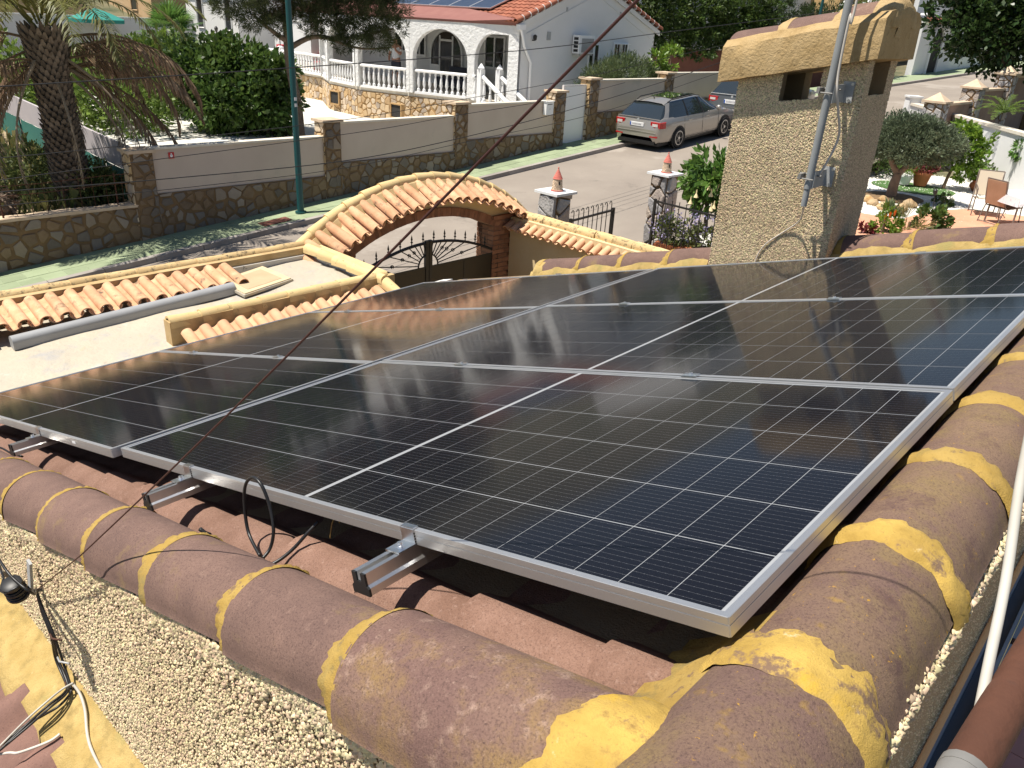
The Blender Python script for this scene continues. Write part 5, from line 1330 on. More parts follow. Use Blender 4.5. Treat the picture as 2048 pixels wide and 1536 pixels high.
# verge tiles along the street gable, each with a white mortar joint
vg = cap_mesh('verge_tile', M_['redtile'], 0.36, 0.10, 0.088)
for (sa, sb, sg) in ((20.2, sr, 1), (28.45, sr, -1)):
    n = 13; a = Vector((hx(sa), -0.08, eZ+0.06)); c = Vector((hx(sb), -0.08, rZ+0.05)); dv = (c-a)/n
    for k in range(n): link('verge_tile', vg, wh, T(a+dv*k) @ Rz(0 if sg > 0 else math.pi) @ Ry(-math.atan2(dv.z, abs(dv.x))))
    for k in range(n):
        m = MB(); m.lathe([(0.108, -0.012), (0.108, 0.012)], (0, 0, 0), 10, T(a+dv*(k+0.97)) @ Ry(R(90) - math.atan2(dv.z, abs(dv.x))*sg)); m.obj('joint', M_['white'], wh)
b = MB(); 
for (sa, sb) in ((20.3, sr), (28.4, sr)):
    a = Vector((hx(sa), -0.04, eZ-0.02)); c = Vector((hx(sb), -0.04, rZ-0.02))
    b.add([a, c, c-Vector((0,0,0.16)), a-Vector((0,0,0.16)), a+Vector((0,-0.05,0)), c+Vector((0,-0.05,0)), c+Vector((0,-0.05,-0.16)), a+Vector((0,-0.05,-0.16))], [(4,5,6,7),(0,3,2,1),(7,6,2,3),(0,1,5,4)])
    a = Vector((hx(sa)+ (0.5 if sa < sr else -0.5), -0.012, eZ-0.30)); c = Vector((hx(sb), -0.012, rZ-0.46))
    b.tube([a, c], 0.012, 4)
b.obj('verge_trim', M_['white'], wh)
# porch: polygonal arcade
AP = [(20.6, 20.02), (20.05, 21.78), (19.25, 24.2), (18.65, 26.7), (18.95, 29.1), (19.9, 31.0)]
zt = 1.20
def arc_panel(a, c, spr, rise, m0, m1, material, name='arch_wall', th=0.26, half=False):
    """wall panel between plan points with an arched opening inset by m0, m1"""
    A_ = Vector((hx(a[0]), hy(a[1]), 0)); C_ = Vector((hx(c[0]), hy(c[1]), 0)); L = (C_-A_).length; dx = (C_-A_)/L; nn = Vector((-dx.y, dx.x, 0))
    w = L-m0-m1; n = 18; b = MB(); top = zt
    pts = [(m0, DK), (m0, spr)] + [(m0+w/2-w/2*math.cos(math.pi*k/n), spr+rise*math.sin(math.pi*k/n)) for k in range(1, n)] + [(L-m1, spr), (L-m1, DK)]
    if half: pts = [(m0, DK), (m0, spr+rise)] + [(m0+w*0.5*k/6, spr+rise) for k in range(1, 7)] + [(L-m1-w*0.5+w*0.5*math.sin(math.pi/2*k/9), spr+rise*math.cos(math.pi/2*k/9)) for k in range(1, 10)] + [(L-m1, DK)]
    for off in (0, 1):
        P = lambda x, z: tuple(A_ + dx*x + nn*(th*(off-0.5)) + Vector((0,0,z)))
        fl = (lambda f: f) if off == 0 else (lambda f: f[::-1])
        b.add([P(0, DK), P(m0, DK), P(m0, spr), P(m0, top), P(0, top), P(0, spr)], [fl((0,1,2,5)), fl((5,2,3,4))])
        b.add([P(L-m1, DK), P(L, DK), P(L, spr), P(L, top), P(L-m1, top), P(L-m1, spr)], [fl((0,1,2,5)), fl((5,2,3,4))])
        for k in range(1, len(pts)-2):
            (x0, z0), (x1, z1) = pts[k], pts[k+1]
            b.add([P(x0, z0), P(x1, z1), P(x1, top), P(x0, top)], [fl((0,1,2,3))])
    for k in range(len(pts)-1):
        (x0, z0), (x1, z1) = pts[k], pts[k+1]
        f = lambda x, z, off: tuple(A_ + dx*x + nn*(th*(off-0.5)) + Vector((0,0,z)))
        b.add([f(x0, z0, 0), f(x0, z0, 1), f(x1, z1, 1), f(x1, z1, 0)], [(0,1,2,3)])
    return b.obj(name, material, wh)
arc_panel(AP[0], AP[1], -0.05, 0.90, 0.40, 0.14, M_['whiterough'], half=True)
arc_panel(AP[1], AP[2], -0.12, 1.02, 0.14, 0.14, M_['whiterough'])
arc_panel(AP[2], AP[3], -0.12, 1.02, 0.14, 0.14, M_['whiterough'])
arc_panel(AP[3], AP[4], -0.12, 1.02, 0.14, 0.14, M_['whiterough'])
arc_panel(AP[4], AP[5], -0.12, 1.02, 0.14, 0.14, M_['whiterough'])
# dull red strip of waterproofing over the porch, lapped up onto the tiles
upl = [(20.32, 20.1), (20.72, 22.0), (21.15, 24.2), (21.35, 26.7), (21.40, 29.1), (21.40, 31.0), (21.40, 33.0)]
dwn = AP + [(20.0, 33.0)]
rz_ = lambda s: eZ+0.02 + (s-20.25)*(rZ-eZ-0.02)/(sr-20.25)
rows = [[(hx(a[0])-0.16, hy(a[1]), zt-0.05), (hx(a[0])-0.18, hy(a[1]), zt+0.02), (hx(max(20.2, min(20.3, a[0]))), hy((a[1]+c[1])/2), eZ+0.12), (hx(c[0]), hy(c[1]), rz_(c[0])+0.11)] for a, c in zip(dwn, upl)]
b = MB(); b.grid(rows); b.obj('porch_roof', M_['redband'], wh)
b = MB(); b.prism([(hx(a[0]), hy(a[1])) for a in AP] + [(hx(23.0), hy(31.0)), (hx(23.0), hy(20.02))], zt-0.08, zt-0.04); b.obj('porch_ceiling', M_['white'], wh)
deck = AP[1:] + [(20.1, 31.4), (20.1, 41.0), (24, 41.0), (24, 20.1), (20.6, 20.1)]
b = MB(); b.prism([(hx(a[0]), hy(a[1])) for a in deck], DK-0.16, DK); b.obj('porch_deck', M_['wallcap'], wh)
# stone base under the porch
budget = [300]
base_pts = [AP[0], AP[1], AP[2], AP[3], AP[4], AP[5], (20.1, 31.4)]
b = MB(); rows = [[(hx(a[0])-0.02, hy(a[1]), -2.75), (hx(a[0])-0.02, hy(a[1]), DK-0.14)] for a in base_pts + [(20.1, 41)]]
b.grid(rows); b.obj('stone_base', M_['stonejointwarm'], wh)
vents = [(798, 222), (675, 195)]
for a, c in zip(base_pts[:-1], base_pts[1:]):
    A_ = Vector((hx(a[0])-0.02, hy(a[1]), 0)); C_ = Vector((hx(c[0])-0.02, hy(c[1]), 0)); L = (C_-A_).length; dx = (C_-A_)/L; nn = Vector((dx.y, -dx.x, 0)) if False else Vector((-dx.y, dx.x, 0))
    if nn.x > 0: nn = -nn
    stone_face(wh, L, 1.30, lambda x, y, o, A_=A_, dx=dx, nn=nn: tuple(A_ + dx*x + nn*o + Vector((0, 0, -2.75+y))), 0.24, M_['stonewarm'], budget, 0.012, 0.03, 0.85)
stone_face(wh, 9.6, 1.3, lambda x, y, o: (hx(20.1)-0.02-o, hy(31.4)+x, -2.75+y), 0.26, M_['stonewarm'], budget, 0.012, 0.03, 0.85)
for (px, py) in vents:
    p = at_s(px, py, 18.55 if px > 700 else 18.85); b = MB()
    q = Vector((hx(p.x)-0.06, hy(p.y), p.z)); b.box(-0.06, 0.10, -0.28, 0.28, -0.22, 0.22, T(q)); v_ = b.obj('vent_opening', M_['darkroom'], wh)
    b = MB(); 
    for (y0, y1, z0, z1) in ((-0.34, -0.28, -0.26, 0.26), (0.28, 0.34, -0.26, 0.26), (-0.28, 0.28, -0.28, -0.22), (-0.28, 0.28, 0.22, 0.26)): b.box(-0.10, 0.05, y0, y1, z0, z1, T(q))
    b.obj('vent_frame', M_['stonejointwarm'], wh)
# balustrades
BAL = [(0.058, 0), (0.058, 0.09), (0.034, 0.11), (0.028, 0.15), (0.040, 0.19), (0.056, 0.26), (0.050, 0.36), (0.034, 0.52), (0.028, 0.57), (0.046, 0.59), (0.030, 0.615), (0.052, 0.63), (0.052, 0.70)]
BLm = MB().lathe(BAL, (0, 0, 0), 8).mesh('baluster', M_['whitegloss'], 40)
def balustrade(p0, p1, n, parent, z0=DK, z1=None, rail=0.075):
    a = Vector((hx(p0[0]), hy(p0[1]), z0)); c = Vector((hx(p1[0]), hy(p1[1]), z0 if z1 is None else z1)); dv = c-a; L = dv.length; M0 = T(a) @ Rz(math.atan2(dv.y, dv.x)) @ Ry(-math.asin(dv.z/L))
    b = MB(); b.box(0, L, -0.085, 0.085, -0.02, 0.06, M0); b.obj('bottom_rail', M_['whitegloss'], parent)
    b = MB(); rows = [[(x, 0.085*math.cos(R(t)), 0.76+0.055*math.sin(R(t))) for t in (-60, -20, 20, 60, 90, 120, 160, 200, 240)] for x in (0, L)]
    b.grid([[M0 @ Vector(p) for p in r_] for r_ in rows], True); b.obj('hand_rail', M_['whitegloss'], parent, 40)
    for k in range(n): link('baluster', BLm, parent, T(a + dv*((k+0.5)/n) + Vector((0, 0, 0.055))))
def inset(a, c, m):
    a, c = Vector(a), Vector(c); d = (c-a).normalized(); return tuple(a+d*m), tuple(c-d*m)
for i, n in ((1, 9), (2, 9), (3, 9), (4, 8)):
    p, q_ = inset(AP[i], AP[i+1], 0.2); balustrade(p, q_, n, wh)
balustrade((19.95, 31.1), (20.05, 34.6), 15, wh); balustrade((20.05, 34.75), (20.15, 40.9), 27, wh)
for (s, d) in ((20.0, 31.05), (20.05, 34.68), (20.15, 40.95)):
    b = MB(); b.box(hx(s)-0.11, hx(s)+0.11, hy(d)-0.11, hy(d)+0.11, DK, -0.42); b.lathe([(0.17, 0), (0.17, 0.04), (0.10, 0.08)], (hx(s), hy(d), -0.42), 4); b.obj('newel_post', M_['whitegloss'], wh)
for (s, d) in ((20.05, 34.68), (20.15, 40.95)):
    b = MB(); b.tube([(hx(s), hy(d), -0.36), (hx(s), hy(d), -0.10)], 0.02, 6); b.lathe([(0.04, 0), (0.10, 0.16), (0.10, 0.22), (0.03, 0.30)], (hx(s), hy(d), -0.10), 6); b.obj('garden_lantern', M_['iron'], wh)
# stairs down to the street side with two balustrades
st_top = [(20.25, 20.75), (20.25, 21.45)]
for (s, y) in ((19.95, 21.30), (20.95, 19.55)):
    pass
b = MB()
for k in range(7): b.box(hx(20.2)+0.0, hx(21.2), -0.25-0.30*k-0.30, -0.25-0.30*k, -2.6, DK-0.17*(k+1)); 
b.obj('stair', M_['wallcap'], wh)
def px_pt(px, py, s): p = at_s(px, py, s); return p
for (pa, pb_, ss, nb_) in (((962, 150), (1012, 203), 19.9, 4), ((999, 152), (1050, 203), 20.55, 4)):
    a = at_s(*pa, ss); c = at_s(*pb_, ss)
    A_ = Vector((hx(a.x), hy(a.y), a.z)); C_ = Vector((hx(c.x), hy(c.y), c.z)); C_ = A_ + (C_-A_)*1.25
    b = MB(); dv = C_-A_; b.tube([A_, C_], 0.075, 8); b.obj('hand_rail', M_['whitegloss'], wh, 40)
    b = MB(); dz = Vector((0,0,-0.78)); b.tube([A_+dz, C_+dz], 0.07, 4); b.obj('bottom_rail', M_['whitegloss'], wh)
    for k in range(nb_+1): link('baluster', BLm, wh, T(A_ + dv*((k+0.6)/(nb_+1.2)) + Vector((0, 0, -0.75))))
    b = MB(); b.box(A_.x-0.10, A_.x+0.10, A_.y-0.10, A_.y+0.10, DK-0.5, A_.z+0.18); b.lathe([(0.15, 0), (0.16, 0.05), (0.01, 0.20)], (A_.x, A_.y, A_.z+0.18), 4, None); b.obj('newel_post', M_['whitegloss'], wh)
    e = C_; b = MB(); b.lathe([(0.16, -1.0), (0.16, 0), (0.01, 0.16)], (e.x, e.y, e.z), 4); b.obj('newel_post', M_['whitegloss'], wh)
balustrade((19.98, 21.62), (19.92, 21.42), 1, wh)
balustrade((20.9, 20.25), (20.9, 21.0), 4, wh)
# porch back wall: arched glazed door, windows
def opening(px, py, wd, ht, arched=False, sp=pb):
    p = at_s(px, py, sp-0.02); q = Vector((hx(sp)-0.012, hy(p.y), p.z)); return q
q = opening(893, 105, 1.9, 2.1)
n = 16; pts = [(0.98*math.cos(math.pi*k/n), 0.98*math.sin(math.pi*k/n)) for k in range(n+1)]
zb = DK; zs_ = q.z - 0.10
b = MB(); poly = [(0.98, zb)] + [(x, zs_+z*0.95) for x, z in pts] + [(-0.98, zb)]
b.add([(q.x-0.02, q.y+y, z) for y, z in poly], [tuple(range(len(poly)))]); dr = b.obj('arched_door', M_['glassdark'], wh)
b = MB()
b.tube([(q.x-0.03, q.y+y, z) for y, z in poly[1:-1]], 0.045, 6)
for y in (-0.98, -0.40, 0.40, 0.98): b.box(q.x-0.05, q.x-0.01, q.y+y-0.035, q.y+y+0.035, zb, zs_+0.80*math.sqrt(max(0.02, 1-(y/0.98)**2)) if abs(y) < 0.9 else zs_)
b.box(q.x-0.05, q.x-0.01, q.y-0.42, q.y+0.42, zs_+0.52, zs_+0.60); b.obj('door_frame', M_['whitegloss'], dr)
for ya, yb in ((-0.98, -0.40), (0.42, 0.98)): b = MB(); b.box(q.x-0.06, q.x-0.02, q.y+ya, q.y+yb, zb, zb+0.75); b.obj('door_panel', M_['whitegloss'], dr)
for (px, py, wd, ht) in ((990, 105, 1.0, 1.05), (806, 70, 1.0, 1.2), (840, 80, 0.7, 1.1)):
    q = opening(px, py, wd, ht); b = MB(); b.box(q.x-0.02, q.x, q.y-wd/2, q.y+wd/2, q.z-ht/2, q.z+ht/2); w_ = b.obj('window', M_['glassdark'], wh)
    b = MB()
    for (y0, y1, z0, z1) in ((-wd/2-0.07, -wd/2, -ht/2, ht/2), (wd/2, wd/2+0.07, -ht/2, ht/2), (-0.03, 0.03, -ht/2, ht/2), (-wd/2-0.07, wd/2+0.07, -ht/2-0.08, -ht/2), (-wd/2-0.07, wd/2+0.07, ht/2, ht/2+0.06)): b.box(q.x-0.06, q.x-0.005, q.y+y0, q.y+y1, q.z+z0, q.z+z1)
    b.obj('frame', M_['whitegloss'], w_)
# porch furniture
p = at_z(792, 132, DK+0.4); fb = thing('porch_sofa', 'dark low porch bench behind the white balusters', 'bench', STREET @ T((21.9, 24.6, DK)))
b = MB(); b.box(-0.4, 0.4, -0.9, 0.9, 0.12, 0.42); b.obj('seat', M_['shorts'], fb)
b = MB(); b.box(0.30, 0.45, -0.9, 0.9, 0.42, 0.80); b.obj('backrest', M_['shorts'], fb)
b = MB()
for x in (-0.35, 0.35):
    for y in (-0.85, 0.85): b.box(x-0.03, x+0.03, y-0.03, y+0.03, 0, 0.12)
b.obj('legs', M_['iron'], fb)
# gable fittings
def gab(px, py): p = at_d(px, py, 20.0); return Vector((hx(p.x), -0.005, p.z))
for (px, py, hh, ww) in ((1186, 112, 0.75, 0.52), (1239, 112, 0.85, 0.80)):
    q = gab(px, py); b = MB(); b.box(q.x-ww/2, q.x+ww/2, -0.015, 0.0, q.z-hh/2, q.z+hh/2); w_ = b.obj('window', M_['glassdark'], wh)
    b = MB()
    for (x0, x1, z0, z1) in ((-ww/2-0.05, -ww/2, -hh/2, hh/2), (ww/2, ww/2+0.05, -hh/2, hh/2), (-0.03, 0.03, -hh/2, hh/2), (-ww/2-0.05, ww/2+0.05, hh/2, hh/2+0.05)): b.box(q.x+x0, q.x+x1, -0.05, -0.004, q.z+z0, q.z+z1)
    b.obj('frame', M_['whitegloss'], w_)
    if ww > 0.6:
        b = MB()
        for k in range(6): b.tube([(q.x-ww/2+ww*k/5, -0.16, q.z-hh/2), (q.x-ww/2+ww*k/5, -0.16, q.z+hh/2)], 0.010, 5)
        for zz in (-hh/2, hh/2): b.box(q.x-ww/2-0.03, q.x+ww/2+0.03, -0.17, 0.0, q.z+zz-0.012, q.z+zz+0.012)
        b.obj('window_grille', M_['whitegloss'], w_)
q = gab(1097, 72); b = MB(); b.box(q.x-0.09, q.x+0.09, -0.03, 0, q.z-0.13, q.z+0.13); b.obj('wall_vent', M_['galv'], wh)
for (px, py) in ((1134, 19), (1241, 28)):
    q = gab(px, py); b = MB(); b.box(q.x-0.04, q.x+0.04, -0.02, 0, q.z-0.07, q.z+0.07); b.obj('wall_vent', M_['galv'], wh)
q = gab(1065, 75); b = MB(); b.lathe([(0.02, -0.09), (0.06, -0.06), (0.07, 0.06), (0.02, 0.10)], (q.x, -0.12, q.z), 8); b.box(q.x-0.015, q.x+0.015, -0.10, 0, q.z-0.10, q.z-0.07); b.obj('wall_lamp', M_['iron'], wh)
# downpipe
pts = [Vector((hx(20.45), -0.10, 1.06)), Vector((hx(20.52), -0.13, 0.85)), Vector((hx(20.62), -0.12, 0.55)), Vector((hx(21.05), -0.06, 0.02)), Vector((hx(21.05), -0.06, -1.9))]
b = MB(); b.tube(pts, 0.05, 8); b.box(hx(20.3), hx(20.6), -0.18, -0.02, 1.04, 1.20); b.obj('downpipe', M_['whitegloss'], wh, 40)
# air conditioner on the gable
q = gab(1158, 88); ac = thing('air_conditioner', 'white air conditioner on the grey shaded gable wall', 'air conditioner', STREET @ T((20.6+q.x, 20.0-0.36, q.z)))
b = MB(); b.box(-0.42, 0.42, -0.02, 0.30, -0.30, 0.30); b.obj('casing', M_['whitegloss'], ac)
b = MB(); b.box(-0.30, 0.36, -0.028, -0.021, -0.26, 0.20); b.obj('grille', M_['greymetal'], ac)
b = MB()
for k in range(4): b.box(-0.428, -0.421, 0.04, 0.24, -0.25+0.13*k, -0.16+0.13*k)
b.obj('side_vent', M_['carblack'], ac)
b = MB(); b.box(-0.36, -0.32, 0.0, 0.36, -0.36, -0.30); b.box(0.32, 0.36, 0.0, 0.36, -0.36, -0.30); b.obj('bracket', M_['galv'], ac)
p = at_d(1308, 75, 19.9); ac2 = thing('air_conditioner', 'small louvred unit at the far corner of the white gable', 'air conditioner', STREET @ T((28.1, 20.15, p.z)))
b = MB(); b.box(0, 0.25, -0.02, 0.5, -0.45, 0.45); b.obj('casing', M_['whitegloss'], ac2)
b = MB()
for k in range(5): b.box(0.04, 0.22, -0.03, -0.021, -0.38+0.16*k, -0.29+0.16*k)
b.obj('louvre', M_['greymetal'], ac2)
# solar panels on its roof
ux = Vector((hx(sr)-hx(20.25), 0, rZ-eZ-0.02)); sl_ = ux.normalized(); nz_ = Vector((-sl_.z, 0, sl_.x))
k_ = 0
for r_ in range(2):
    for c_ in range(5):
        o = Vector((hx(20.25), 0.0, eZ+0.02)) + sl_*(0.75+1.72*r_) + Vector((0, 1.9+1.12*c_, 0)) + nz_*0.16
        M0 = Matrix.Identity(4)
        for i in range(3): M0[i][0], M0[i][1], M0[i][2], M0[i][3] = sl_[i], (0,1,0)[i], nz_[i], o[i]
        pt = thing('roof_solar_panel', ['lower', 'upper'][r_] + ' row grey solar panel on the red roof, ' + ['at the street end', 'second from the street end', 'in the middle of the row', 'second from the inner end', 'at the inner end'][c_], 'solar panel', STREET @ T((20.6, 20.0, 0)) @ M0, 'solar panels on the white house')
        b = MB(); b.box(0.02, 1.68, 0.02, 1.08, -0.02, 0.0); b.obj('glass', M_['pvblue'], pt)
        b = MB(); b.box(0, 1.70, 0, 0.03, -0.04, 0.005); b.box(0, 1.70, 1.07, 1.10, -0.04, 0.005); b.box(0, 0.03, 0.03, 1.07, -0.04, 0.005); b.box(1.67, 1.70, 0.03, 1.07, -0.04, 0.005); b.obj('frame', M_['alu'], pt)

# ------------------------------------------------------------------ other houses
def arch_house(name, label, s, d, z, w, dep, h, material, arches=(), roofmat=None, windows=(), roof='flat', face='s', rz=0):
    """simple house: box walls + parapet or pitched roof; arches/windows lie on its -s face ('s') or -d face"""
    t = thing(name, label, 'house', ST(s, d, z, rz))
    b = MB(); b.box(0, dep, 0, w, -3, h); b.obj('wall', material, t)
    for (y, zz, ww, hh, ar, mt) in windows:
        n = 10 if ar else 1
        poly = [(y-ww/2, zz), (y+ww/2, zz)] + ([(y+ww/2*math.cos(math.pi*k/n), zz+hh-ww/2+ww/2*math.sin(math.pi*k/n)) for k in range(n+1)] if ar else [(y+ww/2, zz+hh), (y-ww/2, zz+hh)])
        b = MB(); o_ = 0.012
        if face == 's':
            b.add([(-o_, a, c) for a, c in poly], [tuple(range(len(poly)))])
        else: b.add([(a, -o_, c) for a, c in poly], [tuple(range(len(poly)))])
        wdw = b.obj('window', mt, t)
        b = MB(); P = [(-0.03, a, c) if face == 's' else (a, -0.03, c) for a, c in poly]; b.tube(P + [P[0]], 0.05, 4); b.obj('frame', material, wdw)
    if roof == 'flat':
        b = MB(); b.box(-0.12, dep+0.12, -0.12, w+0.12, h, h+0.22); b.obj('parapet', material, t)
    elif roof == 'pitch':
        tile_slope('roof', (-0.4, -0.3, h), (-0.4, w+0.3, h), (dep/2, -0.3, h+dep*0.17), 8, int(w/0.28), roofmat, t)
        tile_slope('roof', (dep+0.4, w+0.3, h), (dep+0.4, -0.3, h), (dep/2, w+0.3, h+dep*0.17), 8, int(w/0.28), roofmat, t)
        b = MB(); b.add([(0, 0, h), (dep, 0, h), (dep/2, 0, h+dep*0.165), (0, w, h), (dep, w, h), (dep/2, w, h+dep*0.165)], [(0,1,2), (3,5,4)]); b.obj('gable', material, t)
    elif roof == 'pitchd':
        tile_slope('roof', (-0.3, -0.4, h), (dep+0.3, -0.4, h), (-0.3, w/2, h+w*0.17), 8, int(dep/0.28), roofmat, t)
        tile_slope('roof', (dep+0.3, w+0.4, h), (-0.3, w+0.4, h), (dep+0.3, w/2, h+w*0.17), 8, int(dep/0.28), roofmat, t)
        b = MB(); b.add([(0, 0, h), (0, w, h), (0, w/2, h+w*0.165), (dep, 0, h), (dep, w, h), (dep, w/2, h+w*0.165)], [(0,2,1), (3,4,5)]); b.obj('gable', material, t)
    return t
GD = M_['glassdark']
# behind the hedge: white house with a row of round arches
p = at_d(1440, 40, 27)
hb = thing('arcaded_house', 'pale house with a row of wide arches behind the clipped hedge', 'house', ST(38.5, 27.0, -0.2))
b = MB(); b.box(0, 18, 1.6, 10, -2, 6.5); b.obj('wall', M_['offwhite'], hb)
for k in range(5):
    a0 = k*3.4; n = 12; R_ = 1.25; zsp = 1.4; tp = 3.9; b = MB()
    for off in (0, 0.35):
        for q in range(n):
            x0, x1 = a0+1.7-R_*math.cos(math.pi*q/n), a0+1.7-R_*math.cos(math.pi*(q+1)/n); z0, z1 = zsp+R_*math.sin(math.pi*q/n), zsp+R_*math.sin(math.pi*(q+1)/n)
            f = [(x0, off, z0), (x1, off, z1), (x1, off, tp), (x0, off, tp)]
            b.add(f, [(0,1,2,3) if off == 0 else (3,2,1,0)])
            if off == 0: b.add([(x0, 0, z0), (x0, 0.35, z0), (x1, 0.35, z1), (x1, 0, z1)], [(0,1,2,3)])
    b.box(a0, a0+1.7-R_, 0, 0.35, -2, tp); b.box(a0+1.7+R_, a0+3.4, 0, 0.35, -2, tp)
    b.box(a0, a0+3.4, 0.0, 1.7, tp, tp+0.9); b.obj('arch', M_['offwhite'], hb)
b = MB(); b.box(0, 17, 1.58, 1.60, -2, 3.9); b.obj('arcade_back', M_['beige'], hb)
for k in range(5):
    b = MB(); b.box(k*3.4+0.9, k*3.4+2.3, 1.54, 1.575, -1.0, 1.5); b.obj('dark_opening', M_['darkroom'], hb)
# left background
arch_house('terrace_house', 'small white house with red tile roof edge and one barred window at the top left', 24.0, 46.0, -0.8, 6.5, 6.0, 3.1, M_['offwhite'], roofmat=M_['redtile'], roof='pitch', windows=[(1.1, 0.6, 0.75, 1.7, False, GD), (4.6, 0.6, 0.8, 1.6, False, GD)])
t = arch_house('beige_house', 'beige rendered house behind the palm fronds at the top left', 12.0, 58.0, -0.5, 16.0, 8.0, 3.6, M_['beige'], roofmat=M_['redtile'], roof='pitch', windows=[(3, 0.3, 1.2, 2.2, True, GD), (7, 0.3, 1.2, 2.2, True, GD), (11, 0.5, 1.2, 1.6, False, GD)])
def wallthing(name, label, p0, p1, z0, z1, th, material, cap=None, ncap=0.05):
    """free-standing wall between two street points"""
    a = Vector((p0[0], p0[1], 0)); c = Vector((p1[0], p1[1], 0)); dv = c-a; t = thing(name, label, 'wall', STREET @ T(a) @ Rz(math.atan2(dv.y, dv.x)))
    za, zc = (z1 if isinstance(z1, tuple) else (z1, z1)); b = MB(); L = dv.length
    b.add([(0,-th/2,z0),(L,-th/2,z0),(L,th/2,z0),(0,th/2,z0),(0,-th/2,za),(L,-th/2,zc),(L,th/2,zc),(0,th/2,za)], [(0,3,2,1),(4,5,6,7),(0,1,5,4),(1,2,6,5),(2,3,7,6),(3,0,4,7)]); b.obj('wall', material, t)
    if cap is not None:
        e = 0.05; b = MB(); b.add([(-e,-th/2-e,za),(L+e,-th/2-e,zc),(L+e,th/2+e,zc),(-e,th/2+e,za),(-e,-th/2-e,za+ncap),(L+e,-th/2-e,zc+ncap),(L+e,th/2+e,zc+ncap),(-e,th/2+e,za+ncap)], [(0,3,2,1),(4,5,6,7),(0,1,5,4),(1,2,6,5),(2,3,7,6),(3,0,4,7)]); b.obj('wall_cap', cap, t)
    return t
wallthing('boundary_wall', 'grey white garden wall behind the long white balustrade', (25.5, 44.5), (25.5, 33.5), -1.4, 0.55, 0.2, M_['greywall'], M_['white'])
wallthing('boundary_wall', 'long pale wall running behind the palm crown', (8.0, 50.0), (25.0, 52.0), -2.5, 0.15, 0.2, M_['greywall'], M_['white'])
wallthing('boundary_wall', 'low greyish wall behind the palm on the far left', (-6.0, 44.0), (8.0, 46.0), -2.5, -0.55, 0.2, M_['greywall'], M_['white'])
# parasol
pp = at_d(192, 30, 50.5); pa = thing('parasol', 'teal green parasol in front of the beige house', 'parasol', STREET @ T((pp.x, 50.5, pp.z-2.2)))
b = MB(); n = 8; rows = [[(1.5*math.cos(2*math.pi*k/n)*t, 1.5*math.sin(2*math.pi*k/n)*t, 2.55-0.55*t**1.3) for k in range(n)] for t in (0.01, 0.5, 1.0)] + [[(1.5*math.cos(2*math.pi*k/n), 1.5*math.sin(2*math.pi*k/n), 1.82) for k in range(n)]]
b.grid(rows, True); b.obj('canopy', M_['teal'], pa)
b = MB(); b.tube([(0,0,-0.2), (0,0,2.6)], 0.03, 6); b.obj('pole', M_['whitegloss'], pa)
# things on the long terrace
for (px, py, nm, lb, dd_) in ((563, 98, 'red_bucket', 'small red object behind the balustrade left of the lamp post', 33.2), (640, 119, 'red_chair', 'red plastic chair seen through the balusters', 32.3)):
    p = at_s(px, py, 20.9); t = thing(nm, lb, 'chair' if 'chair' in nm else 'bucket', STREET @ T((20.9, p.y, DK)))
    if 'chair' in nm:
        b = MB(); b.box(-0.22, 0.22, -0.25, 0.25, 0.40, 0.45); b.obj('seat', M_['redplastic'], t)
        b = MB(); b.box(0.18, 0.23, -0.25, 0.25, 0.45, 0.85); b.obj('backrest', M_['redplastic'], t)
        for x in (-0.19, 0.19):
            for y in (-0.22, 0.22): b = MB(); b.box(x-0.02, x+0.02, y-0.02, y+0.02, 0, 0.4); b.obj('leg', M_['redplastic'], t)
    else:
        b = MB(); b.lathe([(0.16, 0.0), (0.22, 0.85), (0.22, 0.95), (0.19, 0.95)], (0,0,0), 12); b.obj('bucket', M_['redplastic'], t)
        b = MB(); b.tube([(0.2*math.cos(a), 0, 0.95+0.18*math.sin(a)) for a in np.linspace(0, math.pi, 9)], 0.012, 5); b.obj('handle', M_['whitegloss'], t)
# ------------------------------------------------------------------ right-hand background
wallthing('rust_wall', 'rust brown wall under the clipped hedge beyond the white house', (29.6, 21.5), (42, 18.6), -1.0, 0.55, 0.2, M_['rustwall'], M_['wallcap'])
# white portal and walls further up the street
def pr(px, py, d): p = at_d(px, py, d); return p
up = [pr(1826, 150, 17.2), pr(1886, 146, 17.2), pr(1926, 140, 17.2), pr(2048, 128, 17.2)]
pw_ = thing('white_portal', 'white garden portal with arched dark doorway and a little tiled roof', 'portal', STREET @ T((up[0].x, 17.2, up[0].z)))
H = 2.75; wd = up[1].x-up[0].x
b = MB(); b.box(-0.3, wd, 0, 0.35, -0.4, H); b.obj('wall', M_['white'], pw_)
b = MB(); n = 10; x0, x1 = wd*0.30, wd*0.66; cxx = (x0+x1)/2; poly = [(x0, -0.02), (x1, -0.02)] + [(cxx+(x1-x0)/2*math.cos(math.pi*k/n), 1.75+(x1-x0)/2*math.sin(math.pi*k/n)) for k in range(n+1)]
b.add([(x, -0.015, z) for x, z in poly], [tuple(range(len(poly)))]); b.obj('doorway', M_['darkroom'], pw_)
b = MB(); b.tube([(x, -0.05, z) for x, z in poly[1:]] + [(x0, -0.05, 0)], 0.11, 6); b.obj('door_surround', M_['white'], pw_)
b = MB(); b.box(wd*0.80, wd*0.9, -0.06, 0, 1.35, 1.65); b.obj('letter_slot', M_['carblack'], pw_)
b = MB(); b.add([(0.1, -0.35, H-0.05), (wd*0.95, -0.35, H-0.05), (wd*0.95, 0.1, H+0.30), (0.1, 0.1, H+0.30), (0.1, 0.1, H-0.1), (wd*0.95, 0.1, H-0.1)], [(0,1,2,3), (0,3,4), (1,5,2), (0,4,5,1)]); b.obj('canopy_roof', M_['redtile'], pw_)
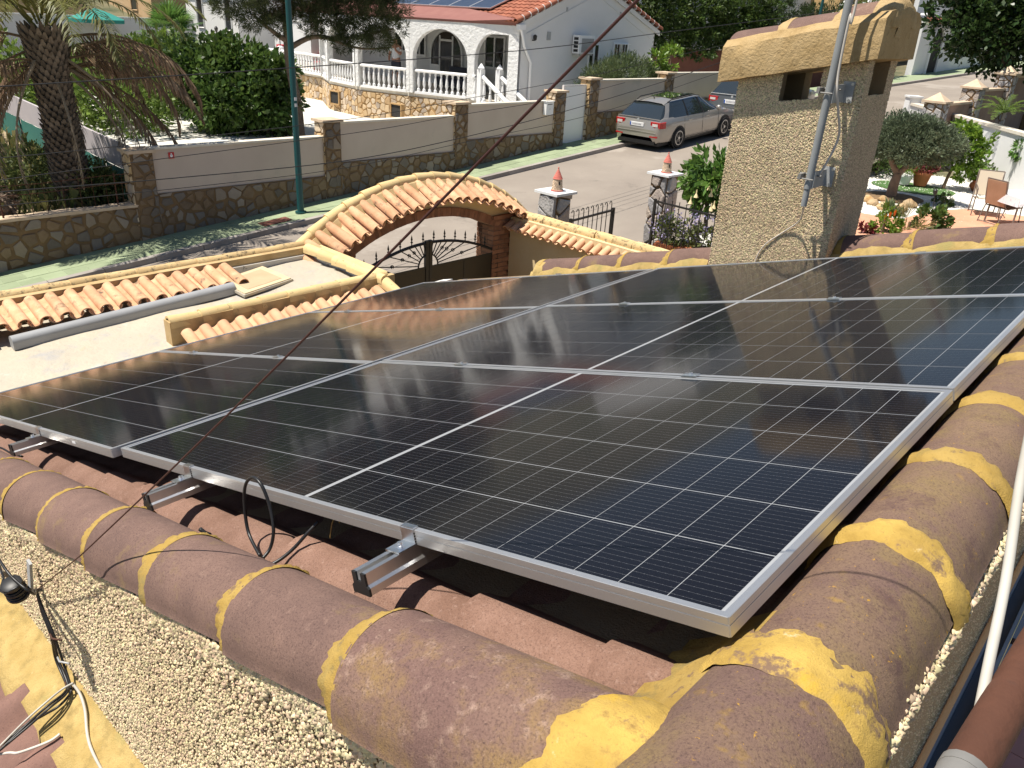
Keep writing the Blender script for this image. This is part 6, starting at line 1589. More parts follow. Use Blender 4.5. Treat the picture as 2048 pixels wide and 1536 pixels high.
bm_ = barrel('ridge_tile', M_['white'], 0.5, 0.13)
for k in range(8): link('ridge_tile', bm_, pw_, T((0.2+k*(wd*0.85)/8, -0.05, H+0.28)) @ Rz(R(90)))
wx = up[1].x; 
for (a, c, h0, lb) in ((up[1].x-up[0].x, up[2].x-up[0].x, 1.75, 0), (up[2].x-up[0].x, up[3].x-up[0].x+8, 2.0, 1)):
    t = thing('white_street_wall', ['low white street wall beside the arched portal', 'stepped white street wall under the dark tree'][lb], 'wall', STREET @ T((up[0].x+a, 17.25, up[0].z+a*0.03)))
    b = MB(); b.box(0.01, c-a-0.01, 0, 0.25, -0.5, h0); b.obj('wall', M_['white'], t)
    b = MB(); b.box(0.0, c-a, -0.04, 0.29, h0-0.42, h0-0.34) if lb else b.box(0, c-a, -0.04, 0.29, h0, h0+0.05); b.obj('moulding', M_['white'], t)
# terraces/white houses beyond the portal
t = arch_house('white_villa', 'white villa with square pillars behind the oleander', up[0].x-14, 27.0, 0.4, 9.0, 13.0, 3.4, M_['offwhite'], roof='flat', face='d', windows=[(2.0, 0.2, 1.6, 2.0, True, GD), (5.0, 0.2, 1.6, 2.0, True, GD), (9.5, 0.4, 2.4, 1.8, False, M_['darkroom'])])
t = arch_house('ochre_house', 'ochre house with pale tiled roof and arched barred windows at the top right', up[0].x+6, 25.0, 1.2, 9.0, 20.0, 3.2, M_['ochrehouse'], roofmat=M_['oldtile'], roof='pitchd', face='d', windows=[(2.0, 0.9, 0.9, 1.5, True, GD), (7.0, 0.9, 0.9, 1.5, True, GD), (12.0, 0.9, 0.9, 1.5, True, GD)])
b = MB()
for x in (7.0,):
    for k in range(7): b.tube([(x-0.6+0.2*k, -0.22, 0.7), (x-0.6+0.2*k, -0.22, 2.5)], 0.02, 4)
    for zz in (0.8, 1.6, 2.4): b.tube([(x-0.65, -0.2, zz), (x+0.65, -0.2, zz)], 0.02, 4)
b.obj('window_grille', M_['iron'], t)
b = MB()
for k in range(26): b.box(-0.1+k*0.8, 0.05+k*0.8, -0.42, 0.0, 3.0, 3.14)
b.obj('rafter_ends', M_['woodpole'], t)
wallthing('white_boundary_wall', 'white sloping wall between the portal and the ochre house', (up[0].x+1.5, 18.5), (up[0].x+16, 19.5), 0.5, (3.9, 2.9), 0.25, M_['white'], M_['white'])
# brown garden walls with pyramid capped pillars on the near side
bw = [(1812, 222, 8.6), (1870, 212, 8.6), (1935, 203, 8.6), (1985, 190, 8.6), (2040, 178, 8.6)]
def pyramid_pillar(parent, x, y, w, z0, z1, mtl):
    b = MB(); b.box(x-w/2, x+w/2, y-w/2, y+w/2, z0, z1); b.obj('pillar', mtl, parent)
    b = MB(); b.box(x-w/2-0.07, x+w/2+0.07, y-w/2-0.07, y+w/2+0.07, z1, z1+0.06); e = w/2+0.02
    b.add([(x-e, y-e, z1+0.06), (x+e, y-e, z1+0.06), (x+e, y+e, z1+0.06), (x-e, y+e, z1+0.06), (x, y, z1+0.30)], [(0,1,4), (1,2,4), (2,3,4), (3,0,4)]); b.obj('pillar_cap', M_['slab'], parent)
nb_ = thing('brown_street_wall', 'brown stepped garden wall with pyramid capped pillars beyond the white wall', 'wall', STREET @ T((27.0, 8.5, 0)))
xs_ = [0, 3.2, 6.6, 10.2, 13.5]
zz_ = [-0.25, 0.10, 0.50, 0.75, 0.95]
budget = [120]
for i, x in enumerate(xs_):
    pyramid_pillar(nb_, x, 0, 0.55, -2.6, zz_[i], M_['stonejoint'])
    stone_face(nb_, 0.55, 1.7, lambda a, c, o, x=x, i=i: (x-0.275+a, -0.275-o, zz_[i]-1.7+c), 0.22, M_['stonegrey'], budget)
    stone_face(nb_, 0.55, 1.7, lambda a, c, o, x=x, i=i: (x-0.275-o, 0.275-a, zz_[i]-1.7+c), 0.22, M_['stonegrey'], budget)
    if i+1 < len(xs_):
        b = MB(); b.box(x+0.28, xs_[i+1]-0.28, -0.10, 0.10, -2.6, zz_[i]-0.10); b.obj('wall', M_['brownwall'], nb_)
        b = MB(); b.box(x+0.28, xs_[i+1]-0.28, -0.15, 0.15, zz_[i]-0.10, zz_[i]-0.03); b.obj('wall_cap', M_['slab'], nb_)
# wooden telephone pole
tp = at_d(1800, 50, 18.3); tpole = thing('telephone_pole', 'reddish wooden telephone pole above the chimney cap', 'pole', STREET @ T((tp.x, 18.3, road_z(tp.x))) @ Rx(R(0)) @ Ry(R(3)))
b = MB(); b.tube([(0,0,-0.5), (0,0,8.5)], [0.16, 0.11], 10); b.obj('pole', M_['woodpole'], tpole, 40)
b = MB()
for k in range(5): b.tube([(0.14*math.cos(k), -0.14, 2.6), (0.3*math.cos(k*2), -0.3, 1.7+0.1*k), (0.16*math.cos(k*3), -0.15, 3.2+0.2*k)], 0.02, 5)
b.obj('cable_coil', M_['cable'], tpole)
# overhead cables along the street
oc = [[(-60, 178), (0, 173), (520, 140), (1050, 100), (1350, 62), (1660, 22), (1900, -20)], [(-60, 322), (0, 316), (239, 292), (700, 238), (930, 198), (1180, 152), (1350, 112), (1500, 78)],
      [(-60, 368), (0, 360), (700, 267), (906, 232), (1130, 195), (1250, 165)], [(-60, 395), (0, 384), (350, 356), (700, 320), (934, 273), (1156, 215), (1330, 162), (1460, 118)], [(-60, 420), (0, 412), (400, 372), (700, 334), (940, 282), (1200, 225), (1400, 158), (1460, 138)]]
for i, pl in enumerate(oc):
    pts = [STREET @ at_d(px, py, 12.0+0.15*i) for px, py in pl]
    line_thing('overhead_cable', pts, 0.0085 if i in (0, 3) else 0.006, M_['wireblack'], ['topmost black cable sagging across the porch arches', 'second black cable from the top, across the gravel garden', 'third black cable from the top, along the wall coping', 'fourth black cable from the top, across the plaster panels', 'lowest black cable along the stone plinth'][i], 'cable', 5, True, 'overhead cables along the street')
# ------------------------------------------------------------------ neighbour's garden on the right
GZ = -2.30
def g_at(px, py, z=GZ): return at_z(px, py, z)
patch('garden_gravel', [[tuple(STREET @ Vector((s, d, GZ + 0.01*math.sin(4*s)*math.sin(3*d)))) for d in np.linspace(0.5, 8.0 + max(0, (s-20))*0.25, 30)] for s in np.linspace(13.0, 33, 60)], M_['gravel'])
edge = [g_at(*p) for p in ((1690, 424), (1726, 429), (1765, 436), (1803, 441), (1826, 433), (1867, 424), (1930, 420), (1963, 424), (2010, 430), (2060, 436), (2140, 450))]
rows = [[tuple(STREET @ Vector((p.x, p.y, GZ+0.030))) for p in edge], [tuple(STREET @ Vector((13.2 + 0.2*i, p.y-0.6 if i > 3 else p.y, GZ+0.030))) for i, p in enumerate(edge)]]
patch('garden_path', rows, M_['pinkpave'])
# loose gravel stones lying proud
n = 9000; 
s_ = rng.uniform(16, 28, n); d_ = rng.uniform(3.5, 9.5, n)
pts = np.stack([s_, d_, np.full(n, GZ+0.004)], 1)
o = pebbles('gravel_stones', pts, np.array([0,0,1.]), np.array([1.,0,0]), 0.028, M_['gravelstone'], None, STREET.copy()); 
gw_a, gw_b = at_z(1830, 206, -0.62), at_z(2048, 264, -0.62); dv = gw_b-gw_a; gw_c = gw_b + dv*0.8
gw = wallthing('garden_wall', 'smooth white garden wall with a rounded coping behind the olive and lemon trees', (gw_a.x, gw_a.y), (gw_c.x, gw_c.y), GZ-0.5, -0.70, 0.2, M_['white'], M_['wallcap'], 0.08)
b = MB(); b.box(-0.5, 0.0, -0.2, 0.2, GZ-0.5, -0.45); b.box(-0.54, 0.04, -0.24, 0.24, -0.45, -0.39); b.obj('end_pier', M_['white'], gw)
# two stone gate pillars with little towers
for i, (px, py, lb) in enumerate(((1112, 380, 'rough grey stone gate pillar with white slab, left of the open iron gate'), (1331, 344, 'rough grey stone gate pillar with white slab beside the trumpet flower shrub'))):
    p = at_z(px, py, -1.0); w = 0.34
    t = thing('gate_pillar', lb, 'pillar', STREET @ T((p.x, p.y, -1.0)), 'stone gate pillars with tower ornaments')
    b = MB(); b.box(-w/2, w/2, -w/2, w/2, -2.2, -0.05); b.obj('core', M_['stonejoint'], t)
    budget = [120]
    for F in (lambda x, y, o: (-w/2+x, -w/2-o, -1.75+y), lambda x, y, o: (-w/2-o, w/2-x, -1.75+y)):
        stone_face(t, w, 1.70, F, 0.24, M_['stonegrey'], budget, 0.008, 0.05, 1.0)
    b = MB(); b.box(-0.24, 0.24, -0.24, 0.24, -0.045, -0.008); b.obj('slab', M_['white'], t)
    tw_ = thing('tower_ornament', ['little stone tower ornament with red cone roof on the left gate pillar', 'little stone tower ornament with red cone roof on the pillar by the flowering shrub'][i], 'ornament', STREET @ T((p.x+0.0, p.y-0.02, -1.006)) @ Matrix.Scale(0.78, 4), 'tower ornaments on the gate pillars')
    b = MB(); b.lathe([(0.125, 0), (0.125, 0.03), (0.105, 0.035), (0.082, 0.24), (0.080, 0.25)], (0,0,0), 20); b.obj('tower', M_['towerwall'], tw_, 30)
    st_ = MB(); 
    for r_ in range(7):
        for k in range(12):
            a = 2*math.pi*(k+0.5*(r_ % 2))/12; rr_ = 0.106-0.0032*r_-0.002*0; z = 0.042+0.029*r_; rr_ = 0.105-(z-0.035)*0.112
            st_.cbox((rr_*math.cos(a), rr_*math.sin(a), z+0.012), 0.020, 0.024, 0.022, None) if False else st_.box(-0.004, 0.005, -0.023*(rr_/0.1), 0.023*(rr_/0.1), 0, 0.023, T((rr_*math.cos(a), rr_*math.sin(a), z)) @ Rz(a))
    st_.obj('stone_courses', M_['towerwall'], tw_)
    b = MB(); b.lathe([(0.128, 0), (0.130, 0.028), (0.112, 0.032)], (0,0,0), 20); b.obj('foot_ring', M_['towerred'], tw_, 30)
    rf_ = MB(); 
    for r_ in range(6): rf_.lathe([(0.098*(1-r_/6.3)+0.004, 0.238+0.033*r_), (0.098*(1-(r_+1)/6.3), 0.238+0.033*(r_+1))], (0,0,0), 18)
    rf_.lathe([(0.012, 0.43), (0.018, 0.445), (0.010, 0.462), (0.001, 0.468)], (0,0,0), 8); rf_.obj('cone_roof', M_['towerred'], tw_)
    b = MB(); b.box(-0.014, 0.014, -0.105, -0.06, 0.13, 0.19, Rz(R(-25))); b.obj('slit_window', M_['carblack'], tw_)
# open iron gate leaves with hooked tops
def iron_leaf(name, label, p0, p1, zt, zb, nb, hooks=True):
    a = Vector((p0[0], p0[1], 0)); c = Vector((p1[0], p1[1], 0)); L = (c-a).length; t = thing(name, label, 'gate', STREET @ T((a.x, a.y, zt)) @ Rz(math.atan2((c-a).y, (c-a).x)), 'iron gate leaves of the neighbour')
    b = MB(); b.box(0, L, -0.012, 0.012, -0.03, 0.0); b.box(0, L, -0.012, 0.012, zb-zt+0.1, zb-zt+0.13); b.obj('rail', M_['iron'], t)
    for x in (0, L): b = MB(); b.box(x-0.02, x+0.02, -0.02, 0.02, zb-zt, 0.02); b.obj('stile', M_['iron'], t)
    for k in range(nb):
        x = L*(k+0.5)/nb; b = MB(); 
        b.tube([(x, 0, zb-zt+0.1), (x, 0, 0.05), (x, 0, 0.09), (x-0.012, 0, 0.125), (x-0.035, 0, 0.138), (x-0.058, 0, 0.125), (x-0.065, 0, 0.10)] if hooks else [(x, 0, zb-zt+0.1), (x, 0, 0.06)], 0.0075, 5); b.obj('bar', M_['iron'], t)
a = at_z(1142, 440, -1.26); c = at_z(1227, 418, -1.26)
iron_leaf('iron_gate_leaf', 'black iron gate leaf with hooked bar tops between the two tower pillars', (a.x, a.y), (c.x, c.y), -1.26, -2.6, 9)
a = at_z(1311, 400, -1.30); c = at_z(1470, 440, -1.30)
iron_leaf('iron_gate_leaf', 'black iron gate leaf standing open in front of the trumpet flower shrub', (a.x, a.y), (c.x, c.y), -1.30, -2.6, 11, False)
# patio table and chairs
tb = g_at(2040, 455); 
table = thing('garden_table', 'garden table under a white patterned cloth at the right edge', 'table', STREET @ T((tb.x-0.15, tb.y+0.12, GZ+0.01)) @ Rz(R(-38)))
b = MB(); b.box(-0.45, 0.75, -0.5, 0.5, 0.70, 0.73); b.obj('top', M_['chairframe'], table)
for x in (-0.38, 0.68):
    for y in (-0.42, 0.42): b = MB(); b.tube([(x, y, 0.70), (x*1.04, y*1.04, 0)], 0.02, 6); b.obj('leg', M_['chairframe'], table)
b = MB(); rows = []
for i in range(13):
    x = -0.47+1.24*i/12; rows.append([(x, -0.53-0.012*math.sin(i*1.9), 0.55+0.03*math.sin(i)), (x, -0.52, 0.735), (x, 0, 0.737), (x, 0.52, 0.735), (x, 0.53+0.012*math.sin(i*1.9), 0.55)])
b.grid(rows); rr_ = rows[0]; b.grid([[(-0.475, p[1], 0.735 if abs(p[1]) < 0.521 else p[2]) for p in rr_], [(-0.50+0.015*k, p[1], 0.54+0.02*math.sin(k*3)) for k, p in enumerate(rr_)]])
tag(b.obj('tablecloth', M_['cloth'], None, True, table.matrix_world.copy()), 'white patterned tablecloth hanging over the garden table', 'tablecloth')
def garden_chair(label, pos, rz, fabric):
    t = thing('garden_chair', label, 'chair', STREET @ T(pos) @ Rz(rz), 'metal framed garden chairs at the table')
    b = MB(); b.grid([[(x, -0.25+0.5*j/6, 0.43-0.02*math.sin(math.pi*i/5)-0.006*i) for j in range(7)] for i, x in enumerate(np.linspace(0.24, -0.22, 6))]); b.grid([[(x, -0.25+0.5*j/6, 0.42-0.02*math.sin(math.pi*i/5)-0.006*i) for j in range(7)] for i, x in enumerate(np.linspace(0.24, -0.22, 6))]); b.obj('seat', M_[fabric], t, True)
    b = MB(); b.box(-0.02, 0.02, -0.25, 0.25, 0.02, 0.58, T((-0.24, 0, 0.42)) @ Ry(R(-14))); b.obj('backrest', M_[fabric], t)
    for y in (-0.27, 0.27):
        b = MB(); b.tube(smooth_pts([Vector(p) for p in ((-0.38, y, 1.0), (-0.24, y, 0.44), (0.0, y, 0.41), (0.26, y, 0.43))], 4), 0.014, 6); b.obj('side_frame', M_['chairframe'], t, True)
        b = MB(); b.tube([(0.24, y, 0.42), (0.30, y, 0.0)], 0.013, 6); b.obj('leg', M_['chairframe'], t)
        b = MB(); b.tube([(-0.22, y, 0.42), (-0.34, y, 0.0)], 0.013, 6); b.obj('leg', M_['chairframe'], t)
        b = MB(); b.tube([(-0.31, y, 0.68), (0.05, y, 0.67), (0.24, y, 0.64), (0.26, y, 0.43)], 0.014, 6); b.obj('armrest', M_['chairframe'], t)
    b = MB(); b.tube([(-0.38, -0.27, 1.0), (-0.38, 0.27, 1.0)], 0.014, 6); b.tube([(-0.33, -0.27, 0.05), (-0.33, 0.27, 0.05)], 0.011, 6); b.obj('crossbar', M_['chairframe'], t)
    return t
p = g_at(1962, 440); garden_chair('cream garden chair seen from the side next to the table', (p.x+0.55, p.y+0.15, GZ+0.01), R(150+90-38), 'cushion')
p = g_at(1990, 448); garden_chair('garden chair with brown mesh backrest turned to the camera', (p.x, p.y-0.05, GZ+0.01), R(-38+10), 'cushion2')
# pots
def pot(label, p, r, h, mtl, plant, pm, bulb=False, cat='flower pot'):
    t = thing('flower_pot', label, cat, STREET @ T(p), 'plant pots on the white gravel')
    prof = [(r*0.68, 0), (r*0.98, h*0.84), (r*1.1, h*0.86), (r*1.1, h), (r*0.95, h), (r*0.9, h*0.9)] if not bulb else [(r*0.6, 0), (r*1.05, h*0.4), (r*1.0, h*0.7), (r*0.8, h*0.85), (r*0.95, h), (r*0.8, h), (r*0.75, h*0.85)]
    b = MB(); b.lathe(prof, (0,0,0), 18); b.obj('pot', mtl, t, 40)
    leaves('foliage', [((0, 0, h+r*0.9), (r*1.4, r*1.4, r*1.1))], plant, r*0.30, pm, t, clump=14)
    return t
# ------------------------------------------------------------------ foliage
def leaves(name, blobs, n, size, mtl, parent=None, clump=30, shell=0.75, up=0.3, asp=0.5, M=None, kind=None, clr=0.32, droop=0.0, squash=None):
    """n folded leaves in clumps spread through ellipsoid blobs [(centre, radii)]"""
    vol = np.array([b_[1][0]*b_[1][1]*b_[1][2] for b_ in blobs])**0.67; pr_ = vol/vol.sum()
    nc = max(1, n//clump); bi = rng.choice(len(blobs), nc, p=pr_)
    C0 = np.array([b_[0] for b_ in blobs])[bi]; R0 = np.array([b_[1] for b_ in blobs])[bi]
    dirs = rng.normal(size=(nc, 3)); dirs /= np.linalg.norm(dirs, axis=1)[:, None]
    rad = shell + (1-shell)*rng.uniform(0, 1, (nc, 1))
    deep = rng.uniform(0, 1, (nc, 1)) < 0.25; rad = np.where(deep, rng.uniform(0.2, 0.8, (nc, 1)), rad)
    cc = C0 + dirs*R0*rad
    ci = np.repeat(np.arange(nc), clump); N = len(ci)
    cs = R0.min(axis=1)[ci][:, None]*clr*rng.uniform(0.5, 1.2, (nc, 1))[ci]
    off = rng.normal(size=(N, 3)); off /= np.linalg.norm(off, axis=1)[:, None]; off *= rng.uniform(0, 1, (N, 1))**0.5
    P = cc[ci] + off*cs
    # leaf frame: axis outward with jitter, slightly up or drooping
    ax = dirs[ci]*0.8 + off*0.6 + rng.normal(size=(N, 3))*0.55 + np.array([0, 0, up-droop]); ax /= np.linalg.norm(ax, axis=1)[:, None]
    sd = np.cross(ax, rng.normal(size=(N, 3))); sd /= np.linalg.norm(sd, axis=1)[:, None]
    nn = np.cross(ax, sd); s = size*rng.uniform(0.6, 1.3, (N, 1)); w = s*asp*0.5
    V = np.stack([P, P+ax*s*0.5+sd*w+nn*s*0.08, P+ax*s, P+ax*s*0.5-sd*w+nn*s*0.08], 1).reshape(-1, 3)
    F = np.arange(N*4).reshape(-1, 4)
    rr_ = np.clip(rng.uniform(0, 1, nc)[ci]*0.5 + rng.uniform(0, 1, N)*0.5, 0, 1)
    return np_obj(name, V, F, mtl, parent, rr_, False, kind, M)
def limb(b, pts, r0, r1, n=8):
    pts = smooth_pts([Vector(p) for p in pts], 5); m = len(pts); b.tube(pts, [r0+(r1-r0)*k/(m-1) for k in range(m)], n)
def tree(name, label, cat, s, d, z, blobs, n, size, mtl, trunk, tm, clump=30, group=None, asp=0.5, up=0.3, clr=0.32, shell=0.75, crown='crown', droop=0.0):
    t = thing(name, label, cat, STREET @ T((s, d, z)), group)
    if trunk:
        b = MB()
        for (pts, r0, r1) in trunk: limb(b, pts, r0, r1)
        b.obj('trunk', tm, t, True)
    leaves(crown, blobs, n, size, mtl, t, clump, shell, up, asp, clr=clr, droop=droop)
    return t
# olive with rock ring
p = g_at(1780, 396); OS, OD = p.x, p.y
tree('olive_tree', 'clipped grey green olive tree with forked pale trunk on white gravel', 'tree', OS, OD, GZ,
     [((0.1, 0.1, 1.52), (0.85, 0.85, 0.5)), ((-0.3, -0.3, 1.32), (0.65, 0.65, 0.38)), ((0.3, -0.5, 1.38), (0.65, 0.65, 0.42)), ((0.1, -0.2, 1.68), (0.75, 0.75, 0.36)), ((0.1, -0.75, 1.42), (0.6, 0.6, 0.42)), ((0.0, 0.6, 1.35), (0.6, 0.6, 0.42)), ((0, -0.2, 1.3), (0.75, 0.9, 0.32))], 46000, 0.085, M_['olive'],
     [([(0,0,-0.1), (0.03,0.0,0.35), (0.08,-0.02,0.62)], 0.15, 0.10), ([(0.08,-0.02,0.60), (0.0,0.22,0.95), (-0.05,0.35,1.5)], 0.085, 0.045), ([(0.08,-0.02,0.60), (0.22,-0.25,1.0), (0.35,-0.5,1.55)], 0.085, 0.045)], M_['barkpale'], asp=0.30, up=0.5, clump=46, clr=0.4)
for k, (px, py, r) in enumerate(((1745, 410, .14), (1768, 419, .19), (1800, 421, .16), (1818, 414, .18), (1735, 404, .15), (1765, 402, .12))):
    q = g_at(px, py); b = MB(); v = []
    bm = bmesh.new(); bmesh.ops.create_icosphere(bm, subdivisions=2, radius=r)
    for vv in bm.verts: vv.co = Vector((vv.co.x*random.uniform(.8, 1.2), vv.co.y*random.uniform(.8, 1.2), vv.co.z*random.uniform(.5, .9)))
    me = bpy.data.meshes.new('rock'); bm.to_mesh(me); bm.free(); me.materials.append(M_['rock'])
    tag(link('rock', me, None, STREET @ T((q.x, q.y, GZ+r*0.35))), ['pale flat rock at the left of the olive bed', 'pointed ochre rock in front of the olive trunk', 'low ochre rock in front of the olive trunk', 'upright ochre rock at the right of the olive bed', 'pale rock half behind the chimney', 'dark rock behind the olive bed'][k], 'rock', 'rocks around the olive tree')
patch('olive_bed', [[tuple(STREET @ Vector((OS+0.75*r*math.cos(a), OD+0.75*r*math.sin(a)-0.05, GZ+0.035+0.04*(1-r)))) for a in np.linspace(0, 2*math.pi, 21)] for r in (1.0, 0.5, 0.02)], M_['stonejoint'])
p = g_at(1885, 377)
tree('lemon_tree', 'loose bright green lemon tree in front of the white garden wall', 'tree', p.x, p.y, GZ, [((-0.1, 0.2, 0.9), (0.45, 0.45, 0.35)), ((0.1, -0.25, 1.2), (0.5, 0.5, 0.45)), ((0.05, -0.6, 0.9), (0.4, 0.4, 0.35)), ((0.0, -0.1, 1.55), (0.35, 0.35, 0.3)), ((0.05, -0.65, 1.35), (0.3, 0.3, 0.35)), ((-0.1, 0.45, 0.7), (0.3, 0.3, 0.25)), ((0.0, -0.4, 0.55), (0.3, 0.3, 0.22))], 3200, 0.13, M_['lemon'], [([(0,0,-0.1), (0.02,-0.04,0.3), (0.05,-0.1,0.6)], 0.05, 0.035), ([(0.05,-0.1,0.6), (0.1,-0.4,1.0)], 0.025, 0.012), ([(0.05,-0.1,0.6), (0,0.2,1.0)], 0.025, 0.012)], M_['barkpale'], clump=24, asp=0.5, clr=0.4)
p = g_at(2043, 398)
tree('young_tree', 'thin young tree cut by the right picture edge, before the white wall', 'tree', p.x, p.y, GZ, [((0, 0.0, 1.2), (0.4, 0.4, 0.25)), ((-0.1, 0.25, 1.25), (0.35, 0.3, 0.2)), ((0, -0.5, 1.4), (0.6, 0.6, 0.4))], 1500, 0.17, M_['brug'], [([(0,0,-0.1), (0.0,0.02,0.7), (0.0,-0.02,1.3)], 0.03, 0.02)], M_['bark'], clump=20, asp=0.3, droop=0.5)
p = g_at(1838, 374); pot('orange clay pot with dark red foliage on the turf patch', (p.x, p.y, GZ+0.05), 0.24, 0.36, M_['clay'], 900, M_['flowerred'])
p = g_at(1806, 372); pot('small white pot with yellow green plant behind the olive trunk', (p.x, p.y, GZ+0.05), 0.19, 0.26, M_['white'], 700, M_['lemon'])
p = g_at(1955, 383); pot('round clay pot in front of the white garden wall', (p.x, p.y, GZ), 0.24, 0.30, M_['clay'], 900, M_['shrub'], True)
q = g_at(1825, 377); patch('turf_patch', [[tuple(STREET @ Vector((q.x+1.0*r*math.cos(a)*0.9, q.y+1.1*r*math.sin(a), GZ+0.02))) for a in np.linspace(0, 2*math.pi, 21)] for r in (1.0, 0.02)], M_['lawn'])
p = g_at(1866, 419); sl_t = thing('solar_stake_lamp', 'small dark solar stake lamp leaning in the gravel', 'garden lamp', STREET @ T((p.x, p.y, GZ)) @ Rx(R(-8)))
b = MB(); b.tube([(0,0,-0.05), (0,0,0.36)], 0.012, 6); b.obj('stake', M_['blackplastic'], sl_t)
b = MB(); b.lathe([(0.015, 0.34), (0.045, 0.38), (0.055, 0.46), (0.03, 0.49)], (0,0,0), 10); b.obj('lamp_head', M_['blackplastic'], sl_t, 40)
def bush(label, px, py, z, r, n, size, mtl, name='bush', **kw):
    p = at_z(px, py, z); t = thing(name, label, 'bush', STREET @ T((p.x, p.y, z)))
    leaves('foliage', [((0, 0, r[2]*0.8), r)], n, size, mtl, t, **kw); b = MB(); b.tube([(0,0,-0.05), (0,0,r[2])], 0.03, 6); b.obj('stem', M_['bark'], t); return t
bush('tiny clipped round bush on the gravel beside the stake lamp', 1885, 412, GZ, (0.24, 0.24, 0.16), 1200, 0.05, M_['hedge'])
bush('small glossy bush rising behind the far ridge caps', 1860, 462, GZ, (0.34, 0.34, 0.30), 800, 0.11, M_['fig'])
hib = bush('orange flowering shrub between the chimney and the far ridge', 1762, 468, GZ, (0.34, 0.36, 0.30), 700, 0.10, M_['lemon'])
b = MB()
for (x, y, z) in ((-0.20, -0.12, 0.46), (-0.22, -0.05, 0.40), (-0.12, -0.18, 0.50)):
    for k in range(6): 
        a = k*1.047; b.add([(x, y, z), (x+0.07*math.cos(a), y-0.03, z+0.07*math.sin(a)), (x+0.07*math.cos(a+0.9), y-0.03, z+0.07*math.sin(a+0.9))], [(0,1,2)])
b.obj('blossom', M_['flowerorange'], hib)
t = bush('dry ornamental grass beside the orange shrub', 1815, 462, GZ, (0.25, 0.25, 0.2), 140, 0.34, M_['weed'], 'grass_tuft', asp=0.05, up=1.2)
bush('dark spiky plant in the shade behind the chimney foot', 1728, 467, GZ, (0.13, 0.13, 0.15), 120, 0.12, M_['flowerred'])
bush('small aloe rosette at the gravel edge', 1785, 428, GZ+0.02, (0.16, 0.16, 0.12), 90, 0.22, M_['rosemary'], 'aloe', asp=0.2, up=0.8)
bush('low dark shrub left of the olive behind the chimney', 1752, 350, GZ, (0.8, 0.8, 0.6), 3000, 0.09, M_['hedge'])
# trumpet flower shrub and planter by the gate pillar
p = at_z(1405, 470, -2.5)
br_ = tree('trumpet_flower_shrub', 'large leaved trumpet flower shrub with pale hanging blossoms beside the gate pillar', 'shrub', p.x+0.5, p.y+0.22, -2.6, [((0, 0.0, 1.32), (0.45, 0.5, 0.36)), ((0.1, -0.4, 1.1), (0.45, 0.45, 0.4)), ((0, 0.40, 1.05), (0.36, 0.34, 0.36)), ((0.15, 0.0, 0.8), (0.45, 0.5, 0.35)), ((0, -0.7, 1.35), (0.4, 0.4, 0.4))], 2600, 0.20, M_['brug'], [([(0,0,-0.1), (0.0,0.1,1.0), (0.05,0,1.6)], 0.05, 0.03)], M_['bark'], clump=13, asp=0.42, up=0.25, clr=0.45, droop=0.15)
for k in range(8):
    x, y, z = random.uniform(-.3, .2), random.uniform(-.4, .4), random.uniform(0.6, 1.15); b = MB(); b.lathe([(0.008, 0.16), (0.015, 0.08), (0.05, 0.0)], (x-0.25, y-0.1, z), 6); b.obj('blossom', M_['flowercream'], br_)
p = at_z(1390, 490, -2.0)
pl = thing('planter_box', 'long terracotta red planter with lilac flowers behind the iron gate', 'planter', STREET @ T((p.x, p.y, -2.05)) @ Rz(R(-70)))
b = MB(); b.box(-0.7, 0.7, -0.14, 0.14, -0.55, 0.0); b.obj('box', M_['clay'], pl)
leaves('foliage', [((x, 0, 0.22), (0.30, 0.25, 0.24)) for x in (-0.5, -0.15, 0.2, 0.55)], 2600, 0.07, M_['weedgreen'], pl, clump=20)
leaves('flowers', [((x, 0, 0.32), (0.30, 0.27, 0.24)) for x in (-0.5, -0.15, 0.2, 0.55)], 1100, 0.045, M_['flowerpurple'], pl, clump=8, shell=0.95)
# ------------------------------------------------------------------ plants across the street
p = at_z(470, 268, -2.42)
tree('fig_bush', 'big round dark green fig bush on the white gravel', 'bush', p.x+0.6, p.y+0.6, -2.42, [((0, 0, 1.3), (1.7, 1.7, 1.3)), ((0.2, -1.2, 1.0), (1.15, 1.1, 0.95)), ((-0.8, 0.7, 1.6), (1.2, 1.2, 1.1)), ((0.9, 0.2, 1.2), (1.1, 1.1, 1.1)), ((-0.9, -0.6, 0.9), (1.1, 1.1, 0.85)), ((-0.1, 0.1, 2.1), (1.0, 1.0, 0.75)), ((0.6, -0.9, 1.7), (0.8, 0.8, 0.7))], 19000, 0.20, M_['fig'], [([(0,0,-0.1), (0,0,0.8)], 0.12, 0.08)], M_['bark'], clump=22, asp=0.6, up=0.1, clr=0.36, droop=0.2)
p = at_z(330, 240, -2.42)
tree('garden_shrub', 'tall lighter green shrub behind the fig bush', 'shrub', 12.6, 29.6, -2.42, [((0, 0, 1.3), (1.5, 1.5, 1.2)), ((-1.1, 0.8, 1.3), (1.3, 1.3, 1.1)), ((0.3, 0.4, 1.9), (1.1, 1.1, 0.85)), ((-0.2, 1.9, 1.2), (1.3, 1.3, 1.1)), ((0.3, -1.1, 1.0), (1.0, 1.0, 1.0))], 9000, 0.20, M_['shrub'], [([(0,0,-0.1), (0,0,1.4)], 0.12, 0.08)], M_['bark'], clump=26, asp=0.5)
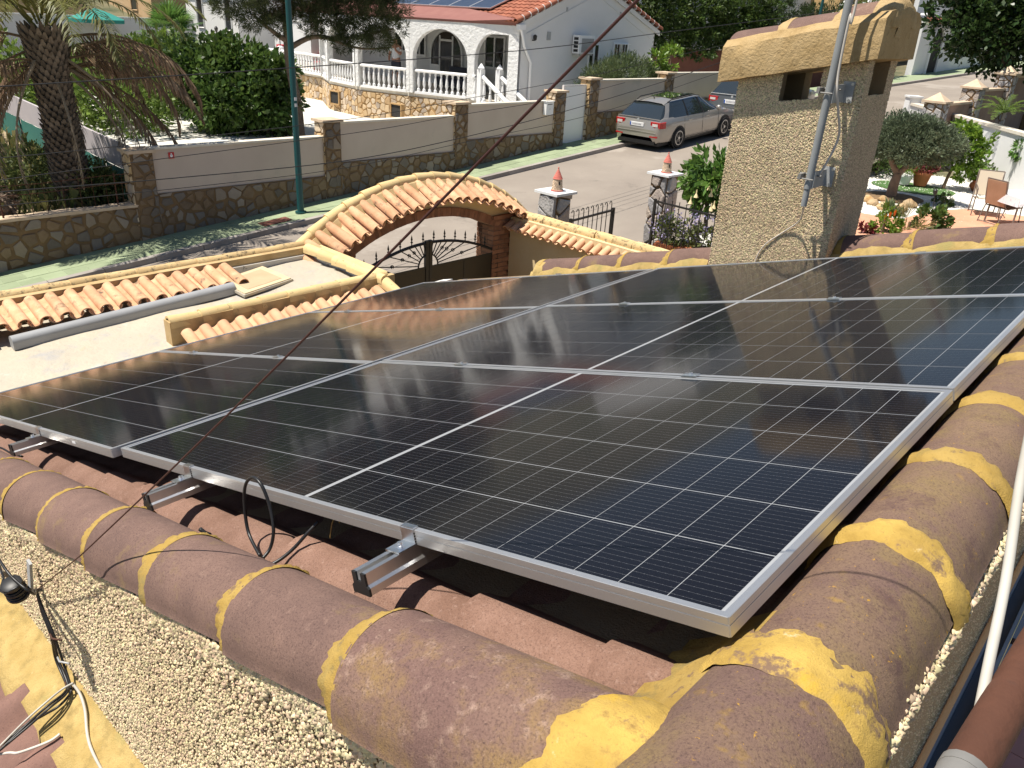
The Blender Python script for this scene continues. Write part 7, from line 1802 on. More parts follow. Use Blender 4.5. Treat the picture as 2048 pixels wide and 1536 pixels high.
tree('garden_shrub', 'low yellowish green shrubs beside the palm trunk', 'shrub', 9.4, 25.5, -2.42, [((0, 0, 0.9), (1.5, 1.4, 0.9)), ((-1.0, 1.4, 1.1), (1.3, 1.3, 1.0)), ((0.8, 1.6, 1.2), (1.2, 1.2, 1.1)), ((-0.6, 3.2, 1.2), (1.4, 1.4, 1.1))], 8000, 0.17, M_['shrub'], None, None, clump=24)
tree('garden_shrub', 'pale leafy shrub behind the boundary fence left of the palm', 'shrub', 7.9, 31.0, -2.2, [((0, 0, 1.1), (1.4, 1.4, 1.1)), ((-0.3, 1.8, 1.3), (1.2, 1.2, 1.1)), ((0.6, -1.2, 0.9), (1.0, 1.0, 0.8))], 3200, 0.20, M_['shrub'], None, None, clump=22)
bush('grey green rounded bush in front of the shaded gable', 1225, 150, -1.55, (2.5, 1.15, 1.05), 14000, 0.14, M_['rosemary'], 'rounded_bush', clump=40, asp=0.18, up=0.6) if False else None
tree('rounded_bush', 'wide grey green rounded bush in front of the shaded gable', 'bush', 24.4, 18.5, -1.8, [((0, 0, 1.15), (1.9, 0.9, 1.05)), ((-1.1, 0.1, 0.95), (1.1, 0.8, 1.0)), ((1.5, 0.0, 1.05), (1.3, 0.8, 0.95)), ((0.4, 0.1, 1.5), (1.3, 0.8, 0.7))], 17000, 0.15, M_['rosemary'], None, None, clump=40, asp=0.16, up=0.7, crown='foliage')
for (px, py, lb) in ((1342, 118, 'yellowish young citrus beside the capped pillar'), (1312, 128, 'small yellow green plant between bush and pillar')):
    p = at_d(px, py, 18.2); t = thing('young_plant', lb, 'plant', STREET @ T((p.x, 18.2, p.z-0.35)))
    leaves('foliage', [((0, 0, 0.40), (0.42, 0.42, 0.40))], 420, 0.15, M_['lemon'], t, clump=14); b = MB(); b.tube([(0,0,-0.8), (0,0,0.6)], 0.02, 6); b.obj('stem', M_['barkpale'], t)
# ivy hedge and clipped hedge
hg = []
for k in range(9): q = Vector((29.4+k*0.85, 22.0-k*0.27, 1.9+0.1*math.sin(k*2))); hg.append(((q.x-32, q.y-21, q.z), (0.9, 0.85, 1.45)))
hg += [((-2.2+1.4*k, 0.4-0.4*k, 0.9), (0.8, 0.55, 0.7)) for k in range(5)] + [((0.3, -0.9, 0.55), (0.35, 0.35, 0.6))]
tree('ivy_hedge', 'tall rambling ivy hedge spilling over the rust brown wall', 'hedge', 32, 21, 0.0, hg, 26000, 0.17, M_['hedge'], None, None, clump=30, clr=0.3, crown='foliage', droop=0.3)
hg = []
for k in range(11): q = Vector((36.4+k*1.0, 20.2-k*0.21, 1.75)); hg.append(((q.x-40, q.y-20, q.z), (0.85, 0.75, 1.15)))
tree('clipped_hedge', 'dark clipped cypress hedge in front of the arcaded house', 'hedge', 40, 20, 0.0, hg, 26000, 0.15, M_['cypress'], None, None, clump=40, asp=0.25, up=0.7, clr=0.3, crown='foliage')
p = at_d(1728, 38, 18.6)
ol = tree('oleander', 'white flowering oleander behind the antenna mast', 'shrub', p.x, 18.6, p.z-1.3, [((0, 0, 1.2), (1.8, 1.2, 0.9)), ((-1.6, 0.3, 0.9), (1.2, 1.0, 0.8)), ((1.8, 0, 0.9), (1.2, 1.0, 0.8))], 5000, 0.24, M_['shrub'], None, None, clump=20, asp=0.22, up=0.5)
leaves('flowers', [((0, -0.1, 1.3), (1.8, 1.2, 0.95)), ((-1.6, 0.2, 1.0), (1.2, 1.0, 0.85)), ((1.8, -0.1, 1.0), (1.2, 1.0, 0.85))], 1500, 0.15, M_['flowerwhite'], ol, clump=12, asp=0.9, shell=0.98, clr=0.22)
p = at_dist(2030, 5, 36); q = STI @ p
tree('laurel_tree', 'dense dark laurel tree overhanging the street at the top right', 'tree', q.x, q.y, q.z-3.6, [((0, 0, 3.6), (2.3, 2.3, 2.2)), ((-1.2, 1.2, 3.0), (1.3, 1.3, 1.2)), ((0.8, -1.2, 3.4), (1.9, 1.9, 1.9)), ((-0.6, 1.4, 4.6), (1.5, 1.5, 1.4)), ((0.5, -0.2, 2.3), (1.6, 1.7, 1.0))], 15000, 0.24, M_['laurel'], [([(0.3,-0.5,-1.6), (0.2,-0.3,1.0), (0,0,2.6)], 0.22, 0.14)], M_['bark'], clump=26, asp=0.5)
p = at_dist(2010, 218, 27); q = STI @ p
t = thing('sago_palm', 'small sago palm behind the white garden wall', 'palm', STREET @ T((q.x, q.y, q.z-0.2)))
# ------------------------------------------------------------------ palms
def frond_mesh(name, L, el0, droop, nl, leaf, mtl, stalk=0.02, hang=0.0, seed=0, gap=0.12):
    """feather frond along +x in the xz plane; el0 start elevation, droop total bend"""
    r_ = random.Random(seed); b = MB(); pts = []; p = Vector((0,0,0)); n = 16
    for k in range(n+1):
        pts.append(p.copy()); a = el0 - droop*(k/n)**1.3; p = p + Vector((math.cos(a), 0, math.sin(a)))*(L/n)
    b.tube(pts, [stalk*(1-0.85*k/n) for k in range(n+1)], 5)
    b.r = [0.5]*len(b.f)
    for k in range(nl):
        t = gap + (1-gap)*k/nl; f = t*n; i = min(n-1, int(f)); q = pts[i].lerp(pts[i+1], f-i); tg = (pts[i+1]-pts[i]).normalized(); nrm = Vector((-tg.z, 0, tg.x))
        ll = leaf*(math.sin(math.pi*(0.12+0.86*t))**0.6)*r_.uniform(.8, 1.15)
        for sd in (-1, 1):
            d = (tg*r_.uniform(.5, .8) + Vector((0, sd, 0))*r_.uniform(.55, .85) + nrm*r_.uniform(.0, .35)).normalized()
            d = (d*(1-hang) + Vector((0,0,-1))*hang + Vector((r_.uniform(-.12,.12), r_.uniform(-.12,.12), 0))).normalized()
            e = q + d*ll*0.55; d2 = (d + Vector((0,0,-0.35-hang))).normalized(); e2 = e + d2*ll*0.45
            w = d.cross(Vector((0,0,1)) if abs(d.z) < 0.95 else Vector((1,0,0))).normalized()*0.014*(leaf/0.4)
            b.add([q-w*0.6, q+w*0.6, e+w, e-w, e2], [(0,1,2,3), (3,2,4)], r_.random())
    return b.mesh(name, mtl)
FG = [frond_mesh('frond', 3.4, R(62), R(95), 60, 0.50, M_['palmgreen'], 0.028, 0.05, 1), frond_mesh('frond', 3.2, R(35), R(105), 60, 0.48, M_['palmgreen'], 0.028, 0.15, 2)]
FD = [frond_mesh('frond', 3.2, R(8), R(88), 50, 0.55, M_['palmdry'], 0.030, 0.55, 3), frond_mesh('frond', 3.0, R(-25), R(60), 44, 0.50, M_['palmdry'], 0.030, 0.60, 4), frond_mesh('frond', 3.0, R(20), R(125), 46, 0.52, M_['palmdry'], 0.030, 0.5, 5)]
STALK = frond_mesh('frond', 2.6, R(-20), R(62), 16, 0.30, M_['palmstalk'], 0.035, 0.7, 6, 0.5)
p = at_z(150, 414, -2.5); PS, PD = 5.42, 18.2
palm = thing('date_palm', 'tall date palm with a rough trunk and a skirt of dry hanging fronds', 'palm', STREET @ T((PS, PD, -2.72)))
PHt = 3.15
b = MB(); rows = []
for k in range(31):
    z = PHt*k/30; r = 0.25 + 0.03*math.sin(z*2) + 0.07*(z/PHt)**3 + 0.06*max(0, 1-z*2)
    rows.append([(r*math.cos(2*math.pi*j/18), r*math.sin(2*math.pi*j/18), z) for j in range(18)])
b.grid(rows, True); b.obj('trunk', M_['palmtrunk'], palm, True)
bt = MB(); ga = 2.399963
for k in range(640):
    z = 0.1 + (PHt+0.1)*k/640; a = k*ga; r = 0.26 + 0.03*math.sin(z*2) + 0.07*(z/PHt)**3; Lb = 0.15+0.10*(z/PHt) ; w = 0.062
    m = T((r*math.cos(a), r*math.sin(a), z)) @ Rz(a) @ Ry(R(random.uniform(10, 24)))
    bt.add([m @ Vector(q) for q in ((-0.02,-w,0), (-0.02,w,0), (0.035,w*0.8,Lb*0.55), (0.035,-w*0.8,Lb*0.55), (0.045,w*0.3,Lb), (0.045,-w*0.3,Lb), (-0.02,w*0.8,Lb*0.5), (-0.02,-w*0.8,Lb*0.5))], [(0,1,2,3), (3,2,4,5), (1,6,4,2), (0,3,5,7)])
bt.obj('leaf_bases', M_['palmtrunk'], palm, False, None, 'stuff')
r_ = random.Random(5)
for k in range(26):
    a = k*ga; link('frond', FG[k % 2], palm, T((0.15*math.cos(a), 0.15*math.sin(a), PHt+0.25+0.02*k)) @ Rz(a) @ Ry(R(-(20-1.6*k) if k % 2 else -(0-0.6*k))) @ Matrix.Scale(r_.uniform(.85, 1.05), 4))
# dry skirt: the long ones sweep to the right of the picture (up the street), shorter ones all round
dry = [(-8, 0, 1.05), (8, 0, 1.0), (-22, 2, 1.05), (22, 0, 0.95), (-34, 0, 1.0), (40, 2, 0.9), (62, 1, 0.9), (-160, 0, 0.85), (180, 2, 0.9), (150, 0, 0.9), (125, 1, 0.9), (100, 0, 0.85), (80, 2, 0.8), (-4, 1, 1.0), (-18, 1, 1.0), (165, 1, 0.8), (15, 2, 0.9), (-28, 2, 0.9), (-170, 1, 0.7)]
for a, kind_, sc_ in dry:
    link('frond', FD[kind_], palm, T((0.30*math.cos(R(a)), 0.30*math.sin(R(a)), PHt+r_.uniform(-.45, .12))) @ Rz(R(a+r_.uniform(-5, 5))) @ Ry(R(r_.uniform(-8, 8))) @ Matrix.Scale(sc_*r_.uniform(.9, 1.05), 4))
for a in (-20, -40, -95, 5, -150, 30, -30, 170):
    link('stalk', STALK, palm, T((0.34*math.cos(R(a)), 0.34*math.sin(R(a)), PHt-0.35+r_.uniform(-.3, .2))) @ Rz(R(a)) @ Ry(R(r_.uniform(5, 28))) @ Matrix.Scale(r_.uniform(.85, 1.1), 4))
# sago palm fronds, fan palm behind the shrubs
SG = frond_mesh('frond', 0.9, R(50), R(70), 34, 0.16, M_['shrub'], 0.012, 0.0, 8)
for k in range(18): link('frond', SG, t, T((0, 0, 0.1)) @ Rz(k*ga) @ Ry(R(-10+2.5*k)))
fp = thing('fan_palm', 'bright green fan palm head above the shrubs', 'palm', STREET @ T((14.6, 33.5, -2.4)))
b = MB(); b.tube([(0,0,-0.1), (0,0,2.3)], 0.14, 8); b.obj('trunk', M_['palmtrunk'], fp)
def fan_mesh():
    b = MB(); b.tube([(0,0,0), (0.7, 0, 0.25)], 0.012, 4); b.r = [0.4]*len(b.f); c = Vector((0.7, 0, 0.25))
    for k in range(26):
        a = R(-125+250*k/25); d = Vector((math.cos(a), math.sin(a), 0.12)); w = Vector((-math.sin(a), math.cos(a), 0))*0.035; e = c+d*0.5; f = c+d*0.8+Vector((0,0,-0.06))
        b.add([c, e+w, f, e-w], [(0,1,2,3)])
    return b.mesh('fan', M_['palmfan'])
FM_ = fan_mesh()
for k in range(26): link('fan', FM_, fp, T((0,0,2.3)) @ Rz(k*ga) @ Ry(R(-75+4.6*k)))
# stone pine in front of the white house
p = at_d(600, 275, 22.8); 
pn = thing('pine_tree', 'pine tree with spreading dark crown beside the lamp post', 'pine tree', STREET @ T((p.x, 22.8, -2.42)))
b = MB()
limb(b, [(0,0,-0.2), (0.0,0.05,1.0), (-0.12,0.12,2.0), (-0.15,0.15,2.8), (-0.1,0.1,4.6)], 0.17, 0.10)
limb(b, [(-0.15,0.1,2.6), (0.5,-0.2,2.95), (1.4,-0.6,2.95), (2.8,-1.2,3.3)], 0.09, 0.03)
limb(b, [(-0.15,0.15,2.8), (-0.7,0.1,3.1), (-1.3,0,3.5)], 0.09, 0.03)
limb(b, [(-0.1,0.3,4.2), (1.2,-0.4,4.8), (2.4,-0.8,5.2)], 0.08, 0.03)
limb(b, [(0.9,-0.4,2.95), (1.7,-0.9,2.7), (2.6,-1.3,2.75)], 0.05, 0.02)
b.obj('trunk', M_['bark'], pn, True)
pb_ = []
for (px, py, r, rz, dd) in ((470, 5, 0.75, 0.45, 22.6), (515, 30, 0.75, 0.42, 22.6), (545, 52, 0.5, 0.30, 22.5), (560, 10, 0.8, 0.5, 22.8), (610, 15, 0.7, 0.5, 22.4), (650, 30, 0.75, 0.45, 22.0), (690, 20, 0.8, 0.5, 21.8), (740, 30, 0.85, 0.5, 21.6), (775, 15, 0.7, 0.45, 21.8),
      (715, 62, 0.65, 0.36, 21.6), (755, 78, 0.6, 0.34, 21.4), (685, 88, 0.42, 0.22, 21.6), (660, 62, 0.5, 0.26, 21.9), (790, 55, 0.4, 0.3, 21.4), (620, 55, 0.3, 0.2, 22.0), (480, -60, 1.2, 0.7, 22.8), (580, -60, 1.3, 0.8, 22.6), (680, -50, 1.3, 0.8, 22.0), (760, -40, 1.1, 0.7, 21.8), (620, -150, 1.6, 0.9, 22.4), (530, -140, 1.2, 0.8, 22.6), (710, -130, 1.3, 0.8, 22.0)):
    q = at_d(px, py, dd); pb_.append(((q.x-p.x, q.y-22.8, q.z+2.42), (r, r, rz)))
leaves('crown', pb_, 90000, 0.15, M_['pine'], pn, clump=46, asp=0.11, up=0.5, clr=0.40, shell=0.55)
leaves('dry_needles', [((0.2, -0.1, 3.6), (0.7, 0.6, 0.3)), ((-0.6, 0.0, 3.7), (0.6, 0.6, 0.3)), ((1.0, -0.4, 3.5), (0.5, 0.5, 0.25))], 4000, 0.13, M_['pine_dry'], pn, clump=40, asp=0.09, up=-0.3, clr=0.5)
# dry plot: weeds and shrubs around the palm
def weeds(name, label, n, box, size, mtl, zf, asp=0.06):
    s_ = rng.uniform(box[0], box[1], n); d_ = rng.uniform(box[2], box[3], n)
    P = np.stack([s_, d_, zf(s_, d_)], 1); ax = rng.normal(size=(n, 3))*0.35 + np.array([0,0,1.]); ax /= np.linalg.norm(ax, axis=1)[:, None]
    sd = np.cross(ax, rng.normal(size=(n, 3))); sd /= np.linalg.norm(sd, axis=1)[:, None]; s = size*rng.uniform(0.4, 1.3, (n, 1)); w = s*asp
    V = np.stack([P-sd*w*0.5, P+sd*w*0.5, P+ax*s+sd*w*0.2+rng.normal(size=(n,3))*s*0.15, P+ax*s-sd*w*0.2], 1).reshape(-1, 3)
    o = np_obj(name, V, np.arange(n*4).reshape(-1, 4), mtl, None, rng.uniform(0, 1, n), False, 'stuff', STREET.copy()); return tag(o, label, None)
zf_ = lambda s, d: -2.72 + 0.035*(d-17)
weeds('dry_grass', None, 9000, (-6, 6.3, 17.4, 40), 0.40, M_['weed'], zf_)
weeds('green_weeds', None, 5000, (-6, 6.2, 17.6, 24), 0.40, M_['weedgreen'], zf_, 0.10)
def wb(label, s, d, r, n, mtl): 
    t = thing('wild_shrub', label, 'shrub', STREET @ T((s, d, -2.7))); leaves('foliage', [((0,0,r*0.7), (r, r, r*0.75)), ((r*0.6, 0.2, r*0.5), (r*0.7, r*0.7, r*0.5))], n, 0.10, mtl, t, clump=22, clr=0.45)
wb('wild leafy shrub in the shade right of the palm trunk', 5.75, 18.2, 0.60, 2600, M_['weedgreen']); wb('thin weedy shrub between palm trunk and stone pillar', 5.2, 19.2, 0.75, 2400, M_['weedgreen'])
wb('green weed clump left of the palm trunk', 3.4, 19.6, 0.7, 2200, M_['weedgreen']); wb('leafy weed clump at the left edge of the dry plot', 2.4, 20.6, 0.8, 2200, M_['shrub'])
# dark stump at the left edge
p = at_d(8, 425, 17.6); st_ = thing('dead_stump', 'dark dead agave stump behind the railing at the left edge', 'stump', STREET @ T((p.x, 17.6, -2.6)))
b = MB(); b.lathe([(0.16, 0), (0.20, 0.12), (0.15, 0.3), (0.05, 0.42)], (0,0,0), 9); b.obj('stump', M_['bark'], st_)
leaves('dry_leaves', [((0, 0, 0.25), (0.22, 0.22, 0.2))], 160, 0.22, M_['bark'], st_, clump=8, asp=0.2, droop=0.6)
# distant trees and houses on the slope so that the view and the mirror glass meet real things
far = [(-10, 70), (5, 78), (20, 74), (34, 66), (48, 62), (60, 52), (-25, 60), (75, 50), (90, 66), (12, 100), (40, 95), (66, 84), (100, 30), (84, 24), (70, 8)]
for i, (s, d) in enumerate(far):
    hgt = random.uniform(3.5, 6.5); z = ground_h(s, d)
    tree('hillside_tree', 'dark round tree crown on the slope behind the houses', 'tree', s, d, z, [((0, 0, hgt*0.65), (hgt*0.5, hgt*0.5, hgt*0.42)), ((hgt*0.3, -hgt*0.2, hgt*0.5), (hgt*0.35, hgt*0.35, hgt*0.3))], 900, 0.75, M_['hedge'] if i % 2 else M_['pine'], [([(0,0,-0.3), (0,0,hgt*0.5)], 0.2, 0.12)], M_['bark'], clump=15, asp=0.6, group='trees on the slope behind the houses')
for i, (s, d, w, h) in enumerate(((-4, 66, 12, 5.5), (30, 72, 14, 5.0), (52, 70, 12, 6.0), (78, 62, 14, 5.5), (-28, 74, 13, 5.5), (60, 100, 14, 6), (92, 46, 12, 5))):
    tag(arch_house('hillside_house', 'distant tiled house on the slope behind the nearer houses', s, d, ground_h(s, d), w, 9.0, h, [M_['offwhite'], M_['beige'], M_['ochrehouse']][i % 3], roofmat=M_['oldtile'], roof='pitch', windows=[(w*0.25, 1.2, 1.2, 1.4, False, GD), (w*0.7, 1.2, 1.2, 1.4, False, GD)]), group='houses on the slope')
# ------------------------------------------------------------------ cars
def car(label, s, d, L, W, H, paint, suv=False, yaw=0.0):
    zr = road_z(s) - 0.10 + 0.012
    t = thing('parked_car', label, 'car', STREET @ T((s, d, zr)) @ Rz(R(yaw)) @ Ry(-math.atan(0.0825)), 'cars parked along the far kerb')
    hl = L/2; k = H/1.46
    # lower hull: stations (x, half width, bottom, belt height, crown)
    st = [(-hl, 0.70, 0.42, 0.66, 0.0), (-hl+0.03, 0.80, 0.30, 0.76, 0.01), (-hl+0.10, 0.87, 0.24, 0.96, 0.02), (-hl+0.25, 0.895, 0.22, 1.00, 0.02), (-hl+0.75, 0.905, 0.20, 1.00, 0.03), (-0.4, 0.905, 0.19, 0.975, 0.03), (0.6, 0.905, 0.19, 0.955, 0.03), (1.05, 0.900, 0.19, 0.945, 0.04), (1.55, 0.885, 0.20, 0.885, 0.05), (hl-0.30, 0.83, 0.22, 0.79, 0.04), (hl-0.10, 0.72, 0.26, 0.68, 0.03), (hl, 0.55, 0.34, 0.55, 0.0)]
    wsc = W/1.81
    rows = []
    for (x, w, zb, zt_, cr) in st:
        w *= wsc; zt_ *= k; h = zt_-zb
        half = [(w*0.80, zb), (w*0.94, zb+0.06), (w*0.985, zb+h*0.25), (w, zb+h*0.50), (w*0.992, zb+h*0.72), (w*0.965, zb+h*0.93), (w*0.92, zt_), (w*0.6, zt_+cr*0.8), (0, zt_+cr)]
        rows.append([(x, -y, z) for y, z in half] + [(x, y, z) for y, z in half[-2::-1]])
    b = MB(); b.grid(rows); b.add(rows[0], [tuple(range(len(rows[0])))[::-1]]); b.add(rows[-1], [tuple(range(len(rows[-1])))])
    body = b.obj('body', M_[paint], t, 35)
    b = MB(); b.box(-hl+0.1, hl-0.15, -0.78*wsc, 0.78*wsc, 0.16, 0.26); b.box(-hl+0.03, -hl+0.16, -0.70*wsc, 0.70*wsc, 0.20, 0.31); b.obj('underbody', M_['carblack'], t)
    # greenhouse
    bz = 0.985*k; tz = (1.44 if not suv else 1.45)*k
    gh = [(-hl+0.12, 0.79, bz-0.02, 0.78, bz-0.01), (-hl+0.60, 0.835, bz-0.01, 0.585, tz-0.05), (-hl+0.82, 0.85, bz-0.01, 0.60, tz-0.005), (-0.25, 0.855, bz-0.02, 0.61, tz+0.02), (0.20, 0.855, bz-0.03, 0.59, tz-0.015), (1.18, 0.83, bz-0.06, 0.76, bz-0.05)]
    rows = [[(x, -wb_*wsc, zb), (x, -(wb_*0.55+wt*0.45)*wsc, zb+(zt_-zb)*0.5), (x, -wt*wsc, zt_-0.02), (x, -wt*0.86*wsc, zt_), (x, 0, zt_+0.02), (x, wt*0.86*wsc, zt_), (x, wt*wsc, zt_-0.02), (x, (wb_*0.55+wt*0.45)*wsc, zb+(zt_-zb)*0.5), (x, wb_*wsc, zb)] for (x, wb_, zb, wt, zt_) in gh]
    b = MB(); b.grid(rows); b.obj('windows', M_['carglass'], t, 30)
    # painted roof
    b = MB(); rr_ = []
    for (x, wb_, zb, wt, zt_) in gh[1:5]:
        rr_.append([(x, -(wt+0.010)*wsc, zt_-0.035), (x, -wt*0.86*wsc, zt_+0.010), (x, 0, zt_+0.032), (x, wt*0.86*wsc, zt_+0.010), (x, (wt+0.010)*wsc, zt_-0.035)])
    rr_[0] = [(p[0]-0.05, p[1], p[2]-0.005) for p in rr_[0]]
    b.grid(rr_); b.obj('roof', M_[paint], t, 40)
    if not suv:
        b = MB(); b.grid([[(x, y*wsc, z) for y in (-0.42, 0, 0.42)] for x, z in ((-1.15, tz+0.042), (-0.2, tz+0.062), (0.15, tz+0.045))]); b.obj('sunroof', M_['carglass'], t)
        b = MB(); b.tube([(-hl+0.85, 0, tz+0.03), (-hl+0.80, 0, tz+0.11)], [0.02, 0.006], 6); b.obj('aerial', M_['carblack'], t)
    for sg in (-1, 1):
        # pillars as painted strips standing on the glass
        def quad(p):
            b = MB(); p = [Vector(q) for q in p]; nrm = Vector((0, sg*0.010, 0.004)); b.add([q+nrm for q in p], [tuple(range(len(p)))]); b.add(p, [tuple(range(len(p)))]); return b
        def side(x, f, e=0.0):   # point on the window side at station x, fraction f up
            for a, c in zip(gh[:-1], gh[1:]):
                if a[0] <= x <= c[0]:
                    u = (x-a[0])/(c[0]-a[0]); wb_ = a[1]+(c[1]-a[1])*u; zb = a[2]+(c[2]-a[2])*u; wt = a[3]+(c[3]-a[3])*u; zt_ = a[4]+(c[4]-a[4])*u
                    w = (wb_*(1-f*0.9*1.0) + wt*f*0.9) if f <= 0.5 else (wb_*0.55+wt*0.45)*(1-(f-0.5)*2) + wt*(f-0.5)*2
                    return (x, sg*w*wsc, zb+(zt_-zb-0.02)*f)
            return (x, sg*0.8*wsc, bz)
        pil_ = MB()
        def strip_(f0, f1, mtl, nm):
            n_ = 8; rows_ = [[Vector(side(a, q/n_)) + Vector((0, sg*0.008, 0.003)), Vector(side(c, q/n_)) + Vector((0, sg*0.008, 0.003))] for q in range(n_+1) for a, c in ((f0[0]+(f0[1]-f0[0])*q/n_, f1[0]+(f1[1]-f1[0])*q/n_),)]
            b = MB(); b.grid(rows_); b.obj(nm, M_[mtl], t)
        strip_((-hl+0.14, -hl+0.60), (-hl+0.50, -hl+0.80), paint, 'rear_pillar'); strip_((-0.86, -0.86), (-0.78, -0.80), 'carblack', 'door_pillar'); strip_((0.02, -0.08), (0.12, 0.02), 'carblack', 'door_pillar'); strip_((1.05, 0.14), (1.17, 0.22), paint, 'front_pillar')
        b = MB(); b.tube([(-hl+0.75, sg*0.575*wsc, tz-0.02), (-hl+0.92, sg*0.585*wsc, tz+0.035), (-0.2, sg*0.60*wsc, tz+0.06), (0.15, sg*0.575*wsc, tz+0.01)], 0.016, 6); b.obj('roof_rail', M_['carblack'], t, True)
        b = MB(); b.lathe([(0.02, -0.10), (0.075, -0.06), (0.085, 0.02), (0.03, 0.07)], (0,0,0), 8, T((0.78, sg*(0.98*wsc), bz+0.06)) @ S3(0.9, 1.1, 1)); b.obj('mirror', M_[paint], t, True)
        for xw in (-1.30 - (0.1 if suv else 0), 1.38):
            b = MB(); n_ = 20; b.lathe([(0.37, -0.012), (0.37, 0.006), (0.02, 0.006)], (0,0,0), 20, T((xw, sg*0.900*wsc, 0.33)) @ Rx(R(-90*sg))); b.obj('wheel_arch', M_['carblack'], t)
            wr = 0.32 if not suv else 0.37
            b = MB(); b.lathe([(wr*0.66, -0.10), (wr*0.92, -0.105), (wr, -0.07), (wr, 0.07), (wr*0.94, 0.10), (wr*0.72, 0.105), (wr*0.66, 0.09)], (0,0,0), 24, T((xw, sg*0.835*wsc, wr)) @ Rx(R(90))); wh_ = b.obj('wheel', M_['tyre'], t, 40)
            b = MB(); 
            mm = T((xw, sg*0.925*wsc, wr)) @ Rx(R(-90*sg))
            b.lathe([(wr*0.70, -0.04), (wr*0.70, 0.006), (wr*0.62, 0.008), (wr*0.60, -0.03)], (0,0,0), 24, mm); b.lathe([(wr*0.16, -0.02), (wr*0.14, 0.006)], (0,0,0), 10, mm)
            for q in range(5):
                a = 2*math.pi*q/5
                for da in (-0.13, 0.13): b.box(0.03, wr*0.63, -0.017, 0.017, -0.016, 0.0, mm @ Rz(a+da))
            b.obj('rim', M_['rim'], wh_)
        # door seams and handles
        b = MB()
        for xx in (-0.98, 0.05, 1.0): b.tube([(xx, sg*0.906*wsc, 0.34), (xx-0.02, sg*0.908*wsc, 0.62*k), (xx-0.03, sg*0.880*wsc, 0.93*k)], 0.004, 4)
        b.tube([(-1.0, sg*0.902*wsc, 0.30), (1.0, sg*0.902*wsc, 0.28)], 0.010, 4); b.obj('door_seam', M_['carblack'], t)
        for xx in (-0.80, 0.22): b = MB(); b.box(xx, xx+0.20, sg*0.885*wsc-0.02, sg*0.885*wsc+0.02, 0.80*k, 0.83*k); b.obj('door_handle', M_[paint], t)
        # tail lamp wraps the corner
        b = MB(); x0 = -hl+0.015
        y0, y1 = (0.50, 0.865) if not suv else (0.50, 0.87)
        z0, z1 = (0.72*k, 0.90*k) if not suv else (0.76*k, 0.90*k)
        pts_ = [(-hl+0.045, sg*y0*wsc), (-hl+0.02, sg*(y0+0.18)*wsc), (-hl+0.06, sg*0.845*wsc), (-hl+0.16, sg*0.905*wsc), (-hl+0.28, sg*0.915*wsc)]
        b.grid([[(x, y, z) for x, y in pts_] for z in (z0, (z0+z1)/2, z1)]); b.grid([[(x+0.06, y*0.95, z) for x, y in pts_] for z in (z0, z1)])
        b.grid([[(x, y, z1) for x, y in pts_], [(x+0.08, y*0.93, z1+0.01) for x, y in pts_]]); lamp_ = b.obj('tail_lamp', M_['redlens'], t)
        b = MB(); b.grid([[(x-0.006, y, z) for x, y in ((-hl+0.03, sg*(y0+0.08)*wsc), (-hl+0.022, sg*(y0+0.19)*wsc), (-hl+0.035, sg*(y0+0.28)*wsc))] for z in (z0+0.05, z1-0.04)]); b.obj('lamp_insert', M_['clearlens'], lamp_)
        b = MB(); b.box(-hl-0.006, -hl+0.10, sg*0.66*wsc-0.14, sg*0.66*wsc+0.14, 0.43, 0.465); b.obj('reflector', M_['redlens'], t)
    # tailgate: glass frame strip, plate, badge, wiper, bumper edge
    b = MB(); b.box(-hl+0.005, -hl+0.04, -0.26, 0.26, 0.735*k, 0.845*k, T((0,0,0))); pl_ = b.obj('number_plate', M_['plate'], t)
    b = MB(); b.box(-hl+0.002, -hl+0.0045, 0.215, 0.258, 0.738*k, 0.842*k)
    if suv: b.box(-hl+0.002, -hl+0.0045, -0.258, -0.215, 0.738*k, 0.842*k)
    b.obj('plate_band', M_['plateblue'], pl_)
    b = MB()
    for q in range(7): b.box(-hl+0.003, -hl+0.0045, -0.17+0.05*q, -0.14+0.05*q, 0.765*k, 0.815*k)
    b.obj('plate_marks', M_['plateink'], pl_)
    b = MB(); b.lathe([(0.045, 0), (0.045, 0.012), (0.03, 0.016)], (0,0,0), 12, T((-hl+0.085, 0, 0.925*k)) @ Ry(R(-90))); b.obj('badge', M_['galv'], t)
    b = MB(); b.tube([(-hl+0.125, 0.0, 1.0*k), (-hl+0.19, 0.30, 1.04*k)], 0.010, 5); b.obj('rear_wiper', M_['carblack'], t)
    b = MB(); b.tube([(-hl-0.004, -0.74*wsc, 0.565), (-hl-0.006, 0, 0.572), (-hl-0.004, 0.74*wsc, 0.565)], 0.010, 5); b.tube([(-hl+0.09, -0.80*wsc, 0.975*k), (-hl+0.08, 0, 0.985*k), (-hl+0.09, 0.80*wsc, 0.975*k)], 0.014, 5); b.obj('trim_line', M_['galv'] if suv else M_[paint], t)
    for sg in (-1, 1): b = MB(); b.box(hl-0.22, hl-0.04, sg*0.62*wsc-0.12, sg*0.62*wsc+0.12, 0.62*k, 0.74*k); b.obj('headlight', M_['clearlens'], t)
    return t
rp_ = at_d(1354, 297, 14.36)
car('silver beige estate car parked behind the dark grey car, seen from the rear', rp_.x+1.30, 15.27-0.02, 4.69, 1.81, 1.43, 'carbeige')
sp_ = at_d(1415, 246, 15.55)
car('dark grey off-road car partly hidden behind the chimney cap', sp_.x+2.43+0.2, 14.85, 4.88, 1.94, 1.72, 'cargrey', True)

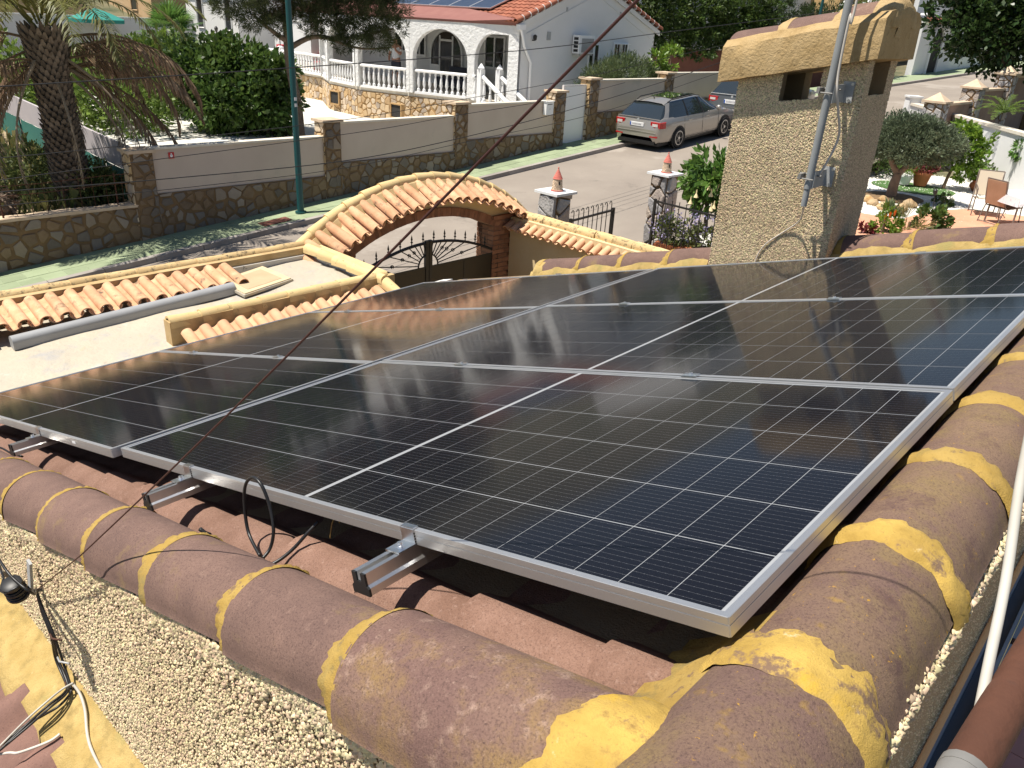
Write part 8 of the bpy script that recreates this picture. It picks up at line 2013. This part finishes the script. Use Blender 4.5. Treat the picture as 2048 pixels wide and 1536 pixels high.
# ------------------------------------------------------------------ man on the porch
pp_ = at_s(790, 105, 19.9)
man = thing('person', 'man in a white t-shirt standing on the porch with one hand at his mouth', 'person', STREET @ T((19.95, pp_.y, DK)) @ Rz(R(195)))   # local +x is the way he faces
def skin_obj(name, joints, edges, mtl, parent, root=0, sub=2):
    m = bpy.data.meshes.new(name); m.from_pydata([j[0] for j in joints], edges, []); o = link(name, m, parent)
    md = o.modifiers.new('skin', 'SKIN'); md.use_smooth_shade = True
    for v, j in zip(m.skin_vertices[0].data, joints): v.radius = j[1] if isinstance(j[1], tuple) else (j[1], j[1])
    m.skin_vertices[0].data[root].use_root = True
    sb = o.modifiers.new('sub', 'SUBSURF'); sb.levels = sub; sb.render_levels = sub
    m.materials.append(mtl); return o
J = [((0,0,0.95),(0.135,0.165)), ((0,0,1.12),(0.12,0.155)), ((0,0,1.32),(0.125,0.18)), ((0,0,1.46),(0.085,0.14)), ((0.01,0,1.53),0.058), ((0.02,0,1.58),0.055), ((0.03,0,1.66),(0.092,0.078)), ((0.025,0,1.74),(0.080,0.072)),
     ((0,0.20,1.42),0.062), ((0.06,0.27,1.18),0.050), ((0.22,0.14,1.34),0.040), ((0.17,0.055,1.53),0.032), ((0.15,0.04,1.58),0.034),          # bent arm, hand to mouth
     ((0,-0.20,1.42),0.062), ((-0.07,-0.36,1.18),0.050), ((0.05,-0.30,0.98),0.040), ((0.09,-0.25,0.95),0.036),                              # hand on hip
     ((0,0.10,0.88),(0.10,0.095)), ((0.02,0.11,0.50),0.066), ((0.0,0.12,0.09),0.044), ((0.13,0.13,0.04),(0.045,0.03)), ((0,-0.10,0.88),(0.10,0.095)), ((0.02,-0.11,0.50),0.066), ((0.0,-0.12,0.09),0.044), ((0.13,-0.13,0.04),(0.045,0.03))]
E_ = [(0,1),(1,2),(2,3),(3,4),(4,5),(5,6),(6,7),(3,8),(8,9),(9,10),(10,11),(11,12),(3,13),(13,14),(14,15),(15,16),(0,17),(17,18),(18,19),(19,20),(0,21),(21,22),(22,23),(23,24)]
skin_obj('body', J, E_, M_['skin'], man)
g = 1.10
JS = [((0,0,0.98),(0.155,0.185)), ((0,0,1.14),(0.142,0.175)), ((0,0,1.32),(0.142,0.198)), ((0,0,1.455),(0.10,0.155)), ((0.0,0.205,1.42),0.082), ((0.035,0.245,1.27),0.072), ((0.0,-0.205,1.42),0.082), ((-0.04,-0.29,1.28),0.072)]
skin_obj('tshirt', JS, [(0,1),(1,2),(2,3),(3,4),(4,5),(3,6),(6,7)], M_['shirt'], man)
JP = [((0,0,0.98),(0.148,0.178)), ((0,0,0.88),(0.14,0.175)), ((0.0,0.105,0.80),(0.118,0.112)), ((0.015,0.11,0.52),0.098), ((0.0,-0.105,0.80),(0.118,0.112)), ((0.015,-0.11,0.52),0.098)]
skin_obj('shorts', JP, [(0,1),(1,2),(2,3),(1,4),(4,5)], M_['shorts'], man)
b = MB()
for sg in (-1, 1):
    b.lathe([(0.004, 0.012), (0.011, 0.006), (0.011, -0.002)], (0.118, sg*0.030, 1.685), 6); b.lathe([(0.008, -0.03), (0.02, 0), (0.008, 0.03)], (0.02, sg*0.082, 1.66), 6)
b.obj('face_details', M_['carblack'], man)
b = MB(); b.add([(0.115, -0.013, 1.64), (0.115, 0.013, 1.64), (0.142, 0, 1.645), (0.112, 0, 1.69)], [(0,1,2), (1,3,2), (3,0,2)]); b.obj('nose', M_['skin'], man)
b = MB()
for (hx_, hy_, hz_, dx_, dy_, dz_) in ((0.15, 0.035, 1.58, 0.0, -0.3, 1.0), (0.09, -0.25, 0.95, 0.8, 0.5, -0.4)):
    d_ = Vector((dx_, dy_, dz_)).normalized(); sd_ = d_.cross(Vector((1, 0, 0.2))).normalized()
    for q in range(4): b.tube([Vector((hx_, hy_, hz_))+sd_*(0.012*(q-1.5)), Vector((hx_, hy_, hz_))+sd_*(0.015*(q-1.5))+d_*(0.045+0.008*(1 if q in (1, 2) else 0)), Vector((hx_-0.012, hy_, hz_))+sd_*(0.015*(q-1.5))+d_*0.075], [0.009, 0.0085, 0.007], 6)
    b.tube([Vector((hx_, hy_, hz_))-sd_*0.02, Vector((hx_+0.02, hy_, hz_))-sd_*0.04+d_*0.02, Vector((hx_+0.03, hy_, hz_))-sd_*0.035+d_*0.045], [0.011, 0.010, 0.008], 6)
b.obj('fingers', M_['skin'], man, True)
b = MB()
for sg in (-1, 1): b.box(-0.07, 0.20, sg*0.125-0.05, sg*0.125+0.05, 0.0, 0.022); b.box(0.05, 0.09, sg*0.125-0.052, sg*0.125+0.052, 0.02, 0.085)
b.obj('sandals', M_['shoe'], man)
